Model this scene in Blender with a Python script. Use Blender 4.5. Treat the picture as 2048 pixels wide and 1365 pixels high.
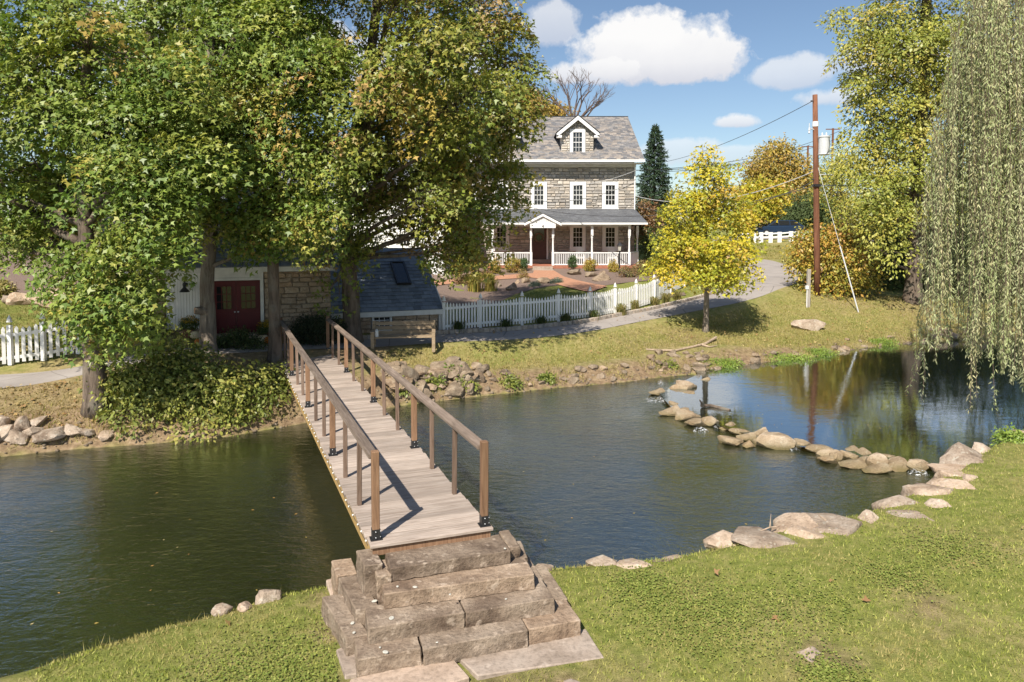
import bpy, bmesh, math, random
import numpy as np
from mathutils import Vector, Matrix, Euler, noise as mnoise

# ------------------------------------------------------------------ scene, camera
SC = bpy.context.scene
COL = SC.collection
for o in list(bpy.data.objects):
    bpy.data.objects.remove(o, do_unlink=True)
CAM_H = 4.9
PITCH = math.radians(3.0)
F = 1400.0
CX, CY = 1024.0, 528.4
cam_d = bpy.data.cameras.new('camera')
cam = bpy.data.objects.new('camera', cam_d)
COL.objects.link(cam)
cam.location = (0, 0, CAM_H)
cam.rotation_euler = (math.pi / 2 - PITCH, 0, 0)
cam_d.sensor_width = 36.0
cam_d.lens = 36.0 * F / 2048.0
cam_d.shift_y = -(682.5 - CY) / 2048.0
cam_d.clip_start = 0.1
cam_d.clip_end = 6000
SC.camera = cam
_fw = np.array([0, math.cos(PITCH), -math.sin(PITCH)])
_up = np.array([0, math.sin(PITCH), math.cos(PITCH)])

def _ray(px, py):
    r = _fw + _up * (-(py - CY) / F)
    return np.array([(px - CX) / F, r[1], r[2]])

def atz(px, py, z):
    """point of the plane at height z"""
    r = _ray(px, py)
    t = (z - CAM_H) / r[2]
    return Vector((r[0] * t, r[1] * t, z))

def aty(px, py, y):
    """point of the upright plane at distance y"""
    r = _ray(px, py)
    t = y / r[1]
    return Vector((r[0] * t, y, CAM_H + r[2] * t))

# ------------------------------------------------------------------ light
SUN_EL = math.radians(47)
SUN_AZ = math.radians(180 + 24)          # compass-like: 0 = +Y, clockwise
sdir = Vector((math.sin(SUN_AZ) * math.cos(SUN_EL), math.cos(SUN_AZ) * math.cos(SUN_EL), math.sin(SUN_EL)))
sun_d = bpy.data.lights.new('sun', 'SUN')
sun_d.energy = 5.0
sun_d.angle = math.radians(0.53)
sun_d.color = (1.0, 0.93, 0.82)
sun = bpy.data.objects.new('sun', sun_d)
sun.rotation_euler = sdir.to_track_quat('Z', 'Y').to_euler()
sun.location = sdir * 50
COL.objects.link(sun)

SC.view_settings.view_transform = 'Standard'
SC.view_settings.look = 'None'
SC.view_settings.exposure = 0.56
SC.view_settings.gamma = 1.0
SC.view_settings.use_curve_mapping = False
SC.render.engine = 'CYCLES'
SC.cycles.max_bounces = 6
SC.cycles.diffuse_bounces = 3
SC.cycles.glossy_bounces = 3
SC.cycles.transmission_bounces = 4
SC.cycles.transparent_max_bounces = 6
SC.cycles.use_denoising = True
SC.cycles.sample_clamp_indirect = 4.0

# ------------------------------------------------------------------ world: sky with cumulus
W = bpy.data.worlds.new('World')
SC.world = W
W.use_nodes = True
W.cycles.sampling_method = 'MANUAL'
W.cycles.sample_map_resolution = 256
nt = W.node_tree
nt.nodes.clear()
def wn(t, **k):
    n = nt.nodes.new(t)
    for a, b in k.items():
        setattr(n, a, b)
    return n
def wmath(op, a, b=None, c=None, clamp=False):
    n = wn('ShaderNodeMath', operation=op)
    n.use_clamp = clamp
    for i, v in enumerate((a, b, c)):
        if v is None: continue
        if isinstance(v, (int, float)): n.inputs[i].default_value = v
        else: nt.links.new(v, n.inputs[i])
    return n.outputs[0]
sky = wn('ShaderNodeTexSky')
sky.sky_type = 'NISHITA'
sky.sun_disc = False
sky.sun_elevation = SUN_EL
sky.sun_rotation = SUN_AZ
sky.altitude = 100
sky.air_density = 1.0
sky.dust_density = 0.35
sky.ozone_density = 2.2
tc = wn('ShaderNodeTexCoord')
sep = wn('ShaderNodeSeparateXYZ')
nt.links.new(tc.outputs['Generated'], sep.inputs[0])
X, Y, Z = sep.outputs
az = wmath('ARCTAN2', X, Y)
hyp = wmath('SQRT', wmath('ADD', wmath('MULTIPLY', X, X), wmath('MULTIPLY', Y, Y)))
el = wmath('ARCTAN2', Z, hyp)
n1 = wn('ShaderNodeTexNoise'); n1.inputs['Scale'].default_value = 11; n1.inputs['Detail'].default_value = 9; n1.inputs['Roughness'].default_value = 0.57
nt.links.new(tc.outputs['Generated'], n1.inputs['Vector'])
n2 = wn('ShaderNodeTexNoise'); n2.inputs['Scale'].default_value = 34; n2.inputs['Detail'].default_value = 6; n2.inputs['Roughness'].default_value = 0.6
nt.links.new(tc.outputs['Generated'], n2.inputs['Vector'])
nz = wmath('ADD', wmath('MULTIPLY', wmath('SUBTRACT', n1.outputs['Fac'], 0.5), 2.0), wmath('MULTIPLY', wmath('SUBTRACT', n2.outputs['Fac'], 0.5), 1.25))

def px_dir(px, py):
    r = _ray(px, py)
    return math.atan2(r[0], r[1]), math.atan2(r[2], math.hypot(r[0], r[1]))
clouds = []   # az, el, half-width, top, bottom, density
for (px, py, hw, top, bot, dens) in [
        (1292, 128, 205, 98, 40, 1.0), (1180, 150, 120, 42, 22, .9), (1108, 52, 62, 48, 50, .62), (1600, 152, 92, 40, 26, .62), (1675, 196, 76, 24, 16, .66),
        (1476, 246, 42, 20, 12, .8), (1368, 300, 90, 26, 34, .5), (1490, 305, 110, 18, 30, .42), (1395, 140, 50, 20, 20, .35), (600, 120, 190, 90, 70, .85), (860, 140, 160, 70, 60, .7),
        (60, 210, 120, 70, 60, .6), (330, 60, 130, 60, 50, .8), (1870, 120, 160, 60, 40, .7), (960, -420, 210, 80, 40, .7), (1500, -330, 170, 70, 40, .7)]:
    a0, e0 = px_dir(px, py)
    clouds.append((a0, e0, hw / F, top / F, bot / F, dens))
rc = random.Random(4)
for k in range(14):                       # the same fair-weather cumulus all round the sky
    a0 = rc.uniform(0.75, 2 * math.pi - 0.75)
    e0 = rc.choice([.08, .13, .2, .3, .45, .7]) * rc.uniform(.8, 1.2)
    hw = rc.uniform(.08, .19)
    clouds.append(((a0 + math.pi) % (2 * math.pi) - math.pi, e0, hw, hw * .5, hw * .22, rc.uniform(.6, 1)))
acc = None; shade = None
for (a0, e0, hw, tp, bt, dens) in clouds:
    da = wmath('DIVIDE', wmath('SUBTRACT', az, a0), hw)
    de = wmath('SUBTRACT', el, e0)
    up_ = wmath('DIVIDE', wmath('MAXIMUM', de, 0.0), tp)
    dn_ = wmath('DIVIDE', wmath('MINIMUM', de, 0.0), bt)
    ev = wmath('ADD', up_, dn_)
    r2 = wmath('ADD', wmath('MULTIPLY', da, da), wmath('MULTIPLY', ev, ev))
    fld = wmath('ADD', wmath('SUBTRACT', 1.0, r2), wmath('MULTIPLY', nz, 1.25))
    m = wmath('MULTIPLY', wmath('MULTIPLY_ADD', fld, 2.1, 0.0, clamp=True), dens)
    acc = m if acc is None else wmath('MAXIMUM', acc, m)
    s = wmath('MULTIPLY', m, wmath('MULTIPLY_ADD', wmath('ADD', ev, wmath('MULTIPLY', nz, 0.3)), 0.7, 0.62, clamp=True))
    shade = s if shade is None else wmath('MAXIMUM', shade, s)
mr = wn('ShaderNodeMix', data_type='RGBA')
nt.links.new(wmath('DIVIDE', shade, wmath('MAXIMUM', acc, 0.02), clamp=True), mr.inputs['Factor'])
mr.inputs['A'].default_value = (5.9, 6.0, 6.6, 1)      # thicker grey base of the clouds
mr.inputs['B'].default_value = (8.5, 8.4, 8.3, 1)
mx = wn('ShaderNodeMix', data_type='RGBA')
nt.links.new(wmath('MULTIPLY', acc, .97), mx.inputs['Factor'])
nt.links.new(sky.outputs[0], mx.inputs['A'])
nt.links.new(mr.outputs['Result'], mx.inputs['B'])
bg = wn('ShaderNodeBackground')
bg.inputs['Strength'].default_value = 0.08
nt.links.new(mx.outputs['Result'], bg.inputs['Color'])
wo = wn('ShaderNodeOutputWorld')
nt.links.new(bg.outputs[0], wo.inputs[0])

# ------------------------------------------------------------------ object helpers
WL = {}
def tag(o, label=None, cat=None, group=None, kind=None):
    if label: o['label'] = label
    if cat: o['category'] = cat
    if group: o['group'] = group
    if kind: o['kind'] = kind
    return o
def thing(name, label, cat, loc=(0, 0, 0), group=None):
    o = bpy.data.objects.new(name, None)
    o.empty_display_size = 0.2
    o.location = loc
    COL.objects.link(o)
    WL[o] = Vector(loc)
    return tag(o, label, cat, group)
def link(name, me, parent=None, loc=None, rot=None, scale=None):
    """an object with (shared) mesh data, loc in world coordinates"""
    o = bpy.data.objects.new(name, me)
    COL.objects.link(o)
    w = Vector(loc) if loc is not None else (WL[parent].copy() if parent else Vector())
    if parent:
        o.parent = parent
        o.location = w - WL[parent]
    else:
        o.location = w
    if rot is not None: o.rotation_euler = rot
    if scale is not None: o.scale = scale
    WL[o] = w
    return o
def set_cols(me, cols):
    a = me.color_attributes.new('Col', 'FLOAT_COLOR', 'POINT')
    c = np.ones((len(me.vertices), 4), np.float32)
    c[:, :3] = np.asarray(cols, np.float32)
    a.data.foreach_set('color', c.ravel())
class MB:
    """collects shapes in world coordinates; build() makes ONE mesh object"""
    def __init__(s):
        s.v = []; s.f = []; s.c = []; s.cur = (1, 1, 1)
    def add(s, vs, fs):
        n = len(s.v)
        s.v += [tuple(p) for p in vs]
        s.f += [tuple(i + n for i in q) for q in fs]
        s.c += [s.cur] * len(vs)
        return s
    BF = [(0, 3, 2, 1), (4, 5, 6, 7), (0, 1, 5, 4), (1, 2, 6, 5), (2, 3, 7, 6), (3, 0, 4, 7)]
    def hexa(s, lo, hi):
        return s.add(list(lo) + list(hi), MB.BF)
    def box(s, c, size, rz=0, m=None):
        x, y, z = [k / 2 for k in size]
        R = m if m is not None else Matrix.Rotation(rz, 3, 'Z')
        c = Vector(c)
        vs = [c + R @ Vector(p) for p in ((-x, -y, -z), (x, -y, -z), (x, y, -z), (-x, y, -z), (-x, -y, z), (x, -y, z), (x, y, z), (-x, y, z))]
        return s.add(vs, MB.BF)
    def bar(s, a, b, w, h, up=(0, 0, 1)):
        a, b = Vector(a), Vector(b)
        d = (b - a).normalized()
        u = Vector(up)
        sd = d.cross(u)
        if sd.length < 1e-4: sd = d.cross(Vector((0, 1, 0)))
        sd.normalize()
        u = sd.cross(d).normalized()
        sd *= w / 2; u *= h / 2
        return s.add([a - sd - u, a + sd - u, a + sd + u, a - sd + u, b - sd - u, b + sd - u, b + sd + u, b - sd + u],
                     [(0, 3, 2, 1), (4, 5, 6, 7), (0, 1, 5, 4), (1, 2, 6, 5), (2, 3, 7, 6), (3, 0, 4, 7)][0:6])
    def tube(s, pts, rad, n=6, cap=True):
        pts = [Vector(p) for p in pts]
        if isinstance(rad, (int, float)): rad = [rad] * len(pts)
        vs = []; fs = []
        ref = None
        for i, p in enumerate(pts):
            d = (pts[min(i + 1, len(pts) - 1)] - pts[max(i - 1, 0)])
            if d.length < 1e-7: d = Vector((0, 0, 1))
            d.normalize()
            if ref is None:
                ref = d.orthogonal().normalized()
            ref = (ref - d * ref.dot(d))
            if ref.length < 1e-5: ref = d.orthogonal()
            ref.normalize()
            b = d.cross(ref)
            for k in range(n):
                a = 2 * math.pi * k / n
                vs.append(p + (ref * math.cos(a) + b * math.sin(a)) * rad[i])
        for i in range(len(pts) - 1):
            for k in range(n):
                fs.append((i * n + k, i * n + (k + 1) % n, (i + 1) * n + (k + 1) % n, (i + 1) * n + k))
        if cap:
            fs.append(tuple(reversed(range(n))))
            fs.append(tuple((len(pts) - 1) * n + k for k in range(n)))
        return s.add(vs, fs)
    def lathe(s, c, prof, n=12):
        c = Vector(c)
        vs = []; fs = []
        for (r, z) in prof:
            for k in range(n):
                a = 2 * math.pi * k / n
                vs.append(c + Vector((r * math.cos(a), r * math.sin(a), z)))
        for i in range(len(prof) - 1):
            for k in range(n):
                fs.append((i * n + k, i * n + (k + 1) % n, (i + 1) * n + (k + 1) % n, (i + 1) * n + k))
        fs.append(tuple(reversed(range(n))))
        fs.append(tuple((len(prof) - 1) * n + k for k in range(n)))
        return s.add(vs, fs)
    def prism(s, poly, off):
        """polygon (list of points) pushed along off"""
        off = Vector(off)
        n = len(poly)
        vs = [Vector(p) for p in poly] + [Vector(p) + off for p in poly]
        fs = [tuple(reversed(range(n))), tuple(range(n, 2 * n))]
        fs += [(i, (i + 1) % n, (i + 1) % n + n, i + n) for i in range(n)]
        return s.add(vs, fs)
    def mesh(s, name, material, origin=(0, 0, 0), smooth=False, colors=False):
        me = bpy.data.meshes.new(name)
        ox, oy, oz = origin
        me.from_pydata([(x - ox, y - oy, z - oz) for (x, y, z) in s.v], [], s.f)
        if colors: set_cols(me, s.c)
        if smooth: me.polygons.foreach_set('use_smooth', [True] * len(me.polygons))
        if material: me.materials.append(material)
        me.update()
        return me
    def build(s, name, material, parent=None, smooth=False, colors=False, loc=None, bevel=0):
        org = WL[parent] if parent else (Vector(loc) if loc is not None else Vector())
        me = s.mesh(name, material, org, smooth, colors)
        if bevel:
            bm = bmesh.new(); bm.from_mesh(me)
            bmesh.ops.remove_doubles(bm, verts=bm.verts, dist=1e-5)
            bmesh.ops.recalc_face_normals(bm, faces=bm.faces)
            bmesh.ops.bevel(bm, geom=[e for e in bm.edges if len(e.link_faces) == 2 and e.calc_face_angle(0) > .6], offset=bevel, segments=1, affect='EDGES', profile=.5)
            bm.to_mesh(me); bm.free()
        else:
            bm = bmesh.new(); bm.from_mesh(me)
            bmesh.ops.recalc_face_normals(bm, faces=bm.faces)
            bm.to_mesh(me); bm.free()
        return link(name, me, parent, loc=org)
def np_mesh(name, verts, polys, k, material, cols=None, smooth=False, origin=None):
    """mesh from numpy: verts (N,3), polys (M,k)"""
    me = bpy.data.meshes.new(name)
    v = np.asarray(verts, np.float32)
    if origin is not None: v = v - np.asarray(origin, np.float32)
    p = np.asarray(polys, np.int32)
    me.vertices.add(len(v)); me.vertices.foreach_set('co', v.ravel())
    me.loops.add(p.size); me.loops.foreach_set('vertex_index', p.ravel())
    me.polygons.add(len(p))
    me.polygons.foreach_set('loop_start', np.arange(0, p.size, k, dtype=np.int32))
    if smooth: me.polygons.foreach_set('use_smooth', np.ones(len(p), bool))
    if cols is not None: set_cols(me, cols)
    if material: me.materials.append(material)
    me.update(calc_edges=True)
    me.validate()
    return me
ORD = ['first', 'second', 'third', 'fourth', 'fifth', 'sixth', 'seventh', 'eighth', 'ninth', 'tenth', 'eleventh', 'twelfth', 'thirteenth', 'fourteenth', 'fifteenth',
       'sixteenth', 'seventeenth', 'eighteenth', 'nineteenth', 'twentieth']
def ordinal(i):
    if i < 20: return ORD[i]
    if i >= 99: return 'hundredth' if i == 99 else 'hundred and ' + ordinal(i - 100)
    t = ['twenty', 'thirty', 'forty', 'fifty', 'sixty', 'seventy', 'eighty', 'ninety'][(i + 1) // 10 - 2]
    u = (i + 1) % 10
    return t[:-1] + 'ieth' if u == 0 else t + '-' + ORD[u - 1]
# ------------------------------------------------------------------ materials
class NM:
    def __init__(s, name, rough=.8, spec=.3):
        s.m = bpy.data.materials.new(name)
        s.m.use_nodes = True
        s.nt = s.m.node_tree
        s.b = s.nt.nodes['Principled BSDF']
        s.b.inputs['Roughness'].default_value = rough
        s.b.inputs['Specular IOR Level'].default_value = spec
        s._c = None
    def n(s, t, **k):
        q = s.nt.nodes.new(t)
        for a, b in k.items(): setattr(q, a, b)
        return q
    def l(s, a, b): s.nt.links.new(a, b)
    def co(s, kind='Object', scale=None, rot=None):
        if s._c is None: s._c = s.n('ShaderNodeTexCoord')
        o = s._c.outputs[kind]
        if kind == 'World':
            o = s.n('ShaderNodeNewGeometry').outputs['Position']
        if scale is not None or rot is not None:
            mp = s.n('ShaderNodeMapping')
            if scale is not None: mp.inputs['Scale'].default_value = scale
            if rot is not None: mp.inputs['Rotation'].default_value = rot
            s.l(o, mp.inputs['Vector']); o = mp.outputs[0]
        return o
    def pos(s, scale=None, rot=None):
        o = s.n('ShaderNodeNewGeometry').outputs['Position']
        if scale is not None or rot is not None:
            mp = s.n('ShaderNodeMapping')
            if scale is not None: mp.inputs['Scale'].default_value = scale
            if rot is not None: mp.inputs['Rotation'].default_value = rot
            s.l(o, mp.inputs['Vector']); o = mp.outputs[0]
        return o
    def noise(s, vec, scale=5, detail=4, rough=.55, dist=0):
        q = s.n('ShaderNodeTexNoise')
        q.inputs['Scale'].default_value = scale; q.inputs['Detail'].default_value = detail
        q.inputs['Roughness'].default_value = rough; q.inputs['Distortion'].default_value = dist
        s.l(vec, q.inputs['Vector'])
        return q.outputs['Fac']
    def vor(s, vec, scale=5, feature='F1', out='Distance'):
        q = s.n('ShaderNodeTexVoronoi', feature=feature)
        q.inputs['Scale'].default_value = scale
        s.l(vec, q.inputs['Vector'])
        return q.outputs[out]
    def ramp(s, fac, stops):
        q = s.n('ShaderNodeValToRGB')
        e = q.color_ramp.elements
        while len(e) < len(stops): e.new(.5)
        for i, (p, c) in enumerate(stops):
            e[i].position = p
            e[i].color = (c, c, c, 1) if isinstance(c, (int, float)) else (*c, 1)
        s.l(fac, q.inputs[0])
        return q.outputs[0]
    def mix(s, fac, a, b, mode='MIX'):
        q = s.n('ShaderNodeMix', data_type='RGBA', blend_type=mode)
        for i, v in (('Factor', fac), ('A', a), ('B', b)):
            if isinstance(v, (int, float)) and i == 'Factor': q.inputs[i].default_value = v
            elif isinstance(v, (tuple, list)): q.inputs[i].default_value = (*v, 1)
            elif isinstance(v, (int, float)): q.inputs[i].default_value = (v, v, v, 1)
            else: s.l(v, q.inputs[i])
        return q.outputs['Result']
    def math(s, op, a, b=None, clamp=False):
        q = s.n('ShaderNodeMath', operation=op); q.use_clamp = clamp
        for i, v in enumerate((a, b)):
            if v is None: continue
            if isinstance(v, (int, float)): q.inputs[i].default_value = v
            else: s.l(v, q.inputs[i])
        return q.outputs[0]
    def rnd(s): return s.n('ShaderNodeObjectInfo').outputs['Random']
    def attr(s, name='Col'): return s.n('ShaderNodeVertexColor', layer_name=name).outputs['Color']
    def base(s, c):
        if isinstance(c, (tuple, list)): s.b.inputs['Base Color'].default_value = (*c, 1)
        else: s.l(c, s.b.inputs['Base Color'])
        return s
    def bump(s, h, strength=.5, dist=.02):
        q = s.n('ShaderNodeBump')
        q.inputs['Strength'].default_value = strength; q.inputs['Distance'].default_value = dist
        s.l(h, q.inputs['Height']); s.l(q.outputs[0], s.b.inputs['Normal'])
        return s

def plain(name, c, rough=.6, spec=.3, var=.12, scale=6, bump=.0):
    k = NM(name, rough, spec)
    f = k.noise(k.pos(), scale, 5)
    lo = tuple(x * (1 - var) for x in c); hi = tuple(min(1, x * (1 + var)) for x in c)
    k.base(k.ramp(f, [(.3, lo), (.7, hi)]))
    if bump: k.bump(f, bump, .01)
    return k.m

MAT = {}
# painted white wood
MAT['white'] = plain('white_paint', (.80, .79, .77), .5, .35, .06, 3)
MAT['white_old'] = plain('white_paint_weathered', (.66, .65, .62), .6, .3, .12, 4, .1)
MAT['vinyl'] = plain('white_fence_paint', (.82, .81, .79), .45, .4, .04, 2)
# weathered bridge wood: per piece tone, grain along local X
def wood(name, a, b, c, grain=(2.2, 26, 26), rough=.75, wear=.5, piece=.35):
    k = NM(name, rough, .25)
    v = k.co('Object', grain)
    r = k.rnd()
    ad = k.n('ShaderNodeVectorMath', operation='ADD')
    cv = k.n('ShaderNodeCombineXYZ')
    k.l(k.math('MULTIPLY', r, 37.0), cv.inputs[0]); k.l(k.math('MULTIPLY', r, 91.0), cv.inputs[1])
    k.l(v, ad.inputs[0]); k.l(cv.outputs[0], ad.inputs[1])
    f = k.noise(ad.outputs[0], 1.0, 7, .62, 1.2)
    col = k.ramp(f, [(.25, a), (.5, b), (.78, c)])
    tone = k.ramp(r, [(0, 1 - piece), (1, 1 + piece * .35)])
    col = k.mix(1.0, col, tone, 'MULTIPLY')
    blot = k.noise(k.pos(), 1.7, 4)
    col = k.mix(k.math('MULTIPLY', k.ramp(blot, [(.45, 0.0), (.7, 1.0)]), wear), col, tuple(x * .62 for x in b))
    k.base(col).bump(f, .35, .006)
    return k.m
MAT['deck'] = wood('grey_deck_board', (.225, .17, .135), (.415, .34, .285), (.55, .47, .41), (1.8, 24, 24), .8, .35, .3)
MAT['post'] = wood('brown_post_wood', (.13, .072, .042), (.27, .155, .09), (.37, .235, .145), (26, 26, 2.0), .75, .25, .3)
MAT['baluster'] = wood('dark_baluster_wood', (.10, .062, .043), (.20, .135, .098), (.30, .215, .165), (26, 26, 2.0), .8, .3, .3)
MAT['rail'] = wood('weathered_rail_wood', (.10, .075, .058), (.215, .165, .13), (.34, .27, .22), (1.6, 22, 22), .8, .45, .15)
MAT['stringer'] = wood('yellow_stringer_wood', (.28, .175, .06), (.42, .27, .10), (.5, .34, .15), (2, 20, 20), .7, .3, .1)
MAT['bench'] = wood('bench_wood', (.20, .145, .09), (.36, .27, .175), (.48, .38, .27), (2, 22, 22), .75, .3, .2)
MAT['greypost'] = wood('grey_post_wood', (.22, .19, .16), (.38, .34, .30), (.5, .46, .41), (22, 22, 2), .8, .3, .2)
MAT['pole'] = wood('utility_pole_wood', (.07, .03, .018), (.185, .08, .045), (.28, .13, .075), (9, 9, .7), .85, .55, .1)
MAT['driftwood'] = plain('driftwood', (.38, .29, .21), .85, .2, .3, 9, .3)
MAT['black'] = plain('black_metal', (.02, .02, .022), .45, .5, .1)
MAT['galv'] = plain('galvanised_metal', (.55, .56, .57), .4, .6, .08)
MAT['wire'] = plain('wire_metal', (.06, .06, .065), .5, .4, .1)
MAT['wire_light'] = plain('aluminium_wire', (.50, .50, .50), .45, .5, .1)

def bark(name, a, b):
    k = NM(name, .9, .15)
    v = k.co('Object', (9, 9, 1.6))
    f = k.noise(v, 1.0, 8, .68, .6)
    g = k.noise(k.co('Object'), 2.3, 4)
    c = k.ramp(f, [(.3, a), (.62, b)])
    c = k.mix(k.ramp(g, [(.5, 0.0), (.68, .55)]), c, (.21, .20, .16))
    k.base(c).bump(f, .9, .05)
    return k.m
MAT['bark'] = bark('maple_bark', (.045, .035, .028), (.19, .145, .11))
MAT['bark_pale'] = bark('pale_bark', (.09, .07, .055), (.30, .25, .20))
MAT['twig'] = plain('twig_bark', (.16, .12, .09), .9, .1, .25, 8)
MAT['dead'] = plain('dead_branch_bark', (.13, .095, .08), .9, .1, .2, 3)

def leaf(name, trans=.24, rough=.45, spec=.4):
    k = NM(name, rough, spec)
    c = k.attr()
    k.base(c)
    t = k.n('ShaderNodeBsdfTranslucent')
    tcol = k.mix(1.0, c, (1.0, 1.05, .55), 'MULTIPLY')
    k.l(tcol, t.inputs['Color'])
    ms = k.n('ShaderNodeMixShader')
    ms.inputs[0].default_value = trans
    k.l(k.b.outputs[0], ms.inputs[1]); k.l(t.outputs[0], ms.inputs[2])
    k.l(ms.outputs[0], k.nt.nodes['Material Output'].inputs[0])
    return k.m
MAT['leaf'] = leaf('leaf_surface')
MAT['leaf_dull'] = leaf('leaf_surface_dull', .22, .65, .2)
MAT['needle'] = leaf('needle_surface', .08, .6, .2)
MAT['grass'] = leaf('grass_blade_surface', .25, .6, .2)

# stones
def stone(name, cols, scale=2.5, lichen=.4, bump=.6, attr=False, moss=0.0, pit=.8):
    k = NM(name, .88, .2)
    v = k.co('Object')
    r = k.rnd()
    ad = k.n('ShaderNodeVectorMath', operation='ADD')
    cv = k.n('ShaderNodeCombineXYZ')
    k.l(k.math('MULTIPLY', r, 53.0), cv.inputs[0]); k.l(k.math('MULTIPLY', r, 17.0), cv.inputs[2])
    k.l(k.pos(), ad.inputs[0]); k.l(cv.outputs[0], ad.inputs[1])
    f = k.noise(ad.outputs[0], scale, 7, .6, .4)
    n = len(cols)
    c = k.ramp(f, [(.28 + .44 * i / (n - 1), q) for i, q in enumerate(cols)])
    tone = k.ramp(r, [(0, (.80, .78, .76)), (.5, (1, .98, .95)), (1, (1.12, 1.02, .93))])
    c = k.mix(1.0, c, tone, 'MULTIPLY')
    if attr: c = k.mix(1.0, c, k.attr(), 'MULTIPLY')
    if lichen:
        g = k.noise(ad.outputs[0], scale * 4.5, 3, .5)
        c = k.mix(k.ramp(g, [(.60, 0.0), (.70, lichen)]), c, tuple(min(.62, x * 1.25) for x in cols[-1]))
    d = k.noise(ad.outputs[0], scale * 9, 6, .65)
    dk = k.ramp(d, [(.30, .55), (.52, 1.0)])
    c = k.mix(pit, c, dk, 'MULTIPLY')
    if moss:
        sp = k.n('ShaderNodeSeparateXYZ'); k.l(k.pos(), sp.inputs[0])
        lowz = k.math('SUBTRACT', 1.0, k.math('MULTIPLY', k.math('SUBTRACT', sp.outputs[2], .03), 4.5), True)
        mm = k.math('MULTIPLY', lowz, k.ramp(f, [(.35, .4), (.6, 1.0)]))
        c = k.mix(k.math('MULTIPLY', mm, moss), c, (.11, .085, .02))
    k.base(c).bump(k.math('ADD', f, k.math('MULTIPLY', d, .5)), bump, .05)
    return k.m
MAT['boulder'] = stone('tan_boulder_stone', [(.20, .145, .105), (.42, .335, .26), (.58, .50, .42)], 2.8, .35, 1.0)
MAT['weir'] = stone('weir_stone', [(.20, .14, .085), (.42, .325, .23), (.58, .49, .39)], 3.0, .3, 1.0, False, .85)
MAT['bankrock'] = stone('bank_stone', [(.12, .09, .065), (.27, .21, .15), (.42, .35, .27)], 3.2, .3, 1.0)
MAT['step'] = stone('weathered_step_stone', [(.14, .10, .074), (.285, .222, .168), (.43, .35, .275)], 2.2, .55, 1.0)
MAT['slab'] = stone('flagstone', [(.28, .225, .18), (.40, .33, .275), (.47, .40, .34)], 1.8, .3, .4)
MAT['housestone'] = stone('house_wall_stone', [(.49, .465, .43), (.63, .60, .56), (.74, .71, .67)], 1.2, .2, .4, True, 0.0, .25)
MAT['millstone'] = stone('mill_wall_stone', [(.26, .195, .135), (.42, .33, .245), (.54, .45, .36)], 2.2, .25, .7)
MAT['kerb'] = stone('granite_kerb_stone', [(.30, .26, .22), (.44, .39, .34), (.54, .50, .45)], 5, .3, .5)
MAT['mortar'] = plain('lime_mortar', (.62, .58, .52), .95, .1, .12, 5, .3)
MAT['mortar_dark'] = plain('old_mortar', (.36, .31, .26), .95, .1, .15, 5, .3)
def slate(name, c, attr):
    k = NM(name, .6, .4)
    f = k.noise(k.pos(), 7, 6, .6)
    q = k.ramp(f, [(.3, tuple(x * .78 for x in c)), (.7, tuple(x * 1.2 for x in c))])
    if attr: q = k.mix(1.0, q, k.attr(), 'MULTIPLY')
    else: q = k.mix(1.0, q, k.ramp(k.rnd(), [(0, .72), (.5, 1.0), (1, 1.22)]), 'MULTIPLY')
    k.base(q).bump(f, .3, .01)
    return k.m
MAT['slate'] = slate('blue_grey_slate', (.18, .205, .24), False)
MAT['roofslate'] = slate('weathered_roof_slate', (.26, .25, .245), True)
MAT['porchroof'] = slate('porch_roof_shingle', (.13, .135, .145), True)
MAT['greyroof'] = slate('grey_wing_shingle', (.20, .21, .225), True)

MAT['red'] = plain('dark_red_paint', (.10, .006, .009), .45, .4, .12, 4)
MAT['brown_door'] = plain('brown_door_wood', (.085, .028, .018), .4, .45, .2, 5)
def glass():
    k = NM('window_glass', .04, .6)
    k.base((.018, .02, .022))
    k.bump(k.noise(k.pos(), 1.1, 2), .06, .02)
    return k.m
MAT['glass'] = glass()
MAT['brick'] = plain('red_brick', (.36, .15, .095), .85, .2, .2, 9, .2)
MAT['orange'] = plain('pumpkin_skin', (.62, .20, .03), .5, .4, .2, 4)
MAT['cream'] = plain('cream_gourd_skin', (.66, .55, .36), .5, .4, .15, 5)
MAT['terracotta'] = plain('plant_pot', (.16, .06, .045), .7, .2, .15)
MAT['car'] = plain('dark_blue_car_paint', (.018, .035, .07), .22, .6, .05)
MAT['rubber'] = plain('tyre_rubber', (.02, .02, .02), .8, .2, .1)
MAT['lampglass'] = plain('lantern_glass', (.58, .55, .48), .2, .5, .05)
MAT['bead'] = plain('small_glass_lamp', (.75, .75, .72), .25, .6, .03)
MAT['lichen'] = plain('pale_lichen', (.50, .48, .42), .9, .1, .2, 30)
MAT['cut'] = plain('fresh_cut_wood', (.40, .26, .16), .8, .2, .2, 12)

# asphalt drive
k = NM('drive_asphalt', .9, .2)
f = k.noise(k.pos(), 1.1, 5); g = k.noise(k.pos(), 60, 3)
c = k.ramp(f, [(.3, (.31, .275, .25)), (.7, (.39, .35, .32))])
c = k.mix(.5, c, k.ramp(g, [(.35, .72), (.65, 1.1)]), 'MULTIPLY')
v = k.math('LESS_THAN', k.vor(k.pos(), .55, 'DISTANCE_TO_EDGE'), .006)
c = k.mix(k.math('MULTIPLY', v, .5), c, (.09, .08, .07))
k.base(c).bump(g, .3, .01)
MAT['asphalt'] = k.m
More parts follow.
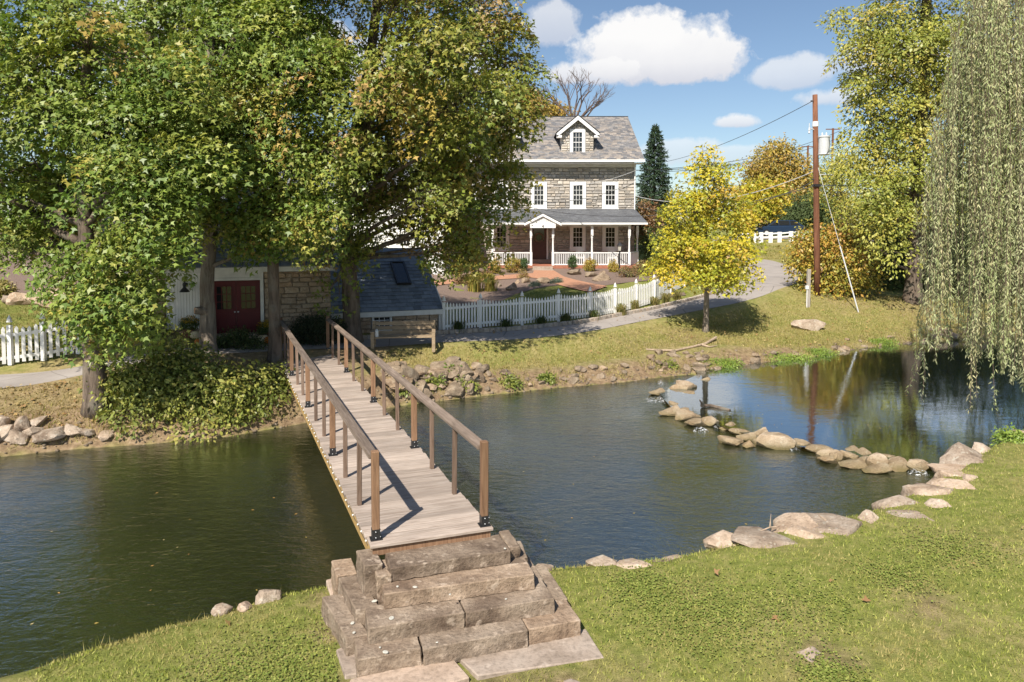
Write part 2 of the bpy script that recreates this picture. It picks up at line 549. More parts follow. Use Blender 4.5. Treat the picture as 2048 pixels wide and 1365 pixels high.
# brick path
k = NM('brick_path', .85, .2)
br = k.n('ShaderNodeTexBrick')
br.inputs['Scale'].default_value = 4.5
br.inputs['Color1'].default_value = (.47, .24, .145, 1); br.inputs['Color2'].default_value = (.36, .17, .10, 1); br.inputs['Mortar'].default_value = (.42, .30, .22, 1)
br.inputs['Mortar Size'].default_value = .012
k.l(k.pos(), br.inputs['Vector'])
k.base(br.outputs['Color'])
MAT['brickpath'] = k.m
# mulch
k = NM('bark_mulch', .95, .1)
f = k.noise(k.pos(), 34, 5, .7); g = k.noise(k.pos(), 1.3, 3)
c = k.ramp(f, [(.3, (.11, .078, .062)), (.7, (.29, .215, .178))])
c = k.mix(k.ramp(g, [(.4, 0.0), (.7, .35)]), c, (.25, .18, .14))
k.base(c).bump(f, .8, .03)
MAT['mulch'] = k.m
# ground: grass + dirt by attribute (R dirt, G dryness, B wet bed)
k = NM('lawn_ground', .95, .1)
a = k.n('ShaderNodeVertexColor', layer_name='Col')
sp = k.n('ShaderNodeSeparateColor'); k.l(a.outputs['Color'], sp.inputs[0])
p = k.pos()
f1 = k.noise(p, 1.0, 5, .6); f2 = k.noise(p, 7, 5, .65); f3 = k.noise(p, 60, 4, .7)
gr = k.ramp(f2, [(.28, (.13, .155, .035)), (.48, (.205, .225, .055)), (.72, (.32, .29, .105))])
dry = k.ramp(f2, [(.3, (.26, .215, .085)), (.7, (.44, .345, .175))])
dm = k.math('ADD', k.math('MULTIPLY', k.math('SUBTRACT', f1, .5), 2.2), sp.outputs[1], True)
c = k.mix(dm, gr, dry)
dirt = k.ramp(f2, [(.3, (.15, .10, .06)), (.55, (.29, .205, .125)), (.75, (.42, .32, .205))])
de = k.math('ADD', k.math('MULTIPLY', k.math('SUBTRACT', k.noise(p, 2.4, 6, .65), .5), 1.5), sp.outputs[0], True)
de = k.math('MULTIPLY', de, k.math('GREATER_THAN', sp.outputs[0], .02))
c = k.mix(de, c, dirt)
c = k.mix(.75, c, k.ramp(f3, [(.25, .5), (.6, 1.15)]), 'MULTIPLY')
bed = k.ramp(f2, [(.3, (.045, .042, .016)), (.55, (.11, .085, .035)), (.75, (.20, .14, .07))])
c = k.mix(sp.outputs[2], c, bed)
k.base(c).bump(k.math('ADD', f3, f2), .7, .04)
MAT['ground'] = k.m
# water: clear film of reflection over murky green body through which the bed shows a little
def water(name, ripple, scale, murk, clear, gloss):
    k = NM(name, .4, .2)
    p = k.pos((1, 1, 1))
    w1 = k.noise(k.pos((.8, 1.7, 1), (0, 0, .35)), scale, 3, .55, .5)
    w2 = k.noise(k.pos((1, 1.5, 1), (0, 0, -.2)), scale * 3.2, 3, .6, .8)
    g = k.ramp(k.noise(p, .35, 2), [(.35, .35), (.65, 1.0)])
    h = k.math('MULTIPLY', k.math('ADD', w1, k.math('MULTIPLY', w2, .42)), g)
    k.base(k.ramp(k.noise(p, .5, 3), [(.3, murk), (.7, tuple(x * 1.5 for x in murk))]))
    bp_ = k.n('ShaderNodeBump'); bp_.inputs['Strength'].default_value = ripple; bp_.inputs['Distance'].default_value = .06
    k.l(h, bp_.inputs['Height'])
    tr = k.n('ShaderNodeBsdfTransparent'); tr.inputs[0].default_value = (.62, .66, .40, 1)
    ms = k.n('ShaderNodeMixShader'); ms.inputs[0].default_value = clear
    k.l(k.b.outputs[0], ms.inputs[1]); k.l(tr.outputs[0], ms.inputs[2])
    gl = k.n('ShaderNodeBsdfGlossy'); gl.inputs['Roughness'].default_value = .03; gl.inputs['Color'].default_value = (.88, .95, 1.0, 1)
    k.l(bp_.outputs[0], gl.inputs['Normal'])
    fr_ = k.n('ShaderNodeFresnel'); fr_.inputs[0].default_value = 1.4; k.l(bp_.outputs[0], fr_.inputs['Normal'])
    fac = k.math('ADD', k.math('MULTIPLY', fr_.outputs[0], .9), gloss, True)
    m2 = k.n('ShaderNodeMixShader')
    k.l(fac, m2.inputs[0]); k.l(ms.outputs[0], m2.inputs[1]); k.l(gl.outputs[0], m2.inputs[2])
    k.l(m2.outputs[0], k.nt.nodes['Material Output'].inputs[0])
    return k.m
MAT['water'] = water('river_water', .44, 3.4, (.022, .026, .008), .4, .20)
MAT['pool'] = water('still_pool_water', .07, 2.0, (.010, .013, .005), .4, .32)
k = NM('white_water_foam', .5, .4)
f = k.noise(k.pos(), 22, 5, .7)
k.base((.82, .84, .86))
tr = k.n('ShaderNodeBsdfTransparent')
ms = k.n('ShaderNodeMixShader')
k.l(k.ramp(f, [(.52, 1.0), (.64, .25)]), ms.inputs[0]); k.l(k.b.outputs[0], ms.inputs[1]); k.l(tr.outputs[0], ms.inputs[2])
k.l(ms.outputs[0], k.nt.nodes['Material Output'].inputs[0])
MAT['foam'] = k.m
# ------------------------------------------------------------------ terrain
near_px = [(-300, 1400), (130, 1292), (330, 1228), (450, 1200), (560, 1168), (660, 1152), (850, 1130), (1075, 1122), (1180, 1114), (1330, 1105), (1440, 1085),
           (1560, 1052), (1700, 1032), (1800, 992), (1880, 950), (1960, 902), (2048, 862), (2300, 790)]
far_px = [(2300, 668), (2048, 678), (1860, 688), (1800, 694), (1700, 707), (1620, 722), (1540, 730), (1450, 742), (1380, 748), (1300, 756), (1250, 763), (1100, 776), (960, 791),
          (830, 806), (700, 826), (590, 848), (450, 872), (300, 886), (130, 898), (0, 912), (-300, 932)]
NEAR = [(-60, -6), (-14, 4.2)] + [tuple(atz(x, y, .26).xy) for x, y in near_px] + [(24, 22), (60, 34)]
FAR = [(60, 60), (34, 34)] + [tuple(atz(x, y, .03).xy) for x, y in far_px] + [(-22, 12.5), (-60, 8)]
RIVER = np.array(NEAR + FAR)

ctrl = []
def cp(px, py, d): ctrl.append(tuple(aty(px, py, d)))
def cz(x, y, z): ctrl.append((x, y, z))
# near lawn
for q in [(-8, 3, .3), (0, 3, .34), (8, 3, .5), (-4.6, 6.5, .27), (-3, 7, .26), (-1.8, 7.6, .27), (-1.2, 6, .27), (0, 6, .28), (0.5, 7.6, .29), (0.6, 6.6, .28), (3, 7.5, .38), (5, 8, .5), (8, 9.6, .58), (10, 11, .62), (12, 13, .66),
          (16, 15.5, .7), (24, 18, .9), (14, 6, .8), (-14, 0, .4), (0, -6, .7)]: cz(*q)
# far side, from the left to the right
for q in [(0, 815, 16.0), (0, 745, 18.0), (160, 800, 16.6), (160, 740, 18.3), (10, 732, 18.7), (150, 714, 19.5), (60, 640, 21.6), (60, 612, 23.2), (60, 575, 25.5), (100, 530, 30), (300, 690, 19.5), (420, 720, 19),
          (420, 685, 20.6), (520, 682, 21.6), (600, 700, 20.6), (660, 700, 21.4), (740, 700, 21.8), (830, 712, 21.6), (960, 738, 21.3), (960, 690, 22.9), (1100, 735, 22.3), (1150, 669, 25), (1300, 712, 24.2),
          (1250, 651, 27), (1350, 634, 29), (1410, 666, 27), (1450, 616, 31.5), (1530, 598, 34), (1580, 571, 38), (1592, 551, 42), (1570, 531, 47), (1530, 516, 52), (1450, 500, 58),
          (1440, 690, 25.4), (1540, 695, 25.8), (1615, 616, 32.6), (1635, 592, 34), (1615, 668, 29), (1700, 625, 32.5), (1750, 660, 30), (1825, 602, 34), (1900, 640, 32), (1900, 600, 37), (2048, 640, 33),
          (888, 658, 24.6), (961, 652, 25.4), (1044, 645, 26.2), (1117, 638, 27), (1180, 628, 27.8), (1230, 618, 28.8), (1272, 609, 29.8), (1308, 596, 30.8), (1369, 578, 33.2), (1440, 560, 37),
          (900, 612, 31), (1000, 612, 31), (960, 592, 35), (1100, 570, 38), (1000, 548, 42.2), (900, 548, 42.2), (1080, 541, 43.6), (1180, 538, 44.2), (1290, 540, 44), (1280, 560, 38),
          (1480, 536, 45), (1420, 527, 48.5), (1550, 486, 60), (1480, 486, 60), (1620, 486, 58), (1550, 473, 66), (1400, 486, 64), (1700, 560, 42), (1740, 540, 50)]: cp(*q)
for q in [(-60, 28, 4), (-60, 60, 6), (-16, 30, 3.4), (-12, 42, 3.2), (0, 70, 3.6), (60, 24, 1.2), (60, 70, 3), (-150, 100, 5), (150, 100, 4), (0, 160, 4), (-300, 300, 4), (300, 300, 4), (0, 400, 4), (-100, -100, 1), (100, -100, 1.5), (40, 5, 1), (-40, -8, .6)]: cz(*q)
C = np.array(ctrl)
def _phi(r): return np.sqrt(r * r + .6)
A = np.zeros((len(C) + 3, len(C) + 3))
dd = np.sqrt(((C[:, None, :2] - C[None, :, :2]) ** 2).sum(-1))
A[:len(C), :len(C)] = _phi(dd) + np.eye(len(C)) * -.25
A[:len(C), -3] = 1; A[:len(C), -2:] = C[:, :2]; A[-3:, :len(C)] = A[:len(C), -3:].T
sol = np.linalg.solve(A, np.concatenate([C[:, 2], [0, 0, 0]]))
def tps(P):
    P = np.atleast_2d(np.asarray(P, float))
    out = np.empty(len(P))
    for i in range(0, len(P), 20000):
        q = P[i:i + 20000]
        r = np.sqrt(((q[:, None, :] - C[None, :, :2]) ** 2).sum(-1))
        out[i:i + 20000] = _phi(r) @ sol[:len(C)] + sol[-3] + q @ sol[-2:]
    return out
def seg_dist(P, poly, closed=True):
    P = np.asarray(P, float)
    n = len(poly)
    best = np.full(len(P), 1e9)
    for i in range(n if closed else n - 1):
        a = np.asarray(poly[i]); b = np.asarray(poly[(i + 1) % n]); ab = b - a
        t = np.clip(((P - a) @ ab) / (ab @ ab + 1e-12), 0, 1)
        best = np.minimum(best, np.hypot(*(P - a - t[:, None] * ab).T))
    return best
def inside(P, poly):
    P = np.asarray(P, float)
    c = np.zeros(len(P), bool)
    n = len(poly)
    for i in range(n):
        (x1, y1), (x2, y2) = poly[i], poly[(i + 1) % n]
        k = ((y1 > P[:, 1]) != (y2 > P[:, 1]))
        xs = (x2 - x1) * (P[:, 1] - y1) / ((y2 - y1) if abs(y2 - y1) > 1e-9 else 1e-9) + x1
        c ^= k & (P[:, 0] < xs)
    return c
# the drive: edges as pairs of points (lower edge, upper edge)
drive_pairs = [((-300, 812, 15.6), (-300, 760, 17.4)), ((0, 777, 16.6), (0, 742, 18.2)), ((160, 758, 17.6), (160, 734, 18.8)), ((330, 735, 18.6), (330, 712, 19.8)), ((520, 716, 19.9), (520, 688, 21.3)),
               ((600, 710, 20.6), (600, 682, 22.0)), ((700, 704, 21.4), (700, 672, 23.0)), ((880, 692, 22.6), (880, 664, 24.3)), ((1000, 687, 23.2), (1000, 652, 25.3)), ((1150, 675, 24.7), (1150, 634, 26.9)),
               ((1250, 659, 26.5), (1250, 618, 28.8)), ((1350, 643, 28.4), (1340, 601, 31.0)), ((1450, 626, 30.6), (1410, 584, 33.8)), ((1530, 606, 33.6), (1460, 569, 36.8)), ((1588, 577, 37.3), (1490, 553, 40)),
               ((1604, 553, 42), (1495, 543, 43)), ((1572, 534, 47), (1475, 533, 46)), ((1530, 520, 51.5), (1430, 525, 49)), ((1450, 508, 55.5), (1360, 518, 52))]
D_lo = np.array([aty(*p[0])[:] for p in drive_pairs]); D_hi = np.array([aty(*p[1])[:] for p in drive_pairs])
def smooth_line(P, n=9):
    P = np.asarray(P)
    out = []
    for i in range(len(P) - 1):
        p0, p1, p2, p3 = P[max(i - 1, 0)], P[i], P[i + 1], P[min(i + 2, len(P) - 1)]
        for t in np.linspace(0, 1, n, endpoint=False):
            out.append(.5 * ((2 * p1) + (-p0 + p2) * t + (2 * p0 - 5 * p1 + 4 * p2 - p3) * t * t + (-p0 + 3 * p1 - 3 * p2 + p3) * t ** 3))
    out.append(P[-1])
    return np.array(out)
D_lo = smooth_line(D_lo); D_hi = smooth_line(D_hi)
D_mid = (D_lo + D_hi) / 2
D_mid[:, 2] = tps(D_mid[:, :2])
for _ in range(6):
    D_mid[1:-1, 2] = (D_mid[:-2, 2] + 2 * D_mid[1:-1, 2] + D_mid[2:, 2]) / 4
DR_POLY = np.concatenate([D_lo[:, :2], D_hi[::-1, :2]])
def drive_z(P):
    P = np.asarray(P, float)
    d = ((P[:, None, :] - D_mid[None, :, :2]) ** 2).sum(-1)
    w = 1 / (d + .15) ** 2
    return (w * D_mid[:, 2]).sum(1) / w.sum(1)
FARL = FAR[1:-1]
def ground_z(P, raw=False):
    P = np.atleast_2d(np.asarray(P, float))
    z = tps(P)
    # flatten to the drive
    near = (P[:, 0] > -25) & (P[:, 0] < 24) & (P[:, 1] > 12) & (P[:, 1] < 62)
    if near.any():
        Q = P[near]
        ins = inside(Q, DR_POLY); d = seg_dist(Q, DR_POLY)
        s = np.where(ins, 1.0, np.clip(1 - d / 1.0, 0, 1)); s = s * s * (3 - 2 * s)
        z[near] = z[near] * (1 - s) + (drive_z(Q) - .03 * ins) * s
    # river
    near = (P[:, 0] > -70) & (P[:, 0] < 70) & (P[:, 1] > -12) & (P[:, 1] < 70)
    Q = P[near]
    ins = inside(Q, RIVER)
    d = seg_dist(Q, RIVER)
    dn = seg_dist(Q, NEAR, False)
    df = seg_dist(Q, FARL, False)
    isnear = dn < df
    w = np.where(isnear, .4, np.where(Q[:, 0] < -5.5, 1.5, np.where(Q[:, 0] < 5, 1.0, 1.3)))
    s = np.clip(d / w, 0, 1)
    s = np.where(isnear, np.sqrt(s), 1 - (1 - s) ** 1.8)
    zz = np.where(ins, -.75 * np.clip(d / 1.6, 0, 1) ** .8, np.maximum(z[near], .12) * s)
    z[near] = zz
    return z
def gz(x, y): return float(ground_z([(x, y)])[0])
def axis(segs):
    out = [segs[0][0]]
    for (a, b, st) in segs:
        n = max(1, int(round((b - a) / st)))
        out += list(np.linspace(a, b, n + 1)[1:])
    return np.array(out)
gx = axis([(-3000, -300, 300), (-300, -60, 30), (-60, -24, 3), (-24, -14, .5), (-14, 20, .2), (20, 34, .6), (34, 70, 3), (70, 300, 30), (300, 3000, 300)])
gy = axis([(-1000, -100, 150), (-100, -10, 10), (-10, 3, .6), (3, 24, .18), (24, 36, .25), (36, 62, .5), (62, 100, 3), (100, 400, 20), (400, 4000, 300)])
GX, GY = np.meshgrid(gx, gy)
P = np.stack([GX.ravel(), GY.ravel()], 1)
Z = ground_z(P)
ins = np.zeros(len(P), bool); m = (np.abs(P[:, 0]) < 70) & (P[:, 1] > -12) & (P[:, 1] < 70)
ins[m] = inside(P[m], RIVER)
dist = np.full(len(P), 50.); dist[m] = seg_dist(P[m], RIVER)
dn = np.full(len(P), 50.); dn[m] = seg_dist(P[m], NEAR, False)
rs = np.random.RandomState(1)
lump = np.array([mnoise.noise((x * .9, y * .9, 3.1)) + .5 * mnoise.noise((x * 2.7, y * 2.7, 7.7)) if (-16 < x < 21 and 3 < y < 40) else 0 for x, y in P])
onroad = np.zeros(len(P), bool); onroad[m] = inside(P[m], DR_POLY) | (seg_dist(P[m], DR_POLY) < .3)
Z = Z + np.where(onroad | ins, 0, lump * .035 * np.clip(dist / .8, 0.2, 1))
colr = np.zeros((len(P), 3))
far_side = dn > dist + .01
# dirt on the far bank, fading inland; dry sun-bleached grass on the far verge
dirt = np.where(far_side & ~ins, np.clip(1.05 - (dist - np.where(P[:, 0] < -6, .9, .55)) / np.where(P[:, 0] < -6, 1.1, .9), 0, 1), 0)
dirt = np.where(far_side & (P[:, 0] > 10.5), dirt * .45, dirt)
dirt = np.where(~far_side & ~ins, np.clip(.85 - dist / .35, 0, .75), dirt)
def blob(x, y, r, a):
    global dirt
    dirt = np.maximum(dirt, a * np.clip(1.3 - np.hypot(P[:, 0] - x, P[:, 1] - y) / r, 0, 1))
for (px, py, r, a) in [(1630, 1305, .30, .8), (1140, 1340, .3, .7), (1270, 1300, .14, .9), (1250, 1355, .18, .8), (1880, 1213, .16, .75), (1690, 1320, .2, .6), (668, 1240, .25, .75), (690, 1350, .25, .9), (1000, 1362, .5, .7), (640, 1180, .3, .45), (1860, 1240, .35, .4)]:
    q = atz(px, py, .42); blob(q.x, q.y, r, a)
for (px, py, d, r, a) in [(1380, 690, 26, 1.2, .6), (1300, 700, 25, 1.0, .45), (1850, 625, 33, 2.2, .6), (1900, 650, 31, 2, .5), (80, 790, 16.5, 1.4, .6), (320, 760, 17.5, 3, .7), (480, 720, 19, 2.5, .7), (700, 715, 20.8, 2.2, .8), (1690, 612, 34, 2, .35)]:
    q = aty(px, py, d); blob(q.x, q.y, r, a)
dryv = np.where(far_side, .42, .1) + np.where(far_side & (P[:, 0] < -6), .35, 0)
dryv = np.where(far_side & (dist > 6) & (P[:, 0] < 12), .0, dryv)
colr[:, 0] = np.where(ins, 0, dirt); colr[:, 1] = dryv; colr[:, 2] = np.where(ins, np.clip(dist / .25, 0, 1), 0)
nx, ny = len(gx), len(gy)
idx = np.arange(nx * ny).reshape(ny, nx)
quads = np.stack([idx[:-1, :-1], idx[:-1, 1:], idx[1:, 1:], idx[1:, :-1]], -1).reshape(-1, 4)
me = np_mesh('ground', np.column_stack([P, Z]), quads, 4, MAT['ground'], colr, True)
tag(link('ground', me), 'grassy ground with bare banks sloping down to the river', kind='structure')

def sheet(name, poly, mat_, lift, label, step=.25, parent=None):
    """a thin skin laid over the ground inside a polygon"""
    poly = np.asarray(poly)[:, :2]
    x0, y0 = poly.min(0); x1, y1 = poly.max(0)
    bm = bmesh.new()
    vs = [bm.verts.new((x, y, 0)) for x, y in poly]
    bm.faces.new(vs)
    n = int((x1 - x0) / step)
    for i in range(1, n):
        bmesh.ops.bisect_plane(bm, geom=bm.verts[:] + bm.edges[:] + bm.faces[:], plane_co=(x0 + (x1 - x0) * i / n, 0, 0), plane_no=(1, 0, 0))
    n = int((y1 - y0) / step)
    for i in range(1, n):
        bmesh.ops.bisect_plane(bm, geom=bm.verts[:] + bm.edges[:] + bm.faces[:], plane_co=(0, y0 + (y1 - y0) * i / n, 0), plane_no=(0, 1, 0))
    pts = np.array([v.co.xy[:] for v in bm.verts])
    zz = ground_z(pts)
    for v, z in zip(bm.verts, zz): v.co.z = z + lift
    bmesh.ops.recalc_face_normals(bm, faces=bm.faces)
    me = bpy.data.meshes.new(name)
    bm.to_mesh(me); bm.free()
    if me.polygons and me.polygons[0].normal.z < 0: me.flip_normals()
    me.materials.append(mat_)
    me.polygons.foreach_set('use_smooth', [True] * len(me.polygons))
    return tag(link(name, me), label, kind='structure')

# drive ribbon
vs = []; fs = []
NW = 7
for i in range(len(D_mid)):
    for k in range(NW):
        t = k / (NW - 1)
        q = D_lo[i] * (1 - t) + D_hi[i] * t
        vs.append((q[0], q[1], 0))
zz = drive_z(np.array(vs)[:, :2])
vs = [(x, y, z + .012 - .02 * (abs((i % NW) - 3) == 3)) for i, ((x, y, _), z) in enumerate(zip(vs, zz))]
for i in range(len(D_mid) - 1):
    for k in range(NW - 1):
        a = i * NW + k
        fs.append((a, a + NW, a + NW + 1, a + 1))
me = np_mesh('driveway', vs, fs, 4, MAT['asphalt'], None, True)
if me.polygons[0].normal.z < 0: me.flip_normals()
tag(link('driveway', me), 'curving pale asphalt driveway between the fence and the river bank', kind='structure')

# water: lower river and upper pool, parted by the weir
weir_px = [(1395, 752), (1318, 790), (1345, 822), (1420, 848), (1500, 876), (1590, 896), (1680, 912), (1770, 928), (1860, 938), (1930, 945)]
WEIR = [tuple(atz(x, y, .05).xy) for x, y in weir_px]
def clip_water(name, pts, z, mat_, label):
    bm = bmesh.new()
    bm.faces.new([bm.verts.new((x, y, z)) for x, y in pts])
    bmesh.ops.triangulate(bm, faces=bm.faces)
    bmesh.ops.recalc_face_normals(bm, faces=bm.faces)
    me = bpy.data.meshes.new(name); bm.to_mesh(me); bm.free()
    if me.polygons[0].normal.z < 0: me.flip_normals()
    me.materials.append(mat_)
    return tag(link(name, me), label, kind='structure')
clip_water('river_water', [(-60, -12), (-14, 1), (-4, 5.5), (4, 6.5), (9.5, 11.0), WEIR[-1]] + WEIR[::-1][1:] + [(5.9, 25.5), (-2, 23.5), (-24, 20), (-60, 14)], 0.0, MAT['water'], 'rippled dark green river flowing under the footbridge')
clip_water('pool_water', WEIR + [(11, 12.5), (20, 16), (60, 28), (60, 66), (30, 38), (16, 32.5), (6.4, 25.6)], 0.10, MAT['pool'], 'still dark pool above the stone weir reflecting the pole')
# ------------------------------------------------------------------ footbridge
DZ = 1.15
Lb0, Lb1 = atz(742, 1093, DZ), atz(598, 802, DZ)
Rb0, Rb1 = atz(988, 1056, DZ), atz(736, 781, DZ)
bu = ((Lb1 - Lb0).normalized() + (Rb1 - Rb0).normalized()).normalized()     # along the bridge
bv = (Rb0 - Lb0).normalized()                                               # along the boards
B_LEN = 13.75
bridge = thing('footbridge', 'narrow weathered timber footbridge with handrails crossing the river', 'footbridge', (Lb0 + Rb0) / 2)
rb = random.Random(11)
pitch_b = .1445
wid = (Rb0 - Lb0).length
bx_ang = math.atan2(bv.y, bv.x)
cs = abs(bv.cross(bu).length)
mbp = MB().box((0, 0, 0), (wid, (pitch_b - .012) * cs, .038))
plank_mesh = []
for k in range(4):
    m_ = mbp.mesh('plank', MAT['deck'])
    bm = bmesh.new(); bm.from_mesh(m_)
    bmesh.ops.bevel(bm, geom=bm.edges[:], offset=.004, segments=1, affect='EDGES')
    bm.to_mesh(m_); bm.free()
    plank_mesh.append(m_)
n_pl = int(B_LEN / pitch_b)
for i in range(n_pl):
    c = (Lb0 + Rb0) / 2 + bu * (pitch_b * (i + .5)) + bv * rb.uniform(-.014, .014)
    o = link('plank', plank_mesh[i % 4], bridge, (c.x, c.y, DZ - .019 + rb.uniform(-.003, .002)), (rb.uniform(-.012, .012), rb.uniform(-.002, .002), bx_ang + rb.uniform(-.004, .004)))
def bp(t, s, z=0.0):
    """t metres along, s = 0 left edge .. 1 right edge"""
    p = Lb0 * (1 - s) + Rb0 * s + bu * t
    return Vector((p.x, p.y, DZ + z))
for s_ in (.055, .5, .945):
    MB().bar(bp(.12, s_, -.17), bp(B_LEN - .1, s_, -.17), .07, .255).build('stringer', MAT['stringer'], bridge)
MB().bar(bp(.06, .02, -.09), bp(.06, .98, -.09), .045, .10).build('end_beam', MAT['post'], bridge)
# grey nailing plank along the board ends on the left edge with little lamps
post_t = {0: [.18, 3.55, 6.92, 10.3, 13.55], 1: [.12, 3.5, 6.87, 10.25, 13.5]}
post_s = {0: .062, 1: .945}
PM = MB().box((0, 0, 0), (.09, .09, 1)).mesh('post', MAT['post'])
BM_ = MB().box((0, 0, 0), (.062, .062, 1)).mesh('baluster', MAT['baluster'])
for m_ in (PM, BM_):
    bm = bmesh.new(); bm.from_mesh(m_)
    bmesh.ops.bevel(bm, geom=bm.edges[:], offset=.006, segments=1, affect='EDGES'); bm.to_mesh(m_); bm.free()
BRK = MB().box((0, 0, .065), (.098, .098, .13)).box((0, 0, .006), (.14, .13, .012)).mesh('bracket', MAT['black'])
BOLT = MB().lathe((0, 0, 0), [(.006, 0), (.006, .01), (.003, .013)], 6).mesh('bolt', MAT['galv'])
RT = .985
for side in (0, 1):
    s_ = post_s[side]
    for j, t in enumerate(post_t[side]):
        h = 1.075 if j in (0, len(post_t[side]) - 1) else RT - .03
        p = bp(t, s_)
        lean = rb.uniform(-.008, .008)
        po = link('post', PM, bridge, p + Vector((0, 0, h / 2)), (lean, rb.uniform(-.006, .006), bx_ang), (1, 1, h))
        # the bracket shoe belongs to the bridge at the post's foot
        br_ = link('post_bracket', BRK, bridge, p + Vector((0, 0, .001)), (0, 0, bx_ang))
        for q in ((-.03, -.0525), (.03, -.0525)):
            for zq in (.04, .11):
                v_ = Matrix.Rotation(bx_ang, 3, 'Z') @ Vector((q[0], q[1], zq))
                link('bolt', BOLT, br_, p + v_, (math.pi / 2, 0, bx_ang))
    for j in range(len(post_t[side]) - 1):
        t0, t1 = post_t[side][j], post_t[side][j + 1]
        for q in (1, 2):
            p = bp(t0 + (t1 - t0) * q / 3, s_ + (.012 if side == 0 else -.012))
            h = RT - .03
            link('baluster', BM_, bridge, p + Vector((0, 0, h / 2)), (rb.uniform(-.012, .012), rb.uniform(-.012, .012), bx_ang), (1, 1, h))
    # the handrail: three planks butted end to end on the posts
    ts = post_t[side]
    cuts = [ts[0] + .05, ts[1] + .9, ts[3] - .4, ts[-1] - .05] if side == 0 else [ts[0] + .05, ts[2] - .3, ts[3], ts[-1] - .05]
    for a_, b_ in zip(cuts[:-1], cuts[1:]):
        pa, pb = bp(a_ + .004, s_), bp(b_ - .004, s_)
        L = (pb - pa).length
        me_ = MB().box((0, 0, 0), (L, .135, .055)).mesh('handrail', MAT['rail'])
        bm = bmesh.new(); bm.from_mesh(me_)
        bmesh.ops.bevel(bm, geom=bm.edges[:], offset=.008, segments=2, affect='EDGES'); bm.to_mesh(me_); bm.free()
        d_ = pb - pa
        link('handrail', me_, bridge, (pa + pb) / 2 + Vector((0, 0, RT)), (.16 if side == 0 else -.16, 0, math.atan2(d_.y, d_.x)))
bead = MB().lathe((0, 0, 0), [(.004, -.012), (.013, -.004), (.013, .006), (.005, .014)], 7).mesh('small_lamp', MAT['bead'])
for i in range(46):
    link('small_lamp', bead, bridge, bp(.2 + i * .285 + rb.uniform(-.05, .05), -.012, -.03 + rb.uniform(-.012, .012)))
MB().tube([bp(.1 + i * .1425, -.012, -.035 + .012 * math.sin(i * 1.7)) for i in range(93)], .004, 4).build('lamp_cable', MAT['wire'], bridge)

# ------------------------------------------------------------------ stone steps
def rough(verts8, amt, cuts, seed, mat_, name, parent=None, loc=None, label=None):
    """block of stone with broken faces: 4 lower and 4 upper corners"""
    bm = bmesh.new()
    vs = [bm.verts.new(v) for v in verts8]
    for f_ in MB.BF: bm.faces.new([vs[i] for i in f_])
    bmesh.ops.recalc_face_normals(bm, faces=bm.faces)
    bmesh.ops.bevel(bm, geom=bm.edges[:], offset=.011, segments=1, affect='EDGES')
    longest = sorted(bm.edges, key=lambda e: -e.calc_length())
    for _ in range(cuts):
        L = [e for e in bm.edges if e.calc_length() > .09]
        if not L: break
        bmesh.ops.subdivide_edges(bm, edges=L, cuts=1, use_grid_fill=True)
    bmesh.ops.triangulate(bm, faces=[f_ for f_ in bm.faces if len(f_.verts) > 4])
    bm.normal_update()
    mv = {}
    for v in bm.verts:
        n_ = v.normal
        p = v.co + Vector((seed * 3.7, seed * 1.3, 0))
        d = mnoise.noise(p * 2.2) * .35 + mnoise.noise(p * 9) * .7 + mnoise.noise(p * 21) * .6
        a_ = amt * (.22 if n_.z > .8 else (.5 if n_.z > .3 else 1.15))
        mv[v] = n_ * d * a_
    for v, d in mv.items(): v.co += d
    me_ = bpy.data.meshes.new(name)
    org = WL[parent] if parent else Vector(loc)
    bmesh.ops.translate(bm, verts=bm.verts, vec=-org)
    bm.to_mesh(me_); bm.free()
    me_.polygons.foreach_set('use_smooth', [True] * len(me_.polygons))
    me_.set_sharp_from_angle(angle=math.radians(28))
    me_.materials.append(mat_)
    return link(name, me_, parent, loc=org)
steps = thing('stone_steps', 'stepped pile of rough sandstone blocks leading up to the near end of the footbridge', 'steps', atz(900, 1200, .4))
def step_row(z, fl, fr, h, depth, splits=(), seed=0):
    A_, B_ = atz(*fl, z), atz(*fr, z)
    e = (B_ - A_).normalized()
    back = Vector((-e.y, e.x, 0))
    cutp = [0] + list(splits) + [1]
    for i in range(len(cutp) - 1):
        a = A_.lerp(B_, cutp[i]) + e * (.008 if i else 0); b = A_.lerp(B_, cutp[i + 1]) - e * (.008 if i < len(cutp) - 2 else 0)
        dz = Vector((0, 0, -h)); dzz = Vector((0, 0, rb.uniform(-.008, .008)))
        jut = back * rb.uniform(-.018, .018)
        lo = [a + dz + jut, b + dz + jut, b + back * depth + dz, a + back * depth + dz]
        hi = [a + jut + dzz, b + jut + dzz, b + back * depth + dzz, a + back * depth + dzz]
        rough(lo + hi, .022, 5, seed + i, MAT['step'], 'step_stone', steps)
    return A_, B_, e, back
def side_stone(p0, p1, w, h, inward, seed):
    """block along p0..p1 (top outer edge), w towards inward"""
    iw = inward * w; dz = Vector((0, 0, -h))
    lo = [p0 + dz, p0 + iw + dz, p1 + iw + dz, p1 + dz]
    hi = [p0, p0 + iw, p1 + iw, p1]
    rough(lo + hi, .024, 5, seed, MAT['step'], 'side_stone', steps)
rows = [(1.03, (780, 1135), (1021, 1099), .17, .46, ()), (.855, (768, 1189), (1070, 1149), .18, .44, ()), (.675, (737, 1257), (1109, 1195), .19, .44, (.50,)), (.50, (715, 1321), (1163, 1240), .22, .46, (.27, .745))]
info = []
for k_, (z, fl, fr, h, dp, sp_) in enumerate(rows):
    info.append(step_row(z, fl, fr, h, dp, sp_, 10 * k_))
up_dir = info[3][3]
A4, B4, e4, b4 = info[3]
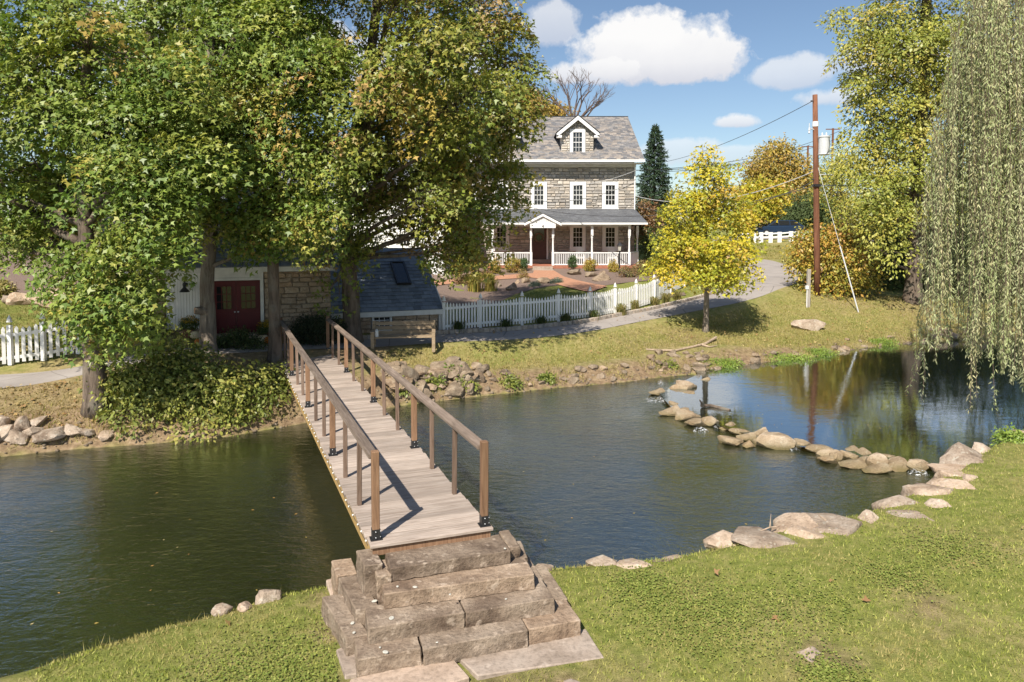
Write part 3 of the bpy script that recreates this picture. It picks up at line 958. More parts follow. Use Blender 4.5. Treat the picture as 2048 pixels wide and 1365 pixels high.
# cheek stones on the left and the right running back to the bridge seat
side_stone(A4 + b4 * .40 - e4 * .08 + Vector((0, 0, .02)), A4 + b4 * 1.35 - e4 * .30 + Vector((0, 0, .02)), .24, .3, e4, 51)
A3, B3, e3, b3 = info[2]
side_stone(A3 + b3 * .40 - e3 * .10, A3 + b3 * 1.20 - e3 * .24, .26, .3, e3, 52)
side_stone(A3 + b3 * 1.22 - e3 * .26 + Vector((0, 0, .01)), A3 + b3 * 1.65 - e3 * .30 + Vector((0, 0, .01)), .25, .5, e3, 53)
A2, B2, e2, b2 = info[1]
side_stone(A2 + b2 * .22 - e2 * .06 + Vector((0, 0, .10)), A2 + b2 * .62 - e2 * .10 + Vector((0, 0, .1)), .17, .4, e2, 54)
A1, B1, e1, b1 = info[0]
side_stone(A1 + b1 * .12 - e1 * .28 + Vector((0, 0, .0)), A1 + b1 * .55 - e1 * .33 + Vector((0, 0, 0.0)), .22, .8, e1, 55)
side_stone(B4 + b4 * .46 - e4 * .22, B4 + b4 * 1.3 - e4 * .20 + Vector((0, 0, .03)), .24, .34, e4, 61)
side_stone(B3 + b3 * .44 - e3 * .20, B3 + b3 * 1.1 - e3 * .18, .22, .34, e3, 62)
side_stone(B2 + b2 * .44 - e2 * .16, B2 + b2 * .9 - e2 * .12, .20, .5, e2, 63)
side_stone(B1 + b1 * .10 + e1 * .02 + Vector((0, 0, -.03)), B1 + b1 * .6 + e1 * .03 + Vector((0, 0, -.03)), .14, .9, e1, 64)
# core that carries the upper rows and the bridge end
pc = [A4 + b4 * .3 + e4 * .25, B4 + b4 * .3 - e4 * .25, B1 + b1 * .5, A1 + b1 * .5]
rough([Vector((p.x, p.y, -.2)) for p in pc] + [Vector((p.x, p.y, .50)) for p in pc], .01, 3, 70, MAT['step'], 'core', steps)
pc = [A2 + b2 * .3, B2 + b2 * .3, B1 + b1 * .52, A1 + b1 * .52]
rough([Vector((p.x, p.y, .3)) for p in pc] + [Vector((p.x, p.y, .86)) for p in pc], .01, 3, 71, MAT['step'], 'core', steps)
# ground slabs in front
sl = [((955, 1352), (1209, 1316), (1172, 1258), (905, 1304)), ((690, 1425), (940, 1356), (897, 1308), (700, 1360)), ((652, 1160), (700, 1330), (735, 1320), (690, 1150)), ((672, 1300), (690, 1352), (745, 1345), (720, 1280))]
for i, q in enumerate(sl):
    ps = [atz(x, y, .31) for x, y in q]
    zc = .315 if i < 2 else .305
    rough([Vector((p.x, p.y, .12)) for p in ps] + [Vector((p.x, p.y, zc + .004 * i)) for p in ps], .008, 4, 80 + i, MAT['slab'], 'base_slab', steps)

LCH = MB().lathe((0, 0, 0), [(.5, 0), (.42, .12), (.1, .16)], 9).mesh('lichen_patch', MAT['lichen'])
for (px, py, z, s_) in [(749, 1203, .68, .07), (705, 1247, .53, .06), (708, 1266, .53, .045), (771, 1305, .51, .07), (783, 1237, .68, .075), (795, 1174, .86, .04), (1010, 1098, 1.035, .04), (1012, 1199, .68, .035), (830, 1175, .86, .06), (760, 1296, .51, .03), (874, 1286, .51, .03), (900, 1190, .86, .035)]:
    p = atz(px, py, z); link('lichen_patch', LCH, steps, p + Vector((0, 0, .004)), (0, 0, rb.uniform(0, 6)), (s_, s_ * .75, .03))
# ------------------------------------------------------------------ rocks
def rock_mesh(seed, flat=.6, sub=3, cuts=14):
    r_ = random.Random(seed)
    bm = bmesh.new()
    bmesh.ops.create_icosphere(bm, subdivisions=sub, radius=.5)
    off = Vector((seed * 5.1, seed * 2.3, 1.7))
    for v in bm.verts:
        v.co *= 1.18 + .3 * mnoise.noise(v.co * 1.6 + off)
    for _ in range(cuts):
        n_ = Vector((r_.gauss(0, 1), r_.gauss(0, 1), r_.gauss(0, 1) * .9)).normalized()
        d = r_.uniform(.24, .42)
        for v in bm.verts:
            e = v.co.dot(n_) - d
            if e > 0: v.co -= n_ * e * .92
    for v in bm.verts:
        v.co += v.co.normalized() * (.045 * mnoise.noise(v.co * 5 + off) + .03 * mnoise.noise(v.co * 11 + off) + .018 * mnoise.noise(v.co * 24 + off))
        v.co.z *= flat
    lo = [min(v.co[i] for v in bm.verts) for i in range(3)]; hi = [max(v.co[i] for v in bm.verts) for i in range(3)]
    for v in bm.verts:
        for i in range(3):
            v.co[i] = (v.co[i] - (lo[i] + hi[i]) / 2) / (hi[i] - lo[i])
    me_ = bpy.data.meshes.new('rock')
    bm.to_mesh(me_); bm.free()
    return me_
ROCKS = [rock_mesh(s_) for s_ in range(9)]
def variant(mat_, smooth=True):
    out = []
    for r_ in ROCKS:
        q = r_.copy(); q.materials.append(mat_)
        if smooth:
            q.polygons.foreach_set('use_smooth', [True] * len(q.polygons))
            try: q.set_sharp_from_angle(angle=math.radians(32))
            except Exception: pass
        out.append(q)
    return out
RK = {n_: variant(MAT[n_]) for n_ in ('boulder', 'weir', 'bankrock', 'slab')}
rr = random.Random(5)
def rock(name, kind, loc, size, label, cat='rock', group=None, rz=None, tilt=.12):
    o = link(name, rr.choice(RK[kind]), None, loc, (rr.uniform(-tilt, tilt), rr.uniform(-tilt, tilt), rz if rz is not None else rr.uniform(0, 6.28)), size)
    return tag(o, label, cat, group)
near_st = [(1092, 1126, 32, 12), (1206, 1116, 60, 16), (1262, 1122, 80, 12), (1330, 1124, 74, 12), (1355, 1110, 50, 22), (1452, 1082, 56, 26), (1524, 1079, 100, 18), (1596, 1054, 78, 42), (1622, 1072, 66, 30), (1682, 1060, 98, 38),
           (1716, 1048, 30, 22), (1754, 1052, 72, 42), (1822, 1050, 92, 40), (1812, 1020, 78, 40), (1878, 1028, 72, 44), (1866, 990, 80, 40), (1916, 988, 84, 42), (1958, 972, 58, 36), (1948, 954, 90, 30), (1952, 934, 88, 48),
           (1892, 948, 36, 32), (1876, 970, 30, 24), (1982, 906, 62, 30), (2006, 912, 44, 14), (2036, 893, 44, 20), (2060, 880, 60, 26), (2110, 862, 60, 26)]
for i, (px, py, w_, h_) in enumerate(near_st):
    p = atz(px, py + h_ * .22, .36)
    sc_ = p.y / F
    W_, H_ = w_ * sc_ * 1.5, max(.2, h_ * sc_ * 1.15)
    if i < 5: W_, H_ = W_ * .72, H_ * .62
    rock('bank_stone', 'boulder', (p.x, p.y + W_ * .12, (.27 if i < 5 else .33) + H_ * .06), (W_, W_ * rr.uniform(.7, .95), H_ * 1.15), 'tan stone edging the near lawn, %s along the water to the right of the steps' % ordinal(i), 'rock', 'stones edging the near lawn', rr.uniform(-.3, .45) + (.5 if px > 1760 else 0))
for i, (px, py, w_, h_) in enumerate([(535, 1190, 44, 34), (487, 1211, 30, 16), (440, 1216, 36, 14), (690, 1160, 30, 20)]):
    p = atz(px, py + 4, .3); sc_ = p.y / F
    rock('bank_stone', 'boulder', (p.x, p.y + .05, .27), (w_ * sc_ * 1.2, w_ * sc_, h_ * sc_ * 1.2), 'small pinkish stone at the near water edge, %s to the left from the steps' % ordinal([1, 2, 3, 0][i]), 'rock', 'stones left of the steps')
weir = [(440, 195, 80, 44), (110, 272, 95, 52), (220, 252, 95, 54), (310, 240, 120, 74), (325, 280, 100, 34), (225, 355, 60, 44), (195, 398, 120, 66), (290, 398, 100, 54), (320, 432, 140, 60), (365, 470, 120, 56), (455, 465, 110, 64), (590, 497, 110, 44),
        (650, 530, 120, 44), (600, 590, 135, 58), (700, 565, 110, 60), (720, 617, 75, 36), (785, 545, 100, 90), (885, 585, 215, 120), (805, 602, 90, 48), (960, 575, 80, 34), (1080, 617, 100, 52), (1180, 642, 150, 56), (1240, 685, 120, 76), (1295, 692, 80, 84), (1375, 655, 110, 54),
        (1390, 692, 110, 56), (1490, 680, 140, 64), (1480, 724, 130, 66), (1570, 728, 120, 116), (1640, 700, 90, 44), (1690, 742, 170, 86), (1820, 748, 120, 96), (1560, 776, 150, 34), (1400, 745, 140, 34), (1240, 715, 110, 34)]
weir.sort(key=lambda q: q[0])
for i, (zx, zy, w_, h_) in enumerate(weir):
    px, py, w_, h_ = 1280 + zx * .3027, 700 + zy * .3027, w_ * .3027, h_ * .3027
    p = atz(px, py + h_ * .25, .06); sc_ = p.y / F
    W_, H_ = w_ * sc_ * 1.22, h_ * sc_ * .95
    rock('weir_rock', 'weir', (p.x, p.y, .04 + H_ * .14), (W_, W_ * rr.uniform(.6, .85), max(.16, H_ * 1.15)), 'brown mossy rock in the weir, %s counted from the far bank' % ordinal(i), 'rock', 'rocks of the weir', rr.uniform(-.6, .3))
# far bank: rubble wall beside the bridge, thinning out upstream
spots = []
for i in range(46):
    t = rr.random(); px = 778 + 190 * t
    py = rr.uniform(742, 800) - 12 * t
    spots.append((px, py, rr.uniform(.28, .78)))
for i in range(26):
    px = rr.uniform(960, 1250); spots.append((px, rr.uniform(752, 786) - (px - 960) * .06, rr.uniform(.14, .32)))
for i in range(34):
    px = rr.uniform(1300, 1440); spots.append((px, rr.uniform(708, 748), rr.uniform(.14, .42)))
for i in range(26):
    px = rr.uniform(1500, 1960); yy = np.interp(px, [1500, 1700, 1960], [733, 706, 682]); spots.append((px, yy - abs(rr.gauss(0, 14)) - 2, rr.uniform(.16, .42)))
for i in range(14):
    px = rr.uniform(1870, 1990); spots.append((px, rr.uniform(655, 684), rr.uniform(.2, .5)))
spots.sort()
def on_ground(px, py):
    """march the viewing line down to the ground"""
    r_ = _ray(px, py)
    ts = np.arange(8, 75, .2)
    pts = np.stack([r_[0] * ts, r_[1] * ts], 1)
    zz = ground_z(pts); zr = CAM_H + r_[2] * ts
    k_ = np.where(zr <= zz)[0]
    if len(k_) == 0: return None
    j = k_[0]
    return Vector((pts[j, 0], pts[j, 1], max(zz[j], .0)))
for i, (px, py, s_) in enumerate(spots):
    p = on_ground(px, py)
    if p is None: continue
    rock('bank_rock', 'bankrock', (p.x, p.y, p.z + s_ * .10), (s_ * rr.uniform(.95, 1.35), s_ * rr.uniform(.7, 1), s_ * rr.uniform(.5, .8)), 'grey brown rubble rock on the far bank, %s upstream from the footbridge' % ordinal(i), 'rock', 'rubble rocks on the far bank', None, .35)
left_st = [(12, 884, 34, 26), (40, 862, 36, 34), (38, 888, 40, 26), (70, 876, 36, 20), (100, 874, 62, 18), (148, 876, 34, 18), (172, 884, 30, 12), (0, 866, 30, 30), (75, 858, 30, 16), (210, 880, 30, 14), (-20, 895, 40, 26)]
for i, (px, py, w_, h_) in enumerate(sorted(left_st)):
    p = on_ground(px, py)
    if p is None: p = atz(px, py, .2)
    sc_ = p.y / F
    rock('bank_rock', 'boulder', (p.x, p.y, p.z + .04), (w_ * sc_ * 1.2, w_ * sc_, h_ * sc_ * 1.3), 'pale stone at the left foot of the far bank, %s from the left' % ordinal(i), 'rock', 'pale stones under the left far bank')
p = on_ground(1615, 662)
rock('boulder', 'boulder', (p.x, p.y + .3, p.z + .12), (1.55, 1.0, .62), 'big flat-topped grey boulder lying on the grass in front of the utility pole', 'rock', None, .15, .06)
for (px, py, w_, lab) in [(1632, 1306, .42, 'flat pale stone sunk in the near lawn far from the steps'), (1142, 1344, .3, 'small flat stone in the grass beside the bottom step')]:
    p = atz(px, py, .43)
    rock('lawn_stone', 'slab', (p.x, p.y, gz(p.x, p.y) - .005), (w_, w_ * .75, .07), lab, 'rock', None, .4, .02)
for (px, py, w_, lab) in [(20, 607, .5, 'leftmost small boulder of the garden behind the left fence'), (42, 592, .75, 'squat grey boulder in front of the left mulch slope'), (100, 590, 1.15, 'long smooth boulder beside the left mulch slope'), (66, 610, .3, 'small stone between the two left garden boulders')]:
    p = aty(px, py, 23.4)
    rock('boulder', 'boulder', (p.x, p.y, gz(p.x, p.y) + w_ * .16), (w_ * 1.3, w_ * .9, w_ * .75), lab, 'rock', None, .1, .08)
# ------------------------------------------------------------------ building helpers
class Fr:
    """upright frame: u along the wall, v up, w out of the wall"""
    def __init__(s, o, ex, n):
        s.o, s.x, s.n = Vector(o), Vector(ex).normalized(), Vector(n).normalized()
    def p(s, u, v, w=0): return s.o + s.x * u + Vector((0, 0, v)) + s.n * w
    def box(s, mb, u0, u1, v0, v1, w0, w1):
        return mb.hexa([s.p(u0, v0, w1), s.p(u1, v0, w1), s.p(u1, v0, w0), s.p(u0, v0, w0)], [s.p(u0, v1, w1), s.p(u1, v1, w1), s.p(u1, v1, w0), s.p(u0, v1, w0)])
    def uv(s, px, py):
        """where the viewing line meets the wall"""
        r = Vector(_ray(px, py)); c = Vector((0, 0, CAM_H))
        t = (s.o - c).dot(s.n) / r.dot(s.n)
        q = c + r * t - s.o
        return q.dot(s.x), q.z
    def rot(s):
        return math.atan2(s.x.y, s.x.x)
def rubble(w0, w1, v0, v1, holes, hmin, hmax, lmin, lmax, rnd):
    """coursed rubble: list of (u, v, w, h)"""
    out = []
    v = v0
    while v < v1 - .03:
        h = min(rnd.uniform(hmin, hmax), v1 - v)
        segs = [(w0, w1)]
        for (a, b, c, d) in holes:
            if b < v + h - .02 and d > v + .02:
                ns = []
                for (s0, s1) in segs:
                    if c <= s0 or a >= s1: ns.append((s0, s1))
                    else:
                        if a > s0: ns.append((s0, a))
                        if c < s1: ns.append((c, s1))
                segs = ns
        for (s0, s1) in segs:
            u = s0
            while u < s1 - .02:
                l = rnd.uniform(lmin, lmax)
                if s1 - u - l < lmin * .7: l = s1 - u
                l = min(l, s1 - u)
                if h > hmin * 1.5 and rnd.random() < .3:
                    k_ = rnd.uniform(.4, .6)
                    out.append((u, v, l, h * k_)); out.append((u, v + h * k_, l, h * (1 - k_)))
                else:
                    out.append((u, v, l, h))
                u += l
        v += h
    return out
def stone_block(mb, fr, u, v, w, h, d0, d1, rnd, gap=.010):
    i = gap; q = min(.022, w * .16, h * .2)
    j = lambda: rnd.uniform(-.35, .35) * q
    lo = [fr.p(u + i, v + i, d0), fr.p(u + w - i, v + i, d0), fr.p(u + w - i, v + h - i, d0), fr.p(u + i, v + h - i, d0)]
    hi = [fr.p(u + i + q + j(), v + i + q + j(), d1 + j()), fr.p(u + w - i - q + j(), v + i + q + j(), d1 + j()), fr.p(u + w - i - q + j(), v + h - i - q + j(), d1 + j()), fr.p(u + i + q + j(), v + h - i - q + j(), d1 + j())]
    mb.add(lo + hi, [(4, 5, 6, 7), (0, 1, 5, 4), (1, 2, 6, 5), (2, 3, 7, 6), (3, 0, 4, 7)])
def shingles(mb, p00, ex, es, width, length, expo, sw, rnd, tones, th=.018, trim=None, jit=.0):
    """rows of shingles on a slope; ex along the eave, es up the slope"""
    ex, es = Vector(ex).normalized(), Vector(es).normalized()
    nn = ex.cross(es).normalized()
    if nn.z < 0: nn = -nn
    rows_ = int(math.ceil(length / expo))
    for r_ in range(rows_):
        s0 = r_ * expo; s1 = min(length, s0 + expo * 1.25)
        x0, x1 = (0, width) if trim is None else trim(s0)
        x = x0 - rnd.uniform(0, sw)
        rowtone = rnd.uniform(.92, 1.08)
        while x < x1:
            w_ = sw * rnd.uniform(.85, 1.15)
            a, b = max(x, x0), min(x + w_ - .006, x1)
            if b - a > .02:
                c = rnd.choice(tones); k_ = rnd.uniform(.85, 1.12) * rowtone
                mb.cur = (c[0] * k_, c[1] * k_, c[2] * k_)
                l0 = th * rnd.uniform(1.7, 2.3)
                f0 = p00 + ex * a + es * s0; f1 = p00 + ex * b + es * s0
                g0 = p00 + ex * a + es * s1; g1 = p00 + ex * b + es * s1
                mb.add([f0, f1, f0 + nn * l0, f1 + nn * l0, g0 + nn * .004, g1 + nn * .004], [(0, 1, 3, 2), (2, 3, 5, 4), (0, 2, 4), (1, 5, 3)])
            x += w_
def window(parent, fr, u0, u1, v0, v1, trim, cols, rws, w=0.0, sill=True, mat_=None, name='window'):
    """trimmed sash window; returns the frame part (children: pane, muntin, sill)"""
    mt = mat_ or MAT['white']
    mb = MB()
    t = trim
    fr.box(mb, u0 - t, u0, v0 - t, v1 + t, w, w + .10)
    fr.box(mb, u1, u1 + t, v0 - t, v1 + t, w, w + .10)
    fr.box(mb, u0, u1, v1, v1 + t, w, w + .098)
    fr.box(mb, u0, u1, v0 - t, v0, w, w + .098)
    f_ = mb.build(name, mt, parent)
    g = MB(); fr.box(g, u0, u1, v0, v1, w + .012, w + .02); g.build('pane', MAT['glass'], f_)
    mu = MB(); th = .022
    for i in range(1, cols):
        x = u0 + (u1 - u0) * i / cols
        fr.box(mu, x - th / 2, x + th / 2, v0, v1, w + .022, w + .042)
    for i in range(1, rws):
        y = v0 + (v1 - v0) * i / rws
        k_ = 1.9 if i * 2 == rws else 1
        fr.box(mu, u0, u1, y - th * k_ / 2, y + th * k_ / 2, w + .024, w + (.05 if k_ > 1 else .044))
    mu.build('muntin', mt, f_)
    if sill:
        s_ = MB(); fr.box(s_, u0 - t - .03, u1 + t + .03, v0 - t - .05, v0 - t - .002, w, w + .15); s_.build('sill', mt, f_)
    return f_
rh = random.Random(21)

# ------------------------------------------------------------------ stone house
HY = 47.0
house = thing('stone_house', 'three storey pale grey stone house with a dormered slate roof and white front porch', 'house', (2, HY, 2.3))
hf = Fr((0, HY, 0), (1, 0, 0), (0, -1, 0))
HX0, HX1 = -4.5, 8.24
EZ, EY, RZ, RY = 9.33, 46.2, 13.15, 53.0
mb = MB()
mb.prism([(HX0, HY + .08, 1.8), (HX0, 59, 1.8), (HX0, 59, 9.05), (HX0, RY, 12.8), (HX0, HY + .08, 9.05)], (HX1 - HX0, 0, 0))
mb.build('wall_core', MAT['mortar'], house)
wins = []
def hw(px0, px1, py0, py1):
    u0, v1 = hf.uv(px0, py0); u1, v0 = hf.uv(px1, py1)
    return (u0, v0, u1, v1)
for cx_ in (1220.3, 1155.7, 1077.6, 1003, 938):
    wins.append(hw(cx_ - 9, cx_ + 9, 371, 410))
for cx_ in (1220.3, 1155.3, 1003, 938):
    wins.append(hw(cx_ - 8.8, cx_ + 8.8, 456, 494))
T = .235
door_r = hw(1063.5, 1093, 452, 519)
holes = [(a - T, b - T - .05, c + T, d + T) for (a, b, c, d) in wins] + [(door_r[0] - .1, 2.0, door_r[2] + .15, door_r[3] + .1)]
tones = [(1, .98, .95), (.9, .885, .87), (1.06, 1.01, .94), (.80, .79, .785), (.95, .89, .82), (.72, .715, .72), (1.12, 1.09, 1.05)]
mb = MB()
for (u, v, w_, h_) in rubble(HX0, HX1, 2.0, 9.02, holes, .12, .26, .22, .62, rh):
    c = rh.choice(tones); k_ = rh.uniform(.88, 1.1); mb.cur = tuple(q * k_ for q in c)
    stone_block(mb, hf, u, v, w_, h_, -.09, rh.uniform(.0, .035), rh, .009)
ws = mb.build('wall_stones', MAT['housestone'], house, colors=True); ws['kind'] = 'stuff'
for (a, b, c, d) in wins:
    window(house, hf, a, c, b, d, T, 3, 4, -.02)
# front door with glass and wreath
a, b, c, d = door_r
mb = MB(); hf.box(mb, a, c, b, d, -.03, .03)
dr = mb.build('front_door', MAT['brown_door'], house)
g = MB(); hf.box(g, a + .12, c - .16, b + 1.22, d - .12, .031, .036); g.build('pane', MAT['glass'], dr)
g = MB()
for q in (0, 1):
    hf.box(g, a + .14 + q * .38, a + .46 + q * .38, b + .2, b + 1.05, .031, .045)
g.build('panel', MAT['brown_door'], dr)
mbx = MB(); hf.box(mbx, a - .09, a, b - .05, d + .08, -.03, .06); hf.box(mbx, c, c + .1, b - .05, d + .08, -.03, .06); hf.box(mbx, a, c, d, d + .08, -.03, .058)
mbx.build('door_frame', MAT['white'], house)
m_ = MB(); hf.box(m_, a - .25, c + .3, 2.5, b, -.05, .35); m_.build('door_sill', MAT['slab'], house)
# eave: gutter, frieze
mb = MB(); mb.box(((-4.95 + 8.7) / 2, EY - .05, EZ - .08), (13.65, .14, .16)); mb.build('gutter', MAT['white'], house)
mb = MB(); mb.box(((-4.9 + 8.62) / 2, (EY + HY) / 2 + .01, EZ - .22), (13.5, HY - EY, .05)).box(((HX0 + HX1) / 2, HY - .03, EZ - .30), (HX1 - HX0 + .06, .09, .24)); mb.build('frieze', MAT['white_old'], house)
mb = MB(); mb.tube([(HX1 - .05, HY - .13, EZ - .2), (HX1 - .05, HY - .13, 6.0)], .045, 8); mb.build('downpipe', MAT['white'], house)
# roof
rtones = [(1, 1, 1), (1.25, 1.18, 1.1), (.72, .74, .78), (1.38, 1.26, 1.12), (.85, .85, .88), (1.1, 1.03, .97)]
mb = MB()
es = Vector((0, RY - EY, RZ - EZ)); sl_ = es.length
shingles(mb, Vector((-4.92, EY - .06, EZ)), (1, 0, 0), es, 13.6, sl_, .2, .3, rh, rtones)
rf = mb.build('roof_slates', MAT['roofslate'], house, colors=True); rf['kind'] = 'stuff'
mb = MB()
mb.prism([(-4.92, EY, EZ - .06), (-4.92, RY, RZ - .06), (-4.92, 59.6, EZ - .06), (-4.92, 59.6, EZ - .16), (-4.92, RY, RZ - .2), (-4.92, EY, EZ - .16)], (13.6, 0, 0))
mb.build('roof', MAT['white_old'], house)
mb = MB(); mb.bar((-4.95, RY, RZ + .03), (8.7, RY, RZ + .03), .16, .07); mb.build('ridge_cap', MAT['black'], house)
# dormers
def dormer(cx_px):
    dy = 47.25
    f_ = Fr((0, dy, 0), (1, 0, 0), (0, -1, 0))
    uc, zb = f_.uv(cx_px, 311)
    _, zt = f_.uv(cx_px, 266)
    _, zp = f_.uv(cx_px, 234)
    hwid = 1.08
    d = MB()
    back = 5.2
    d.prism([f_.p(uc - hwid, zb - .4, -.07), f_.p(uc + hwid, zb - .4, -.07), f_.p(uc + hwid, zt, -.07), f_.p(uc, zp - .25, -.07), f_.p(uc - hwid, zt, -.07)], (0, 3.6, 0))
    dm = d.build('dormer', MAT['mortar'], house)
    u0, v1 = f_.uv(cx_px - 8.8, 266); u1, v0 = f_.uv(cx_px + 8.8, 305)
    v1 = v0 + 1.32
    st = MB()
    def half(v):
        return hwid if v < zt else max(0, hwid * (zp - .25 - v) / (zp - .25 - zt))
    for (u, v, w_, h_) in rubble(-hwid, hwid, zb - .35, zp - .3, [(u0 - uc - .23, v0 - .3, u1 - uc + .23, v1 + .24)], .12, .24, .18, .42, rh):
        hh = min(half(v), half(v + h_))
        a_, b_ = max(u, -hh), min(u + w_, hh)
        if b_ - a_ < .06: continue
        c = rh.choice(tones); st.cur = c
        stone_block(st, f_, uc + a_, v, b_ - a_, h_, -.08, rh.uniform(.0, .03), rh, .008)
    so = st.build('dormer_stones', MAT['housestone'], dm, colors=True); so['kind'] = 'stuff'
    wf = window(dm, f_, u0, u1, v0, v1, .22, 3, 4, -.02, True, None, 'dormer_window')
    # white barge boards and roof planes
    ov = 1.42; zo = zt - .08
    for s_ in (-1, 1):
        e = MB(); e.bar(f_.p(uc + s_ * ov, zo, .30), f_.p(uc + s_ * -.02, zp, .30), .10, .26, (0, -1, 0)); 
        e = MB()
        q0, q1 = Vector((uc + s_ * ov, dy - .36, zo)), Vector((uc, dy - .36, zp + .02))
        e.hexa([q0 + Vector((0, 0, -.26)), q1 + Vector((0, 0, -.28)), q1 + Vector((0, .08, -.28)), q0 + Vector((0, .08, -.26))], [q0, q1, q1 + Vector((0, .08, 0)), q0 + Vector((0, .08, 0))])
        e.box((uc + s_ * (ov - .17), dy - .16, zo - .2), (.34, .4, .16))
        e.build('barge_board', MAT['white'], dm)
        e = MB()
        r0, r1 = q0 + Vector((s_ * .05, 0, .0)), q1 + Vector((0, 0, .02))
        e.hexa([r0, r1, r1 + Vector((0, 4.4, 0)), r0 + Vector((0, 3.2, 0))], [r0 + Vector((0, 0, .06)), r1 + Vector((0, 0, .06)), r1 + Vector((0, 4.4, .06)), r0 + Vector((0, 3.2, .06))])
        e.build('dormer_roof', MAT['porchroof'], dm)
dormer(1155); dormer(1000)
# porch
PY = 44.4; PZ = 2.48
cxs = [985, 1062, 1106, 1184, 1258.5]
PX = [(q - CX) / F * PY for q in cxs]
mb = MB(); mb.box(((PX[0] + PX[-1]) / 2 + .3, (PY + HY) / 2, PZ - .08), (PX[-1] - PX[0] + 1.2, HY - PY + .3, .16)); mb.build('porch_floor', MAT['brick'], house)
mb = MB(); mb.box(((PX[0] + PX[-1]) / 2 + .3, (PY + HY) / 2 + .1, PZ - .5), (PX[-1] - PX[0] + 1.1, HY - PY + .1, .68)); mb.build('porch_base', MAT['mortar'], house)
BRK_ = MB().box((0, 0, 0), (.21, .1, .062)).mesh('brick', MAT['brick'])
for row in range(2):
    for i in range(int((PX[-1] - PX[2]) / .22)):
        link('brick', BRK_, house, (PX[2] + .15 + i * .22 + .1 * row, PY - .13, PZ - .2 - row * .075))
colp = [(.075, .0), (.075, .85), (.055, .88), (.07, .93), (.06, 1.0), (.05, 1.6), (.06, 1.72), (.075, 1.75), (.075, 2.5)]
COLM = MB().lathe((0, 0, 0), colp, 10).box((0, 0, .42), (.16, .16, .84)).box((0, 0, 2.2), (.15, .15, .66)).mesh('porch_column', MAT['white'])
colpos = [(x, PY) for x in PX] + [(8.25, 46.1)]
for (x, y) in colpos: link('porch_column', COLM, house, (x, y, PZ))
BAL = MB().box((0, 0, .39), (.042, .042, .70)).mesh('baluster', MAT['white'])
for (i, j) in ((0, 1), (2, 3), (3, 4), (4, 5)):
    (xa, ya), (xb, yb) = colpos[i], colpos[j]
    A_, B_ = Vector((xa, ya, PZ)), Vector((xb, yb, PZ))
    d_ = (B_ - A_); L = d_.length; d_.normalize()
    A_ += d_ * .085; B_ -= d_ * .085
    rl = MB(); rl.bar(A_ + Vector((0, 0, .80)), B_ + Vector((0, 0, .80)), .09, .075); rl.build('top_rail', MAT['white'], house)
    rl = MB(); rl.bar(A_ + Vector((0, 0, .06)), B_ + Vector((0, 0, .06)), .07, .07); rl.build('bottom_rail', MAT['white'], house)
    n_ = int(L / .118)
    for k_ in range(1, n_):
        q = A_.lerp(B_, k_ / n_); link('baluster', BAL, house, q)
# porch roof
pe = Vector((PX[0] - .7, 44.15, 5.20)); pw = 8.52 - pe.x
es = Vector((0, HY - 44.15, 6.14 - 5.20))
mb = MB()
shingles(mb, pe, (1, 0, 0), es, pw, es.length, .15, .3, rh, [(1, 1, 1), (.88, .88, .9), (1.1, 1.1, 1.1)], .008, lambda s_: (0, pw - .32 * s_ / es.length))
q_ = mb.build('porch_roof_shingles', MAT['porchroof'], house, colors=True); q_['kind'] = 'stuff'
mb = MB(); mb.hexa([pe + Vector((0, 0, -.12)), pe + Vector((pw, 0, -.12)), Vector((8.2, HY, 6.0)), Vector((pe.x, HY, 6.0))], [pe + Vector((0, 0, -.01)), pe + Vector((pw, 0, -.01)), Vector((8.2, HY, 6.12)), Vector((pe.x, HY, 6.12))]); mb.build('porch_roof', MAT['white_old'], house)
mb = MB(); mb.box((pe.x + pw / 2, 44.11, 5.13), (pw + .04, .1, .12)); mb.build('porch_gutter', MAT['white'], house)
mb = MB(); mb.box(((PX[0] + PX[-1]) / 2, PY, 5.03), (PX[-1] - PX[0] + .2, .14, .14)); mb.build('porch_beam', MAT['white_old'], house)
# portico gable over the door with the house number
gy = 43.95; gcx = 1.94; gzp = 5.72; gzb = 5.12; gh = 1.12
por = MB(); por.prism([(gcx - gh + .16, gy + .12, gzb - .02), (gcx + gh - .16, gy + .12, gzb - .02), (gcx, gy + .12, gzp - .12)], (0, .1, 0))
po = por.build('portico_gable', MAT['white_old'], house)
for i in range(13):
    x = gcx - .84 + i * .14
    h_ = (gzp - gzb - .14) * (1 - abs(x - gcx) / .96)
    if h_ > .04:
        e = MB(); e.box((x, gy + .112, gzb + h_ / 2), (.128, .02, h_)); e.build('siding_board', MAT['white_old'], po)
e = MB(); e.box((gcx, gy + .10, gzb - .13), (1.6, .16, .26)); e.build('portico_beam', MAT['white'], po)
for s_ in (-1, 1):
    q0, q1 = Vector((gcx + s_ * (gh + .05), gy, gzb + .02)), Vector((gcx, gy, gzp + .03))
    e = MB(); e.hexa([q0 + Vector((0, 0, -.15)), q1 + Vector((0, 0, -.16)), q1 + Vector((0, .1, -.16)), q0 + Vector((0, .1, -.15))], [q0, q1, q1 + Vector((0, .1, 0)), q0 + Vector((0, .1, 0))]); e.build('barge_board', MAT['white'], po)
    e = MB(); e.hexa([q0, q1, q1 + Vector((0, 1.9, 0)), q0 + Vector((0, .5, 0))], [q0 + Vector((0, 0, .04)), q1 + Vector((0, 0, .04)), q1 + Vector((0, 1.9, .04)), q0 + Vector((0, .5, .04))]); e.build('portico_roof', MAT['porchroof'], po)
tx = bpy.data.curves.new('house_number', 'FONT'); tx.body = '4'; tx.size = .27; tx.extrude = .008; tx.align_x = 'CENTER'
tx.materials.append(MAT['black'])
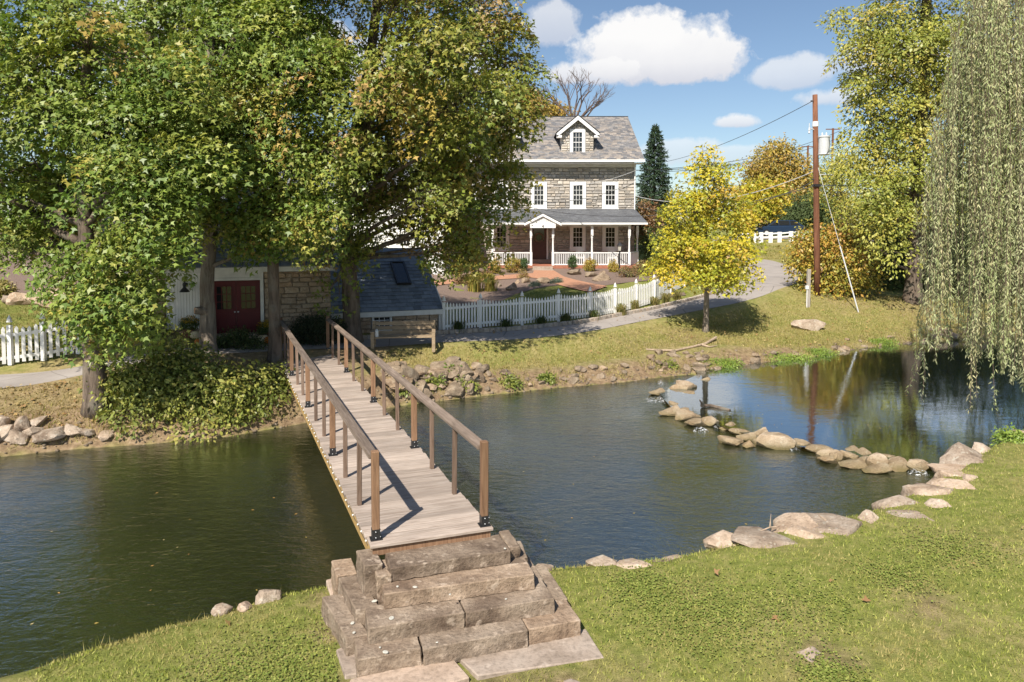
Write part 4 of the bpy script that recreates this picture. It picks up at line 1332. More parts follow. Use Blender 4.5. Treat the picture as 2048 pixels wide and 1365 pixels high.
tmp = bpy.data.objects.new('tmp_number', tx); COL.objects.link(tmp)
bpy.context.view_layer.update()
tme = bpy.data.meshes.new_from_object(tmp.evaluated_get(bpy.context.evaluated_depsgraph_get()))
bpy.data.objects.remove(tmp, do_unlink=True)
if not tme.materials: tme.materials.append(MAT['black'])
to = link('house_number', tme, po, (gcx + .0, gy + .012, gzb - .24), (math.pi / 2, 0, 0))
for i, (sx, yo, z0, z1) in enumerate([(1.3, 43.5, 2.12, 2.28), (1.25, 43.85, 2.28, 2.44)]):
    e = MB(); e.box((gcx - .02, yo, (z0 + z1) / 2 - .04), (sx, .46, z1 - z0 + .08)); e.build('step', MAT['slab'], house)
# wreath hangs on the door: its own thing
wr = thing('door_wreath', 'round leafy wreath hanging on the brown front door of the stone house', 'wreath', ((a + c) / 2, HY - .1, 4.25))
mb = MB(); mb.tube([((a + c) / 2 - .02 + .27 * math.cos(k_ / 16 * 6.2832), HY - .11, 4.22 + .27 * math.sin(k_ / 16 * 6.2832)) for k_ in range(17)], .06, 6, False); mb.build('ring', MAT['twig'], wr)
# porch chairs
CH = {}
def porch_chair(x, label):
    t = thing('porch_chair', label, 'chair', (x, 45.7, PZ), 'white chairs on the porch')
    if not CH:
        CH['seat'] = MB().box((0, 0, .42), (.5, .46, .04)).mesh('seat', MAT['white'])
        CH['leg'] = MB().box((0, 0, .31), (.045, .045, .62)).mesh('leg', MAT['white'])
        CH['slat'] = MB().box((0, 0, .78), (.055, .02, .72)).mesh('back_slat', MAT['white'])
        CH['rail'] = MB().box((0, 0, 0), (.54, .03, .06)).mesh('back_rail', MAT['white'])
        CH['arm'] = MB().box((0, 0, .63), (.07, .5, .03)).mesh('arm', MAT['white'])
    link('seat', CH['seat'], t)
    for sx in (-.24, .24):
        for sy in (-.2, .2): link('leg', CH['leg'], t, (x + sx, 45.7 + sy, PZ))
        link('arm', CH['arm'], t, (x + sx, 45.7, PZ))
    for k_ in range(5): link('back_slat', CH['slat'], t, (x - .2 + .1 * k_, 45.95, PZ))
    for z in (.5, 1.12): link('back_rail', CH['rail'], t, (x, 45.95, PZ + z))
porch_chair(4.45, 'white slatted chair on the porch under the window nearer the front door')
porch_chair(6.55, 'white slatted chair on the porch under the window nearer the lamp post')

# ------------------------------------------------------------------ white wing behind the trees
wing = thing('white_wing', 'white clapboard building with a grey roof behind the maple trees', 'building', (-9, 41, 2.3))
wf_ = Fr((0, 41, 0), (1, 0, 0), (0, -1, 0))
mb = MB(); mb.prism([(-15, 41.02, 1.8), (-15, 50, 1.8), (-15, 50, 7.2), (-15, 45.5, 10), (-15, 41.02, 7.2)], (11.02, 0, 0)); mb.build('wall', MAT['white'], wing)
mb = MB()
for i in range(34):
    z = 2.0 + i * .155
    mb.hexa([wf_.p(-15, z, .03), wf_.p(-4.06, z, .03), wf_.p(-4.06, z, 0), wf_.p(-15, z, 0)], [wf_.p(-15, z + .165, .012), wf_.p(-4.06, z + .165, .012), wf_.p(-4.06, z + .165, 0), wf_.p(-15, z + .165, 0)])
q_ = mb.build('clapboards', MAT['white'], wing); q_['kind'] = 'stuff'
mb = MB(); wf_.box(mb, -4.06, -3.94, 1.9, 7.3, 0, .06); mb.build('corner_board', MAT['white'], wing)
for px in (810, 720, 640):
    u0, v1 = wf_.uv(px - 9, 468); u1, v0 = wf_.uv(px + 9, 492)
    window(wing, wf_, u0, u1, v0, v1, .12, 3, 2, .012)
    u0, v1 = wf_.uv(px - 9, 400); u1, v0 = wf_.uv(px + 9, 440)
    window(wing, wf_, u0, u1, v0, v1, .12, 3, 4, .012)
mb = MB(); es = Vector((0, 45.5 - 40.5, 10.2 - 7.2))
shingles(mb, Vector((-15.3, 40.5, 7.2)), (1, 0, 0), es, 11.6, es.length, .22, .34, rh, rtones[:3])
q_ = mb.build('roof_shingles', MAT['greyroof'], wing, colors=True); q_['kind'] = 'stuff'
mb = MB(); mb.prism([(-15.3, 40.5, 7.15), (-15.3, 45.5, 10.15), (-15.3, 50.5, 7.15), (-15.3, 50.5, 7.02), (-15.3, 45.5, 10.0), (-15.3, 40.5, 7.02)], (11.6, 0, 0)); mb.build('roof', MAT['white_old'], wing)

# ------------------------------------------------------------------ mill with the red door
ex_m = Vector((-.94, -.342, 0)).normalized(); n_m = Vector((.342, -.94, 0)).normalized()
M1 = Vector((-5.95, 22.9, 0))
mf = Fr(M1, ex_m, n_m)
mill = thing('stone_mill', 'low stone outbuilding with a dark red door and white barn door behind the maples', 'outbuilding', (-8, 22.5, 1.2))
ML = 6.6; ME = 3.6
mb = MB()
mb.prism([mf.p(0, .6, -.06), mf.p(0, ME, -.06), mf.p(0, ME + 2.5, -3.6), mf.p(0, ME, -7.2), mf.p(0, .6, -7.2)], ex_m * ML); mb.build('wall_core', MAT['mortar_dark'], mill)
ud0, vd1 = mf.uv(520, 561); ud1, vd0 = mf.uv(425, 668)
ub0, vb1 = mf.uv(401, 541); ub1, vb0 = mf.uv(334, 660)
holes = [(ud0 - .12, .5, ud1 + .1, vd1 + .3), (ub0 - .1, vb0 - .05, ub1 + .02, ME)]
rm = random.Random(8)
PCS = []
def piece_set(mat_):
    out = []
    for s_ in range(6):
        r_ = random.Random(s_ + 90)
        bm = bmesh.new(); bmesh.ops.create_cube(bm, size=1)
        bmesh.ops.bevel(bm, geom=bm.edges[:], offset=.10, segments=1, affect='EDGES')
        for v in bm.verts: v.co += Vector([r_.uniform(-.05, .05) for _ in range(3)])
        me_ = bpy.data.meshes.new('stone'); bm.to_mesh(me_); bm.free(); me_.materials.append(mat_); out.append(me_)
    return out
MSTONE = piece_set(MAT['millstone'])
def stones_as_parts(fr, rects, parent, dep=.13):
    for (u, v, w_, h_) in rects:
        link('stone', rm.choice(MSTONE), parent, fr.p(u + w_ / 2, v + h_ / 2, -.02 + rm.uniform(-.012, .018)), (0, rm.uniform(-.05, .05), fr.rot()), (w_ * .97 - .006, dep, h_ * .96 - .006))
stones_as_parts(mf, rubble(0, ML, 1.0, ME - .12, holes, .11, .24, .18, .55, rm), mill)
# red double door
dw = (ud1 - ud0) / 2
for q in (0, 1):
    a0, a1 = ud0 + q * dw + .004, ud0 + (q + 1) * dw - .004
    mb = MB(); mf.box(mb, a0, a1, vd0, vd1, -.05, .0); dl = mb.build('door', MAT['red'], mill)
    g0, g1, h0, h1 = a0 + .13, a1 - .13, vd0 + .74, vd1 - .16
    g = MB(); mf.box(g, g0, g1, h0, h1, .001, .008); g.build('pane', MAT['glass'], dl)
    g = MB()
    for i in range(4):
        x = g0 + (g1 - g0) * i / 3; mf.box(g, x - .011, x + .011, h0, h1, .009, .028)
        y = h0 + (h1 - h0) * i / 3; mf.box(g, g0, g1, y - .011, y + .011, .009, .026)
    g.build('muntin', MAT['red'], dl)
    g = MB()
    for i in range(5):
        x = a0 + .08 + i * (a1 - a0 - .16) / 4; mf.box(g, x - .05, x + .05, vd0 + .08, vd0 + .62, .001, .012)
    g.build('board', MAT['red'], dl)
    g = MB(); p = mf.p(ud0 + dw + (-.05 if q == 0 else .05), vd0 + .66, .03); g.lathe(p, [(.02, -.02), (.028, 0), (.02, .02)], 8); g.build('knob', MAT['galv'], dl)
mb = MB(); mf.box(mb, ud0 - .1, ud0, vd0 - .02, vd1 + .02, -.05, .07); mf.box(mb, ud1, ud1 + .08, vd0 - .02, vd1 + .02, -.05, .07); mf.box(mb, ud0 - .1, ud1 + .08, vd1 + .02, vd1 + .1, -.05, .09)
mb.build('door_frame', MAT['white_old'], mill)
mb = MB(); mf.box(mb, ud0 - .1, ud1 + .1, vd1 + .1, ME - .1, -.05, .04); mb.build('lintel_panel', MAT['white_old'], mill)
mb = MB(); mf.box(mb, ud0 - .15, ud1 + .15, 1.0, vd0 - .005, -.05, .4); mb.build('door_step', MAT['slab'], mill)
# white barn door of vertical boards
nb = 12
for i in range(nb):
    mb = MB(); w_ = (ub1 - ub0) / nb
    mf.box(mb, ub0 + i * w_ + .004, ub0 + (i + 1) * w_ - .004, vb0, vb1, -.02, .04 + .006 * (i % 2)); mb.build('barn_door_board', MAT['white'], mill)
mb = MB(); mf.box(mb, ub0 - .2, ub1 + .3, vb1 + .01, vb1 + .08, .0, .09); mb.build('door_track', MAT['black'], mill)
# eave and roof
mb = MB(); mf.box(mb, -.1, ML + .1, ME - .1, ME + .04, .0, .3); mb.build('eave_board', MAT['white_old'], mill)
es = -n_m * 3.9 + Vector((0, 0, 2.6))
p00 = mf.p(ML + .2, ME + .06, .36)
mb = MB(); shingles(mb, p00, -ex_m, es, ML + .3, es.length, .26, .36, rh, [(1, 1, 1), (.8, .82, .86), (1.2, 1.18, 1.16)])
q_ = mb.build('roof_shingles', MAT['greyroof'], mill, colors=True); q_['kind'] = 'stuff'
mb = MB(); q0 = p00 + Vector((0, 0, -.05)); q1 = q0 - ex_m * (ML + .3); mb.hexa([q0, q1, q1 + es, q0 + es], [q + Vector((0, 0, .045)) for q in (q0, q1, q1 + es, q0 + es)]); mb.build('roof', MAT['white_old'], mill)
# barn lamp on the white door side
uL, vL = mf.uv(371, 576)
bl = thing('barn_lamp', 'black gooseneck barn lamp on the white barn door', 'lamp', mf.p(uL, vL, .1))
mb = MB(); mb.tube([mf.p(uL, vL + .12, .05), mf.p(uL, vL + .3, .15), mf.p(uL, vL + .3, .28), mf.p(uL, vL + .1, .33)], .014, 6); mb.build('arm', MAT['black'], bl)
mb = MB(); mb.lathe(mf.p(uL, vL - .1, .33), [(.15, 0), (.11, .06), (.045, .13), (.03, .22)], 12); mb.build('shade', MAT['black'], bl)
mb = MB(); mb.lathe(mf.p(uL, vL + .1, .05), [(.07, -.06), (.08, 0), (.07, .06)], 10); mb.build('wall_plate', MAT['black'], bl)

# ------------------------------------------------------------------ lean-to annex with slate roof
AE = Vector((-2.44, 24.56, 2.03))
af = Fr((AE.x, AE.y, 0), ex_m, n_m)
annex = thing('slate_annex', 'small lean-to annex with blue grey slate roof and a skylight beside the bench', 'annex', (-3.8, 24.2, 1.3))
AL = 4.1
back = -n_m
es = back * 3.8 + Vector((0, 0, 2.05)); SL = es.length; esn = es.normalized()
rn = ex_m.cross(esn); rn = rn if rn.z > 0 else -rn
SLM = []
for s_ in range(3):
    r_ = random.Random(s_)
    bm = bmesh.new()
    q = [(-.5, 0, 0), (.5, 0, 0), (.5, 1, 0), (-.5, 1, 0)]
    vv = [bm.verts.new(p) for p in [(-.5, r_.uniform(0, .03), .012), (.5, r_.uniform(0, .03), .012), (.5, 1, 0), (-.5, 1, 0), (-.5, .0, .034), (.5, .0, .034), (.5, 1, .012), (-.5, 1, .012)]]
    for f_ in MB.BF: bm.faces.new([vv[i] for i in f_])
    bmesh.ops.recalc_face_normals(bm, faces=bm.faces)
    me_ = bpy.data.meshes.new('slate'); bm.to_mesh(me_); bm.free(); me_.materials.append(MAT['slate']); SLM.append(me_)
Rm = Matrix((ex_m, esn, ex_m.cross(esn))).transposed()
if (Rm @ Vector((0, 0, 1))).z < 0: Rm = Matrix((-ex_m, esn, (-ex_m).cross(esn))).transposed()
eul = Rm.to_euler()
mb = MB(); q0 = AE - ex_m * .02; q1 = q0 + ex_m * (AL + .02); dn = -rn * .06
mb.hexa([q0 + dn, q1 + dn, q1 + es + dn, q0 + es + dn], [q0, q1, q1 + es, q0 + es]); ar = mb.build('roof', MAT['slate'], annex)
expo = .235
for r_ in range(int(SL / expo)):
    x = .0 if r_ % 2 else -.15
    while x < AL:
        w_ = rm.uniform(.27, .38)
        a0, a1 = max(x, 0), min(x + w_, AL)
        if a1 - a0 > .05:
            p = AE + ex_m * ((a0 + a1) / 2) + esn * (r_ * expo - .03)
            link('slate', rm.choice(SLM), ar, p, eul, (a1 - a0 - .008, min(expo * 1.2, SL - r_ * expo + .03), 1))
        x += w_
def on_roof(px, py):
    r = Vector(_ray(px, py)); c = Vector((0, 0, CAM_H))
    t = (AE - c).dot(rn) / r.dot(rn)
    q = c + r * t - AE
    return q.dot(ex_m), q.dot(esn)
ua, sa = on_roof(779, 529); uc_, sc_ = on_roof(824, 571); ub_, sb_ = on_roof(806, 527)
su0, su1 = (uc_ + ub_) / 2, ua * .5 + on_roof(795, 572)[0] * .5
ss0, ss1 = (sc_ + on_roof(795, 572)[1]) / 2, (sa + sb_) / 2
def rp(u, s_, w_): return AE + ex_m * u + esn * s_ + rn * w_
sk = MB()
for (a0, a1, b0, b1) in ((su0, su1, ss0, ss0 + .06), (su0, su1, ss1 - .06, ss1), (su0, su0 + .06, ss0 + .06, ss1 - .06), (su1 - .06, su1, ss0 + .06, ss1 - .06)):
    sk.hexa([rp(a0, b0, .0), rp(a1, b0, .0), rp(a1, b1, .0), rp(a0, b1, .0)], [rp(a0, b0, .12), rp(a1, b0, .12), rp(a1, b1, .12), rp(a0, b1, .12)])
skf = sk.build('skylight', MAT['black'], annex)
g = MB(); g.hexa([rp(su0 + .06, ss0 + .06, .06), rp(su1 - .06, ss0 + .06, .06), rp(su1 - .06, ss1 - .06, .06), rp(su0 + .06, ss1 - .06, .06)], [rp(su0 + .06, ss0 + .06, .09), rp(su1 - .06, ss0 + .06, .09), rp(su1 - .06, ss1 - .06, .09), rp(su0 + .06, ss1 - .06, .09)]); g.build('pane', MAT['glass'], skf)
mb = MB(); mb.bar(AE + ex_m * -.05 + Vector((0, 0, -.10)), AE + ex_m * AL + Vector((0, 0, -.10)), .04, .17); mb.build('fascia', MAT['white_old'], annex)
mb = MB(); mb.bar(AE - ex_m * .05 + Vector((0, 0, -.08)), AE - ex_m * .05 + es + Vector((0, 0, -.08)), .04, .16); mb.build('rake_board', MAT['white_old'], annex)
wfr = Fr(af.p(0, 0, -.22), ex_m, n_m)
zb = 1.0
mb = MB(); mb.hexa([wfr.p(0, zb, -.06), wfr.p(AL, zb, -.06), wfr.p(AL, zb, -3.5), wfr.p(0, zb, -3.5)], [wfr.p(0, 2.0, -.06), wfr.p(AL, 2.0, -.06), wfr.p(AL, 3.7, -3.5), wfr.p(0, 3.7, -3.5)]); mb.build('wall_core', MAT['mortar_dark'], annex)
wu0, wv1 = wfr.uv(779, 633); wu1, wv0 = wfr.uv(748, 661)
stones_as_parts(wfr, rubble(.12, AL, 1.05, 1.97, [(wu0 - .1, wv0 - .12, wu1 + .1, 2.1)], .13, .26, .22, .55, rm), annex)
window(annex, wfr, wu0, wu1, wv0, wv1 - .02, .075, 3, 4, -.02, True, MAT['white_old'])
mb = MB(); wfr.box(mb, .0, .11, 1.0, 1.98, -.05, .08); mb.build('corner_board', MAT['white_old'], annex)
# ------------------------------------------------------------------ picket fences
PK = MB().prism([(-.032, 0, 0), (.032, 0, 0), (.032, 0, .93), (0, 0, 1.0), (-.032, 0, .93)], (0, .022, 0)).mesh('picket', MAT['vinyl'])
CAPM = MB().lathe((0, 0, 0), [(.075, 0), (.08, .02), (.05, .03), (.062, .06), (.045, .10), (.018, .15), (.0, .19)], 8).mesh('cap', MAT['vinyl'])
PSM = MB().box((0, 0, .5), (.105, .105, 1)).mesh('post', MAT['vinyl'])
rf_ = random.Random(77)
def fence(label, posts, hp, step=.115, scallop=.16, hmid=.86, wide=1.0):
    """posts: list of (x, y, zbase); pickets swoop between the posts"""
    t = thing('picket_fence', label, 'fence', posts[0])
    for i, p in enumerate(posts):
        po = link('post', PSM, t, p, (0, 0, 0), (1, 1, hp))
        link('cap', CAPM, po, Vector(p) + Vector((0, 0, hp)))
    for a, b in zip(posts[:-1], posts[1:]):
        a, b = Vector(a), Vector(b)
        d = b - a; L = d.xy.length; ang = math.atan2(d.y, d.x)
        dn = Vector((d.x, d.y, 0)).normalized(); sd = Vector((dn.y, -dn.x, 0))
        for z in (.2, hmid - .1):
            m_ = MB(); m_.bar(a + dn * .055 + Vector((0, 0, z)) + sd * .002, b - dn * .055 + Vector((0, 0, z)), .038, .085); m_.build('rail', MAT['vinyl'], t)
        n_ = max(2, int(round(L / step)))
        for k_ in range(1, n_):
            u = k_ / n_
            p = a.lerp(b, u) + sd * .032
            h = hp + .05 - scallop * math.sin(math.pi * u) ** .8
            zb = .055
            link('picket', PK, t, p + Vector((0, 0, zb)), (rf_.uniform(-.01, .01), rf_.uniform(-.012, .012), ang), (wide, 1, h - zb))
    return t
fp = [(888, 656, 24.6), (961, 651, 25.4), (1044, 644, 26.2), (1117, 637, 27), (1180, 627, 27.8), (1230, 617, 28.8), (1272, 608, 29.8), (1308, 596, 30.8), (1340, 585, 32.4), (1368, 576, 34)]
fpos = []
for q in fp:
    p = aty(*q); fpos.append((p.x, p.y, gz(p.x, p.y) + .01))
fence('long white picket fence climbing from the slate annex along the driveway', fpos, 1.05, .125, .12, .93)
fp = [(-75, 744, 18.2), (22, 731, 18.8), (88, 722, 19.15), (158, 713, 19.6)]
fpos = []
for q in fp:
    p = aty(*q); fpos.append((p.x, p.y, gz(p.x, p.y) + .01))
fence('short white picket fence at the left edge before the sloping lawn', fpos, 1.08, .155, .12, .92, 1.35)
# kerb of granite setts along the drive under the long fence
kerb = thing('granite_kerb', 'low kerb of rough granite setts along the driveway below the fence', 'kerb', tuple(D_hi[60]))
KM = []
for s_ in range(4):
    r_ = random.Random(s_ + 40)
    bm = bmesh.new(); bmesh.ops.create_cube(bm, size=1); bmesh.ops.bevel(bm, geom=bm.edges[:], offset=.12, segments=1, affect='EDGES')
    for v in bm.verts: v.co += Vector([r_.uniform(-.06, .06) for _ in range(3)])
    me_ = bpy.data.meshes.new('sett'); bm.to_mesh(me_); bm.free(); me_.materials.append(MAT['kerb']); KM.append(me_)
acc_ = 0.0
sel = [i for i in range(len(D_hi)) if -5.5 < D_hi[i][0] < 12.5 and D_hi[i][1] < 40]
for i in sel[:-1]:
    a, b = Vector(D_hi[i]), Vector(D_hi[i + 1])
    L = (b - a).xy.length; ang = math.atan2(b.y - a.y, b.x - a.x)
    u = acc_
    while u < L:
        p = a.lerp(b, u / L)
        z = float(drive_z([(p.x, p.y)])[0])
        link('sett', rf_.choice(KM), kerb, (p.x, p.y, z + .045), (rf_.uniform(-.05, .05), rf_.uniform(-.05, .05), ang), (.215 * rf_.uniform(.9, 1.05), .14, .18))
        u += .222
    acc_ = u - L
# ------------------------------------------------------------------ beds and path in the front yard
def gp(px, py):
    p = on_ground(px, py)
    return (p.x, p.y)
sheet('mulch_bed', [gp(*q) for q in [(872, 600), (900, 612), (935, 622), (985, 612), (1030, 590), (1075, 578), (1100, 574), (1120, 572), (1155, 580), (1200, 574), (1260, 566), (1330, 560), (1330, 540), (1275, 537), (1120, 537), (985, 536), (860, 542), (860, 580)]], MAT['mulch'], .02, 'brown bark mulch bed in front of the stone house')
sheet('mulch_slope', [gp(*q) for q in [(-60, 603), (60, 600), (130, 597), (230, 590), (260, 540), (200, 515), (60, 505), (-60, 505)]], MAT['mulch'], .03, 'dark mulch slope behind the left boulders', .4)
sheet('mulch_strip', [gp(*q) for q in [(880, 660), (960, 654), (1044, 646), (1117, 639), (1180, 629), (1240, 615), (1300, 601), (1368, 586), (1372, 592), (1300, 607), (1240, 621), (1180, 633), (1117, 642), (1044, 650), (960, 658), (880, 664)]], MAT['mulch'], .018, 'narrow mulch strip between the long fence and the kerb')
sheet('brick_path', [gp(*q) for q in [(862, 566), (915, 560), (1000, 553), (1066, 549), (1068, 543), (1108, 543), (1128, 556), (1170, 566), (1215, 575), (1180, 588), (1140, 578), (1095, 562), (1060, 557), (1000, 561), (915, 568), (862, 575)]], MAT['brickpath'], .05, 'curving orange brick path leading to the porch step')
# ------------------------------------------------------------------ bench
bp0 = on_ground(806, 707)
bench = thing('wooden_bench', 'weathered wooden bench beside the slate annex facing the river', 'bench', (bp0.x, bp0.y, bp0.z))
ba = math.radians(6)
def bl_(x, y, z):
    v = Matrix.Rotation(ba, 3, 'Z') @ Vector((x, y, 0))
    return Vector((bp0.x + v.x, bp0.y + v.y + .1, bp0.z + z))
BW = .94
for s_ in (-1, 1):
    m_ = MB(); m_.bar(bl_(s_ * BW, .42, -.05), bl_(s_ * BW, .50, .86), .1, .09, (0, 1, 0)); m_.build('back_post', MAT['bench'], bench)
    m_ = MB(); m_.bar(bl_(s_ * BW, -.12, -.05), bl_(s_ * BW, -.12, .56), .1, .09, (0, 1, 0)); m_.build('leg', MAT['bench'], bench)
    m_ = MB(); m_.bar(bl_(s_ * BW, -.17, .585), bl_(s_ * BW, .46, .60), .11, .045); m_.build('arm', MAT['bench'], bench)
    m_ = MB(); m_.bar(bl_(s_ * (BW - .02), -.08, .34), bl_(s_ * (BW - .02), .42, .34), .04, .1); m_.build('seat_support', MAT['bench'], bench)
for k_ in range(4):
    me_ = MB().box((0, 0, 0), (2 * BW - .1, .118, .035)).mesh('seat_slat', MAT['bench'])
    link('seat_slat', me_, bench, bl_(0, -.06 + k_ * .13, .41), (-.06, 0, ba))
for k_ in range(3):
    me_ = MB().box((0, 0, 0), (2 * BW - .1, .03, .115)).mesh('back_slat', MAT['bench'])
    link('back_slat', me_, bench, bl_(0, .42 + k_ * .015, .50 + k_ * .145), (-.1, 0, ba))
jr = thing('glass_lantern', 'small pale glass lantern standing on the left end of the bench', 'lantern', bl_(-.82, .0, .435))
m_ = MB(); m_.lathe(bl_(-.82, 0, .435), [(.055, 0), (.06, .02), (.06, .16), (.035, .2)], 10); m_.build('glass_body', MAT['bead'], jr)
m_ = MB(); m_.lathe(bl_(-.82, 0, .635), [(.038, 0), (.038, .03), (.02, .04)], 10); m_.build('lid', MAT['galv'], jr)
for (px, py, lab) in [(659, 700, 'small solar lantern at the foot of the far right bridge post'), (568, 703, 'small solar lantern at the foot of the far left bridge post')]:
    p = atz(px, py, DZ)
    t = thing('solar_lantern', lab, 'lantern', p)
    m_ = MB(); m_.box(p + Vector((0, 0, .05)), (.09, .09, .1)); m_.build('lamp_body', MAT['bead'], t)
    m_ = MB(); m_.box(p + Vector((0, 0, .112)), (.11, .11, .022)); m_.build('cap', MAT['black'], t)
# ------------------------------------------------------------------ pumpkins and mums by the mill door
def pumpkin(p, r, mat_, label):
    t = thing('pumpkin', label, 'pumpkin', p)
    bm = bmesh.new(); bmesh.ops.create_uvsphere(bm, u_segments=24, v_segments=10, radius=1)
    for v in bm.verts:
        a_ = math.atan2(v.co.y, v.co.x)
        k_ = 1 - .10 * abs(math.sin(a_ * 5)) ** 0.6 * (1 - abs(v.co.z)) - .0
        v.co.x *= k_; v.co.y *= k_; v.co.z *= .78 - .12 * (abs(v.co.z) > .9)
    bmesh.ops.scale(bm, vec=(r, r, r), verts=bm.verts)
    bmesh.ops.translate(bm, vec=(0, 0, r * .74), verts=bm.verts)
    me_ = bpy.data.meshes.new('skin'); bm.to_mesh(me_); bm.free(); me_.materials.append(mat_)
    me_.polygons.foreach_set('use_smooth', [True] * len(me_.polygons))
    link('skin', me_, t)
    m_ = MB(); m_.tube([Vector(p) + Vector((0, 0, r * 1.35)), Vector(p) + Vector((.02, 0, r * 1.6)), Vector(p) + Vector((.06, 0, r * 1.75))], [r * .14, r * .1, r * .11], 6); m_.build('stem', MAT['twig'], t)
def mill_ground(px, py, d):
    p = aty(px, py, d); return Vector((p.x, p.y, gz(p.x, p.y)))
for (px, py, d, r, mt, lab) in [(526, 672, 21.6, .17, 'cream', 'cream pumpkin right of the red door'), (538, 674, 21.5, .15, 'orange', 'orange pumpkin right of the red door'), (520, 664, 21.9, .14, 'orange', 'small orange pumpkin tucked behind the cream one'),
                                (392, 664, 20.9, .19, 'cream', 'tan pumpkin left of the red door'), (398, 682, 20.5, .14, 'orange', 'orange pumpkin left of the red door')]:
    pumpkin(mill_ground(px, py, d), r, MAT[mt], lab)
# ------------------------------------------------------------------ utility pole
up0 = on_ground(1635, 592)
pole = thing('utility_pole', 'tall reddish brown utility pole with a grey transformer can', 'utility pole', up0)
ptop = aty(1630, 190, up0.y)
def pl(z): return Vector(up0).lerp(ptop, (z - up0.z) / (ptop.z - up0.z))
m_ = MB(); m_.tube([Vector(up0) + Vector((0, 0, -.3)), pl(4), pl(8), ptop], [.155, .145, .13, .115], 14); m_.build('shaft', MAT['pole'], pole, smooth=True)
tz = lambda y_: CAM_H + (455 - y_) * up0.y / F
c = pl(tz(312)) + Vector((.02, -.40, 0)) + Vector((.24, .1, 0))
m_ = MB(); m_.lathe(c, [(.25, -.02), (.27, 0), (.27, .02), (.255, .04), (.255, .80), (.285, .82), (.285, .86), (.2, .9), (.06, .93)], 18)
tcn = m_.build('transformer', MAT['galv'], pole, smooth=False)
for q in (-.1, .1):
    m_ = MB(); m_.lathe(c + Vector((q, 0, .9)), [(.03, 0), (.045, .03), (.03, .06), (.045, .09), (.025, .14)], 8); m_.build('bushing', MAT['galv'], tcn)
m_ = MB(); m_.tube([c + Vector((.1, -.27, .75)), c + Vector((.16, -.32, .45)), c + Vector((.05, -.3, .1)), c + Vector((-.1, -.2, -.3))], .012, 5); m_.build('lead', MAT['wire'], tcn)
p = pl(tz(262)); m_ = MB(); m_.tube([p + Vector((-.1, -.05, .0)), p + Vector((-.32, -.12, .05))], .03, 6).lathe(p + Vector((-.36, -.14, -.2)), [(.03, 0), (.055, .04), (.03, .1), (.05, .16), (.02, .3), (.02, .5)], 8); m_.build('cutout_switch', MAT['galv'], pole)
p = pl(tz(255)); m_ = MB(); m_.lathe(p, [(.138, -.02), (.142, 0), (.142, .2), (.138, .22)], 14); m_.build('reflector_band', MAT['vinyl'], pole)
for y_ in (372, 360, 206):
    p = pl(tz(y_)); m_ = MB(); m_.tube([p + Vector((-.12, -.05, 0)), p + Vector((-.24, -.08, 0))], .035, 6); m_.build('insulator', MAT['wire'], pole)
p = pl(tz(372)); m_ = MB(); m_.box(p + Vector((0, -.1, 0)), (.3, .22, .12)); m_.build('cable_clamp', MAT['black'], pole)
# guy wire
g1 = on_ground(1717, 627)
gw = thing('guy_wire', 'pale steel guy wire stretched from the utility pole down to the grass', 'wire', g1)
m_ = MB(); m_.tube([pl(tz(320)), Vector(g1)], .014, 5); m_.build('cable', MAT['wire_light'], gw)
m_ = MB(); gv = (pl(tz(320)) - Vector(g1)).normalized(); m_.tube([Vector(g1), Vector(g1) + gv * 3.2], .03, 6); m_.build('guard_sleeve', MAT['galv'], gw)
def wire(label, a, b, sag, r=.014, mt='wire', n=22):
    a, b = Vector(a), Vector(b)
    m_ = MB(); m_.tube([a.lerp(b, i / n) + Vector((0, 0, -sag * 4 * (i / n) * (1 - i / n))) for i in range(n + 1)], r, 4)
    o = m_.build('overhead_wire', MAT[mt], None, loc=a)
    tag(o, label, 'wire', 'overhead wires')
wire('single thin wire running up to the top of the utility pole', pl(tz(203)), aty(1290, 330, 62), .6, .016)
wire('upper pale overhead wire leaving the pole to the right', pl(tz(350)), aty(2300, 318, 31), .25, .02, 'wire_light')
wire('lower thick dark overhead wire leaving the pole to the right', pl(tz(371)), aty(2300, 350, 31), .22, .03)
wire('pale service wire dipping from the pole toward the stone house corner', pl(tz(342)), aty(1270, 392, 46.7), .9, .02, 'wire_light')
wire('dark cable below the pale service wire left of the pole', pl(tz(362)), aty(1270, 411, 46.7), 1.0, .022)
wire('lowest dark cable left of the pole', pl(tz(372)), aty(1060, 415, 46.2), 1.0, .022)
wire('thin wire across the upper stone wall of the house', aty(1272, 341, 46.4), aty(1060, 368, 46.0), .5, .016, 'wire_light')
wire('pale wire crossing behind the spruce toward the house', aty(1272, 341, 46.4), aty(1620, 290, 95), .8, .03)
wire('distant wire above the yellow trees, upper one', aty(1290, 340, 70), aty(1680, 262, 110), 1.2, .035)
wire('distant wire above the yellow trees, lower one', aty(1290, 345, 70), aty(1680, 275, 110), 1.2, .035)
for (px, y0, d, lab) in [(1666, 257, 110, 'distant utility pole with a crossarm beyond the trees'), (1616, 292, 120, 'farther thin utility pole left of the transformer pole')]:
    t0 = aty(px, y0, d)
    t = thing('utility_pole', lab, 'utility pole', (t0.x, t0.y, 4))
    m_ = MB(); m_.tube([(t0.x, t0.y, 3.5), t0], [.2, .16], 8); m_.build('shaft', MAT['pole'], t)
    m_ = MB(); m_.bar(t0 + Vector((-1.1, 0, -.15)), t0 + Vector((1.1, 0, -.15)), .12, .14); m_.build('crossarm', MAT['pole'], t)
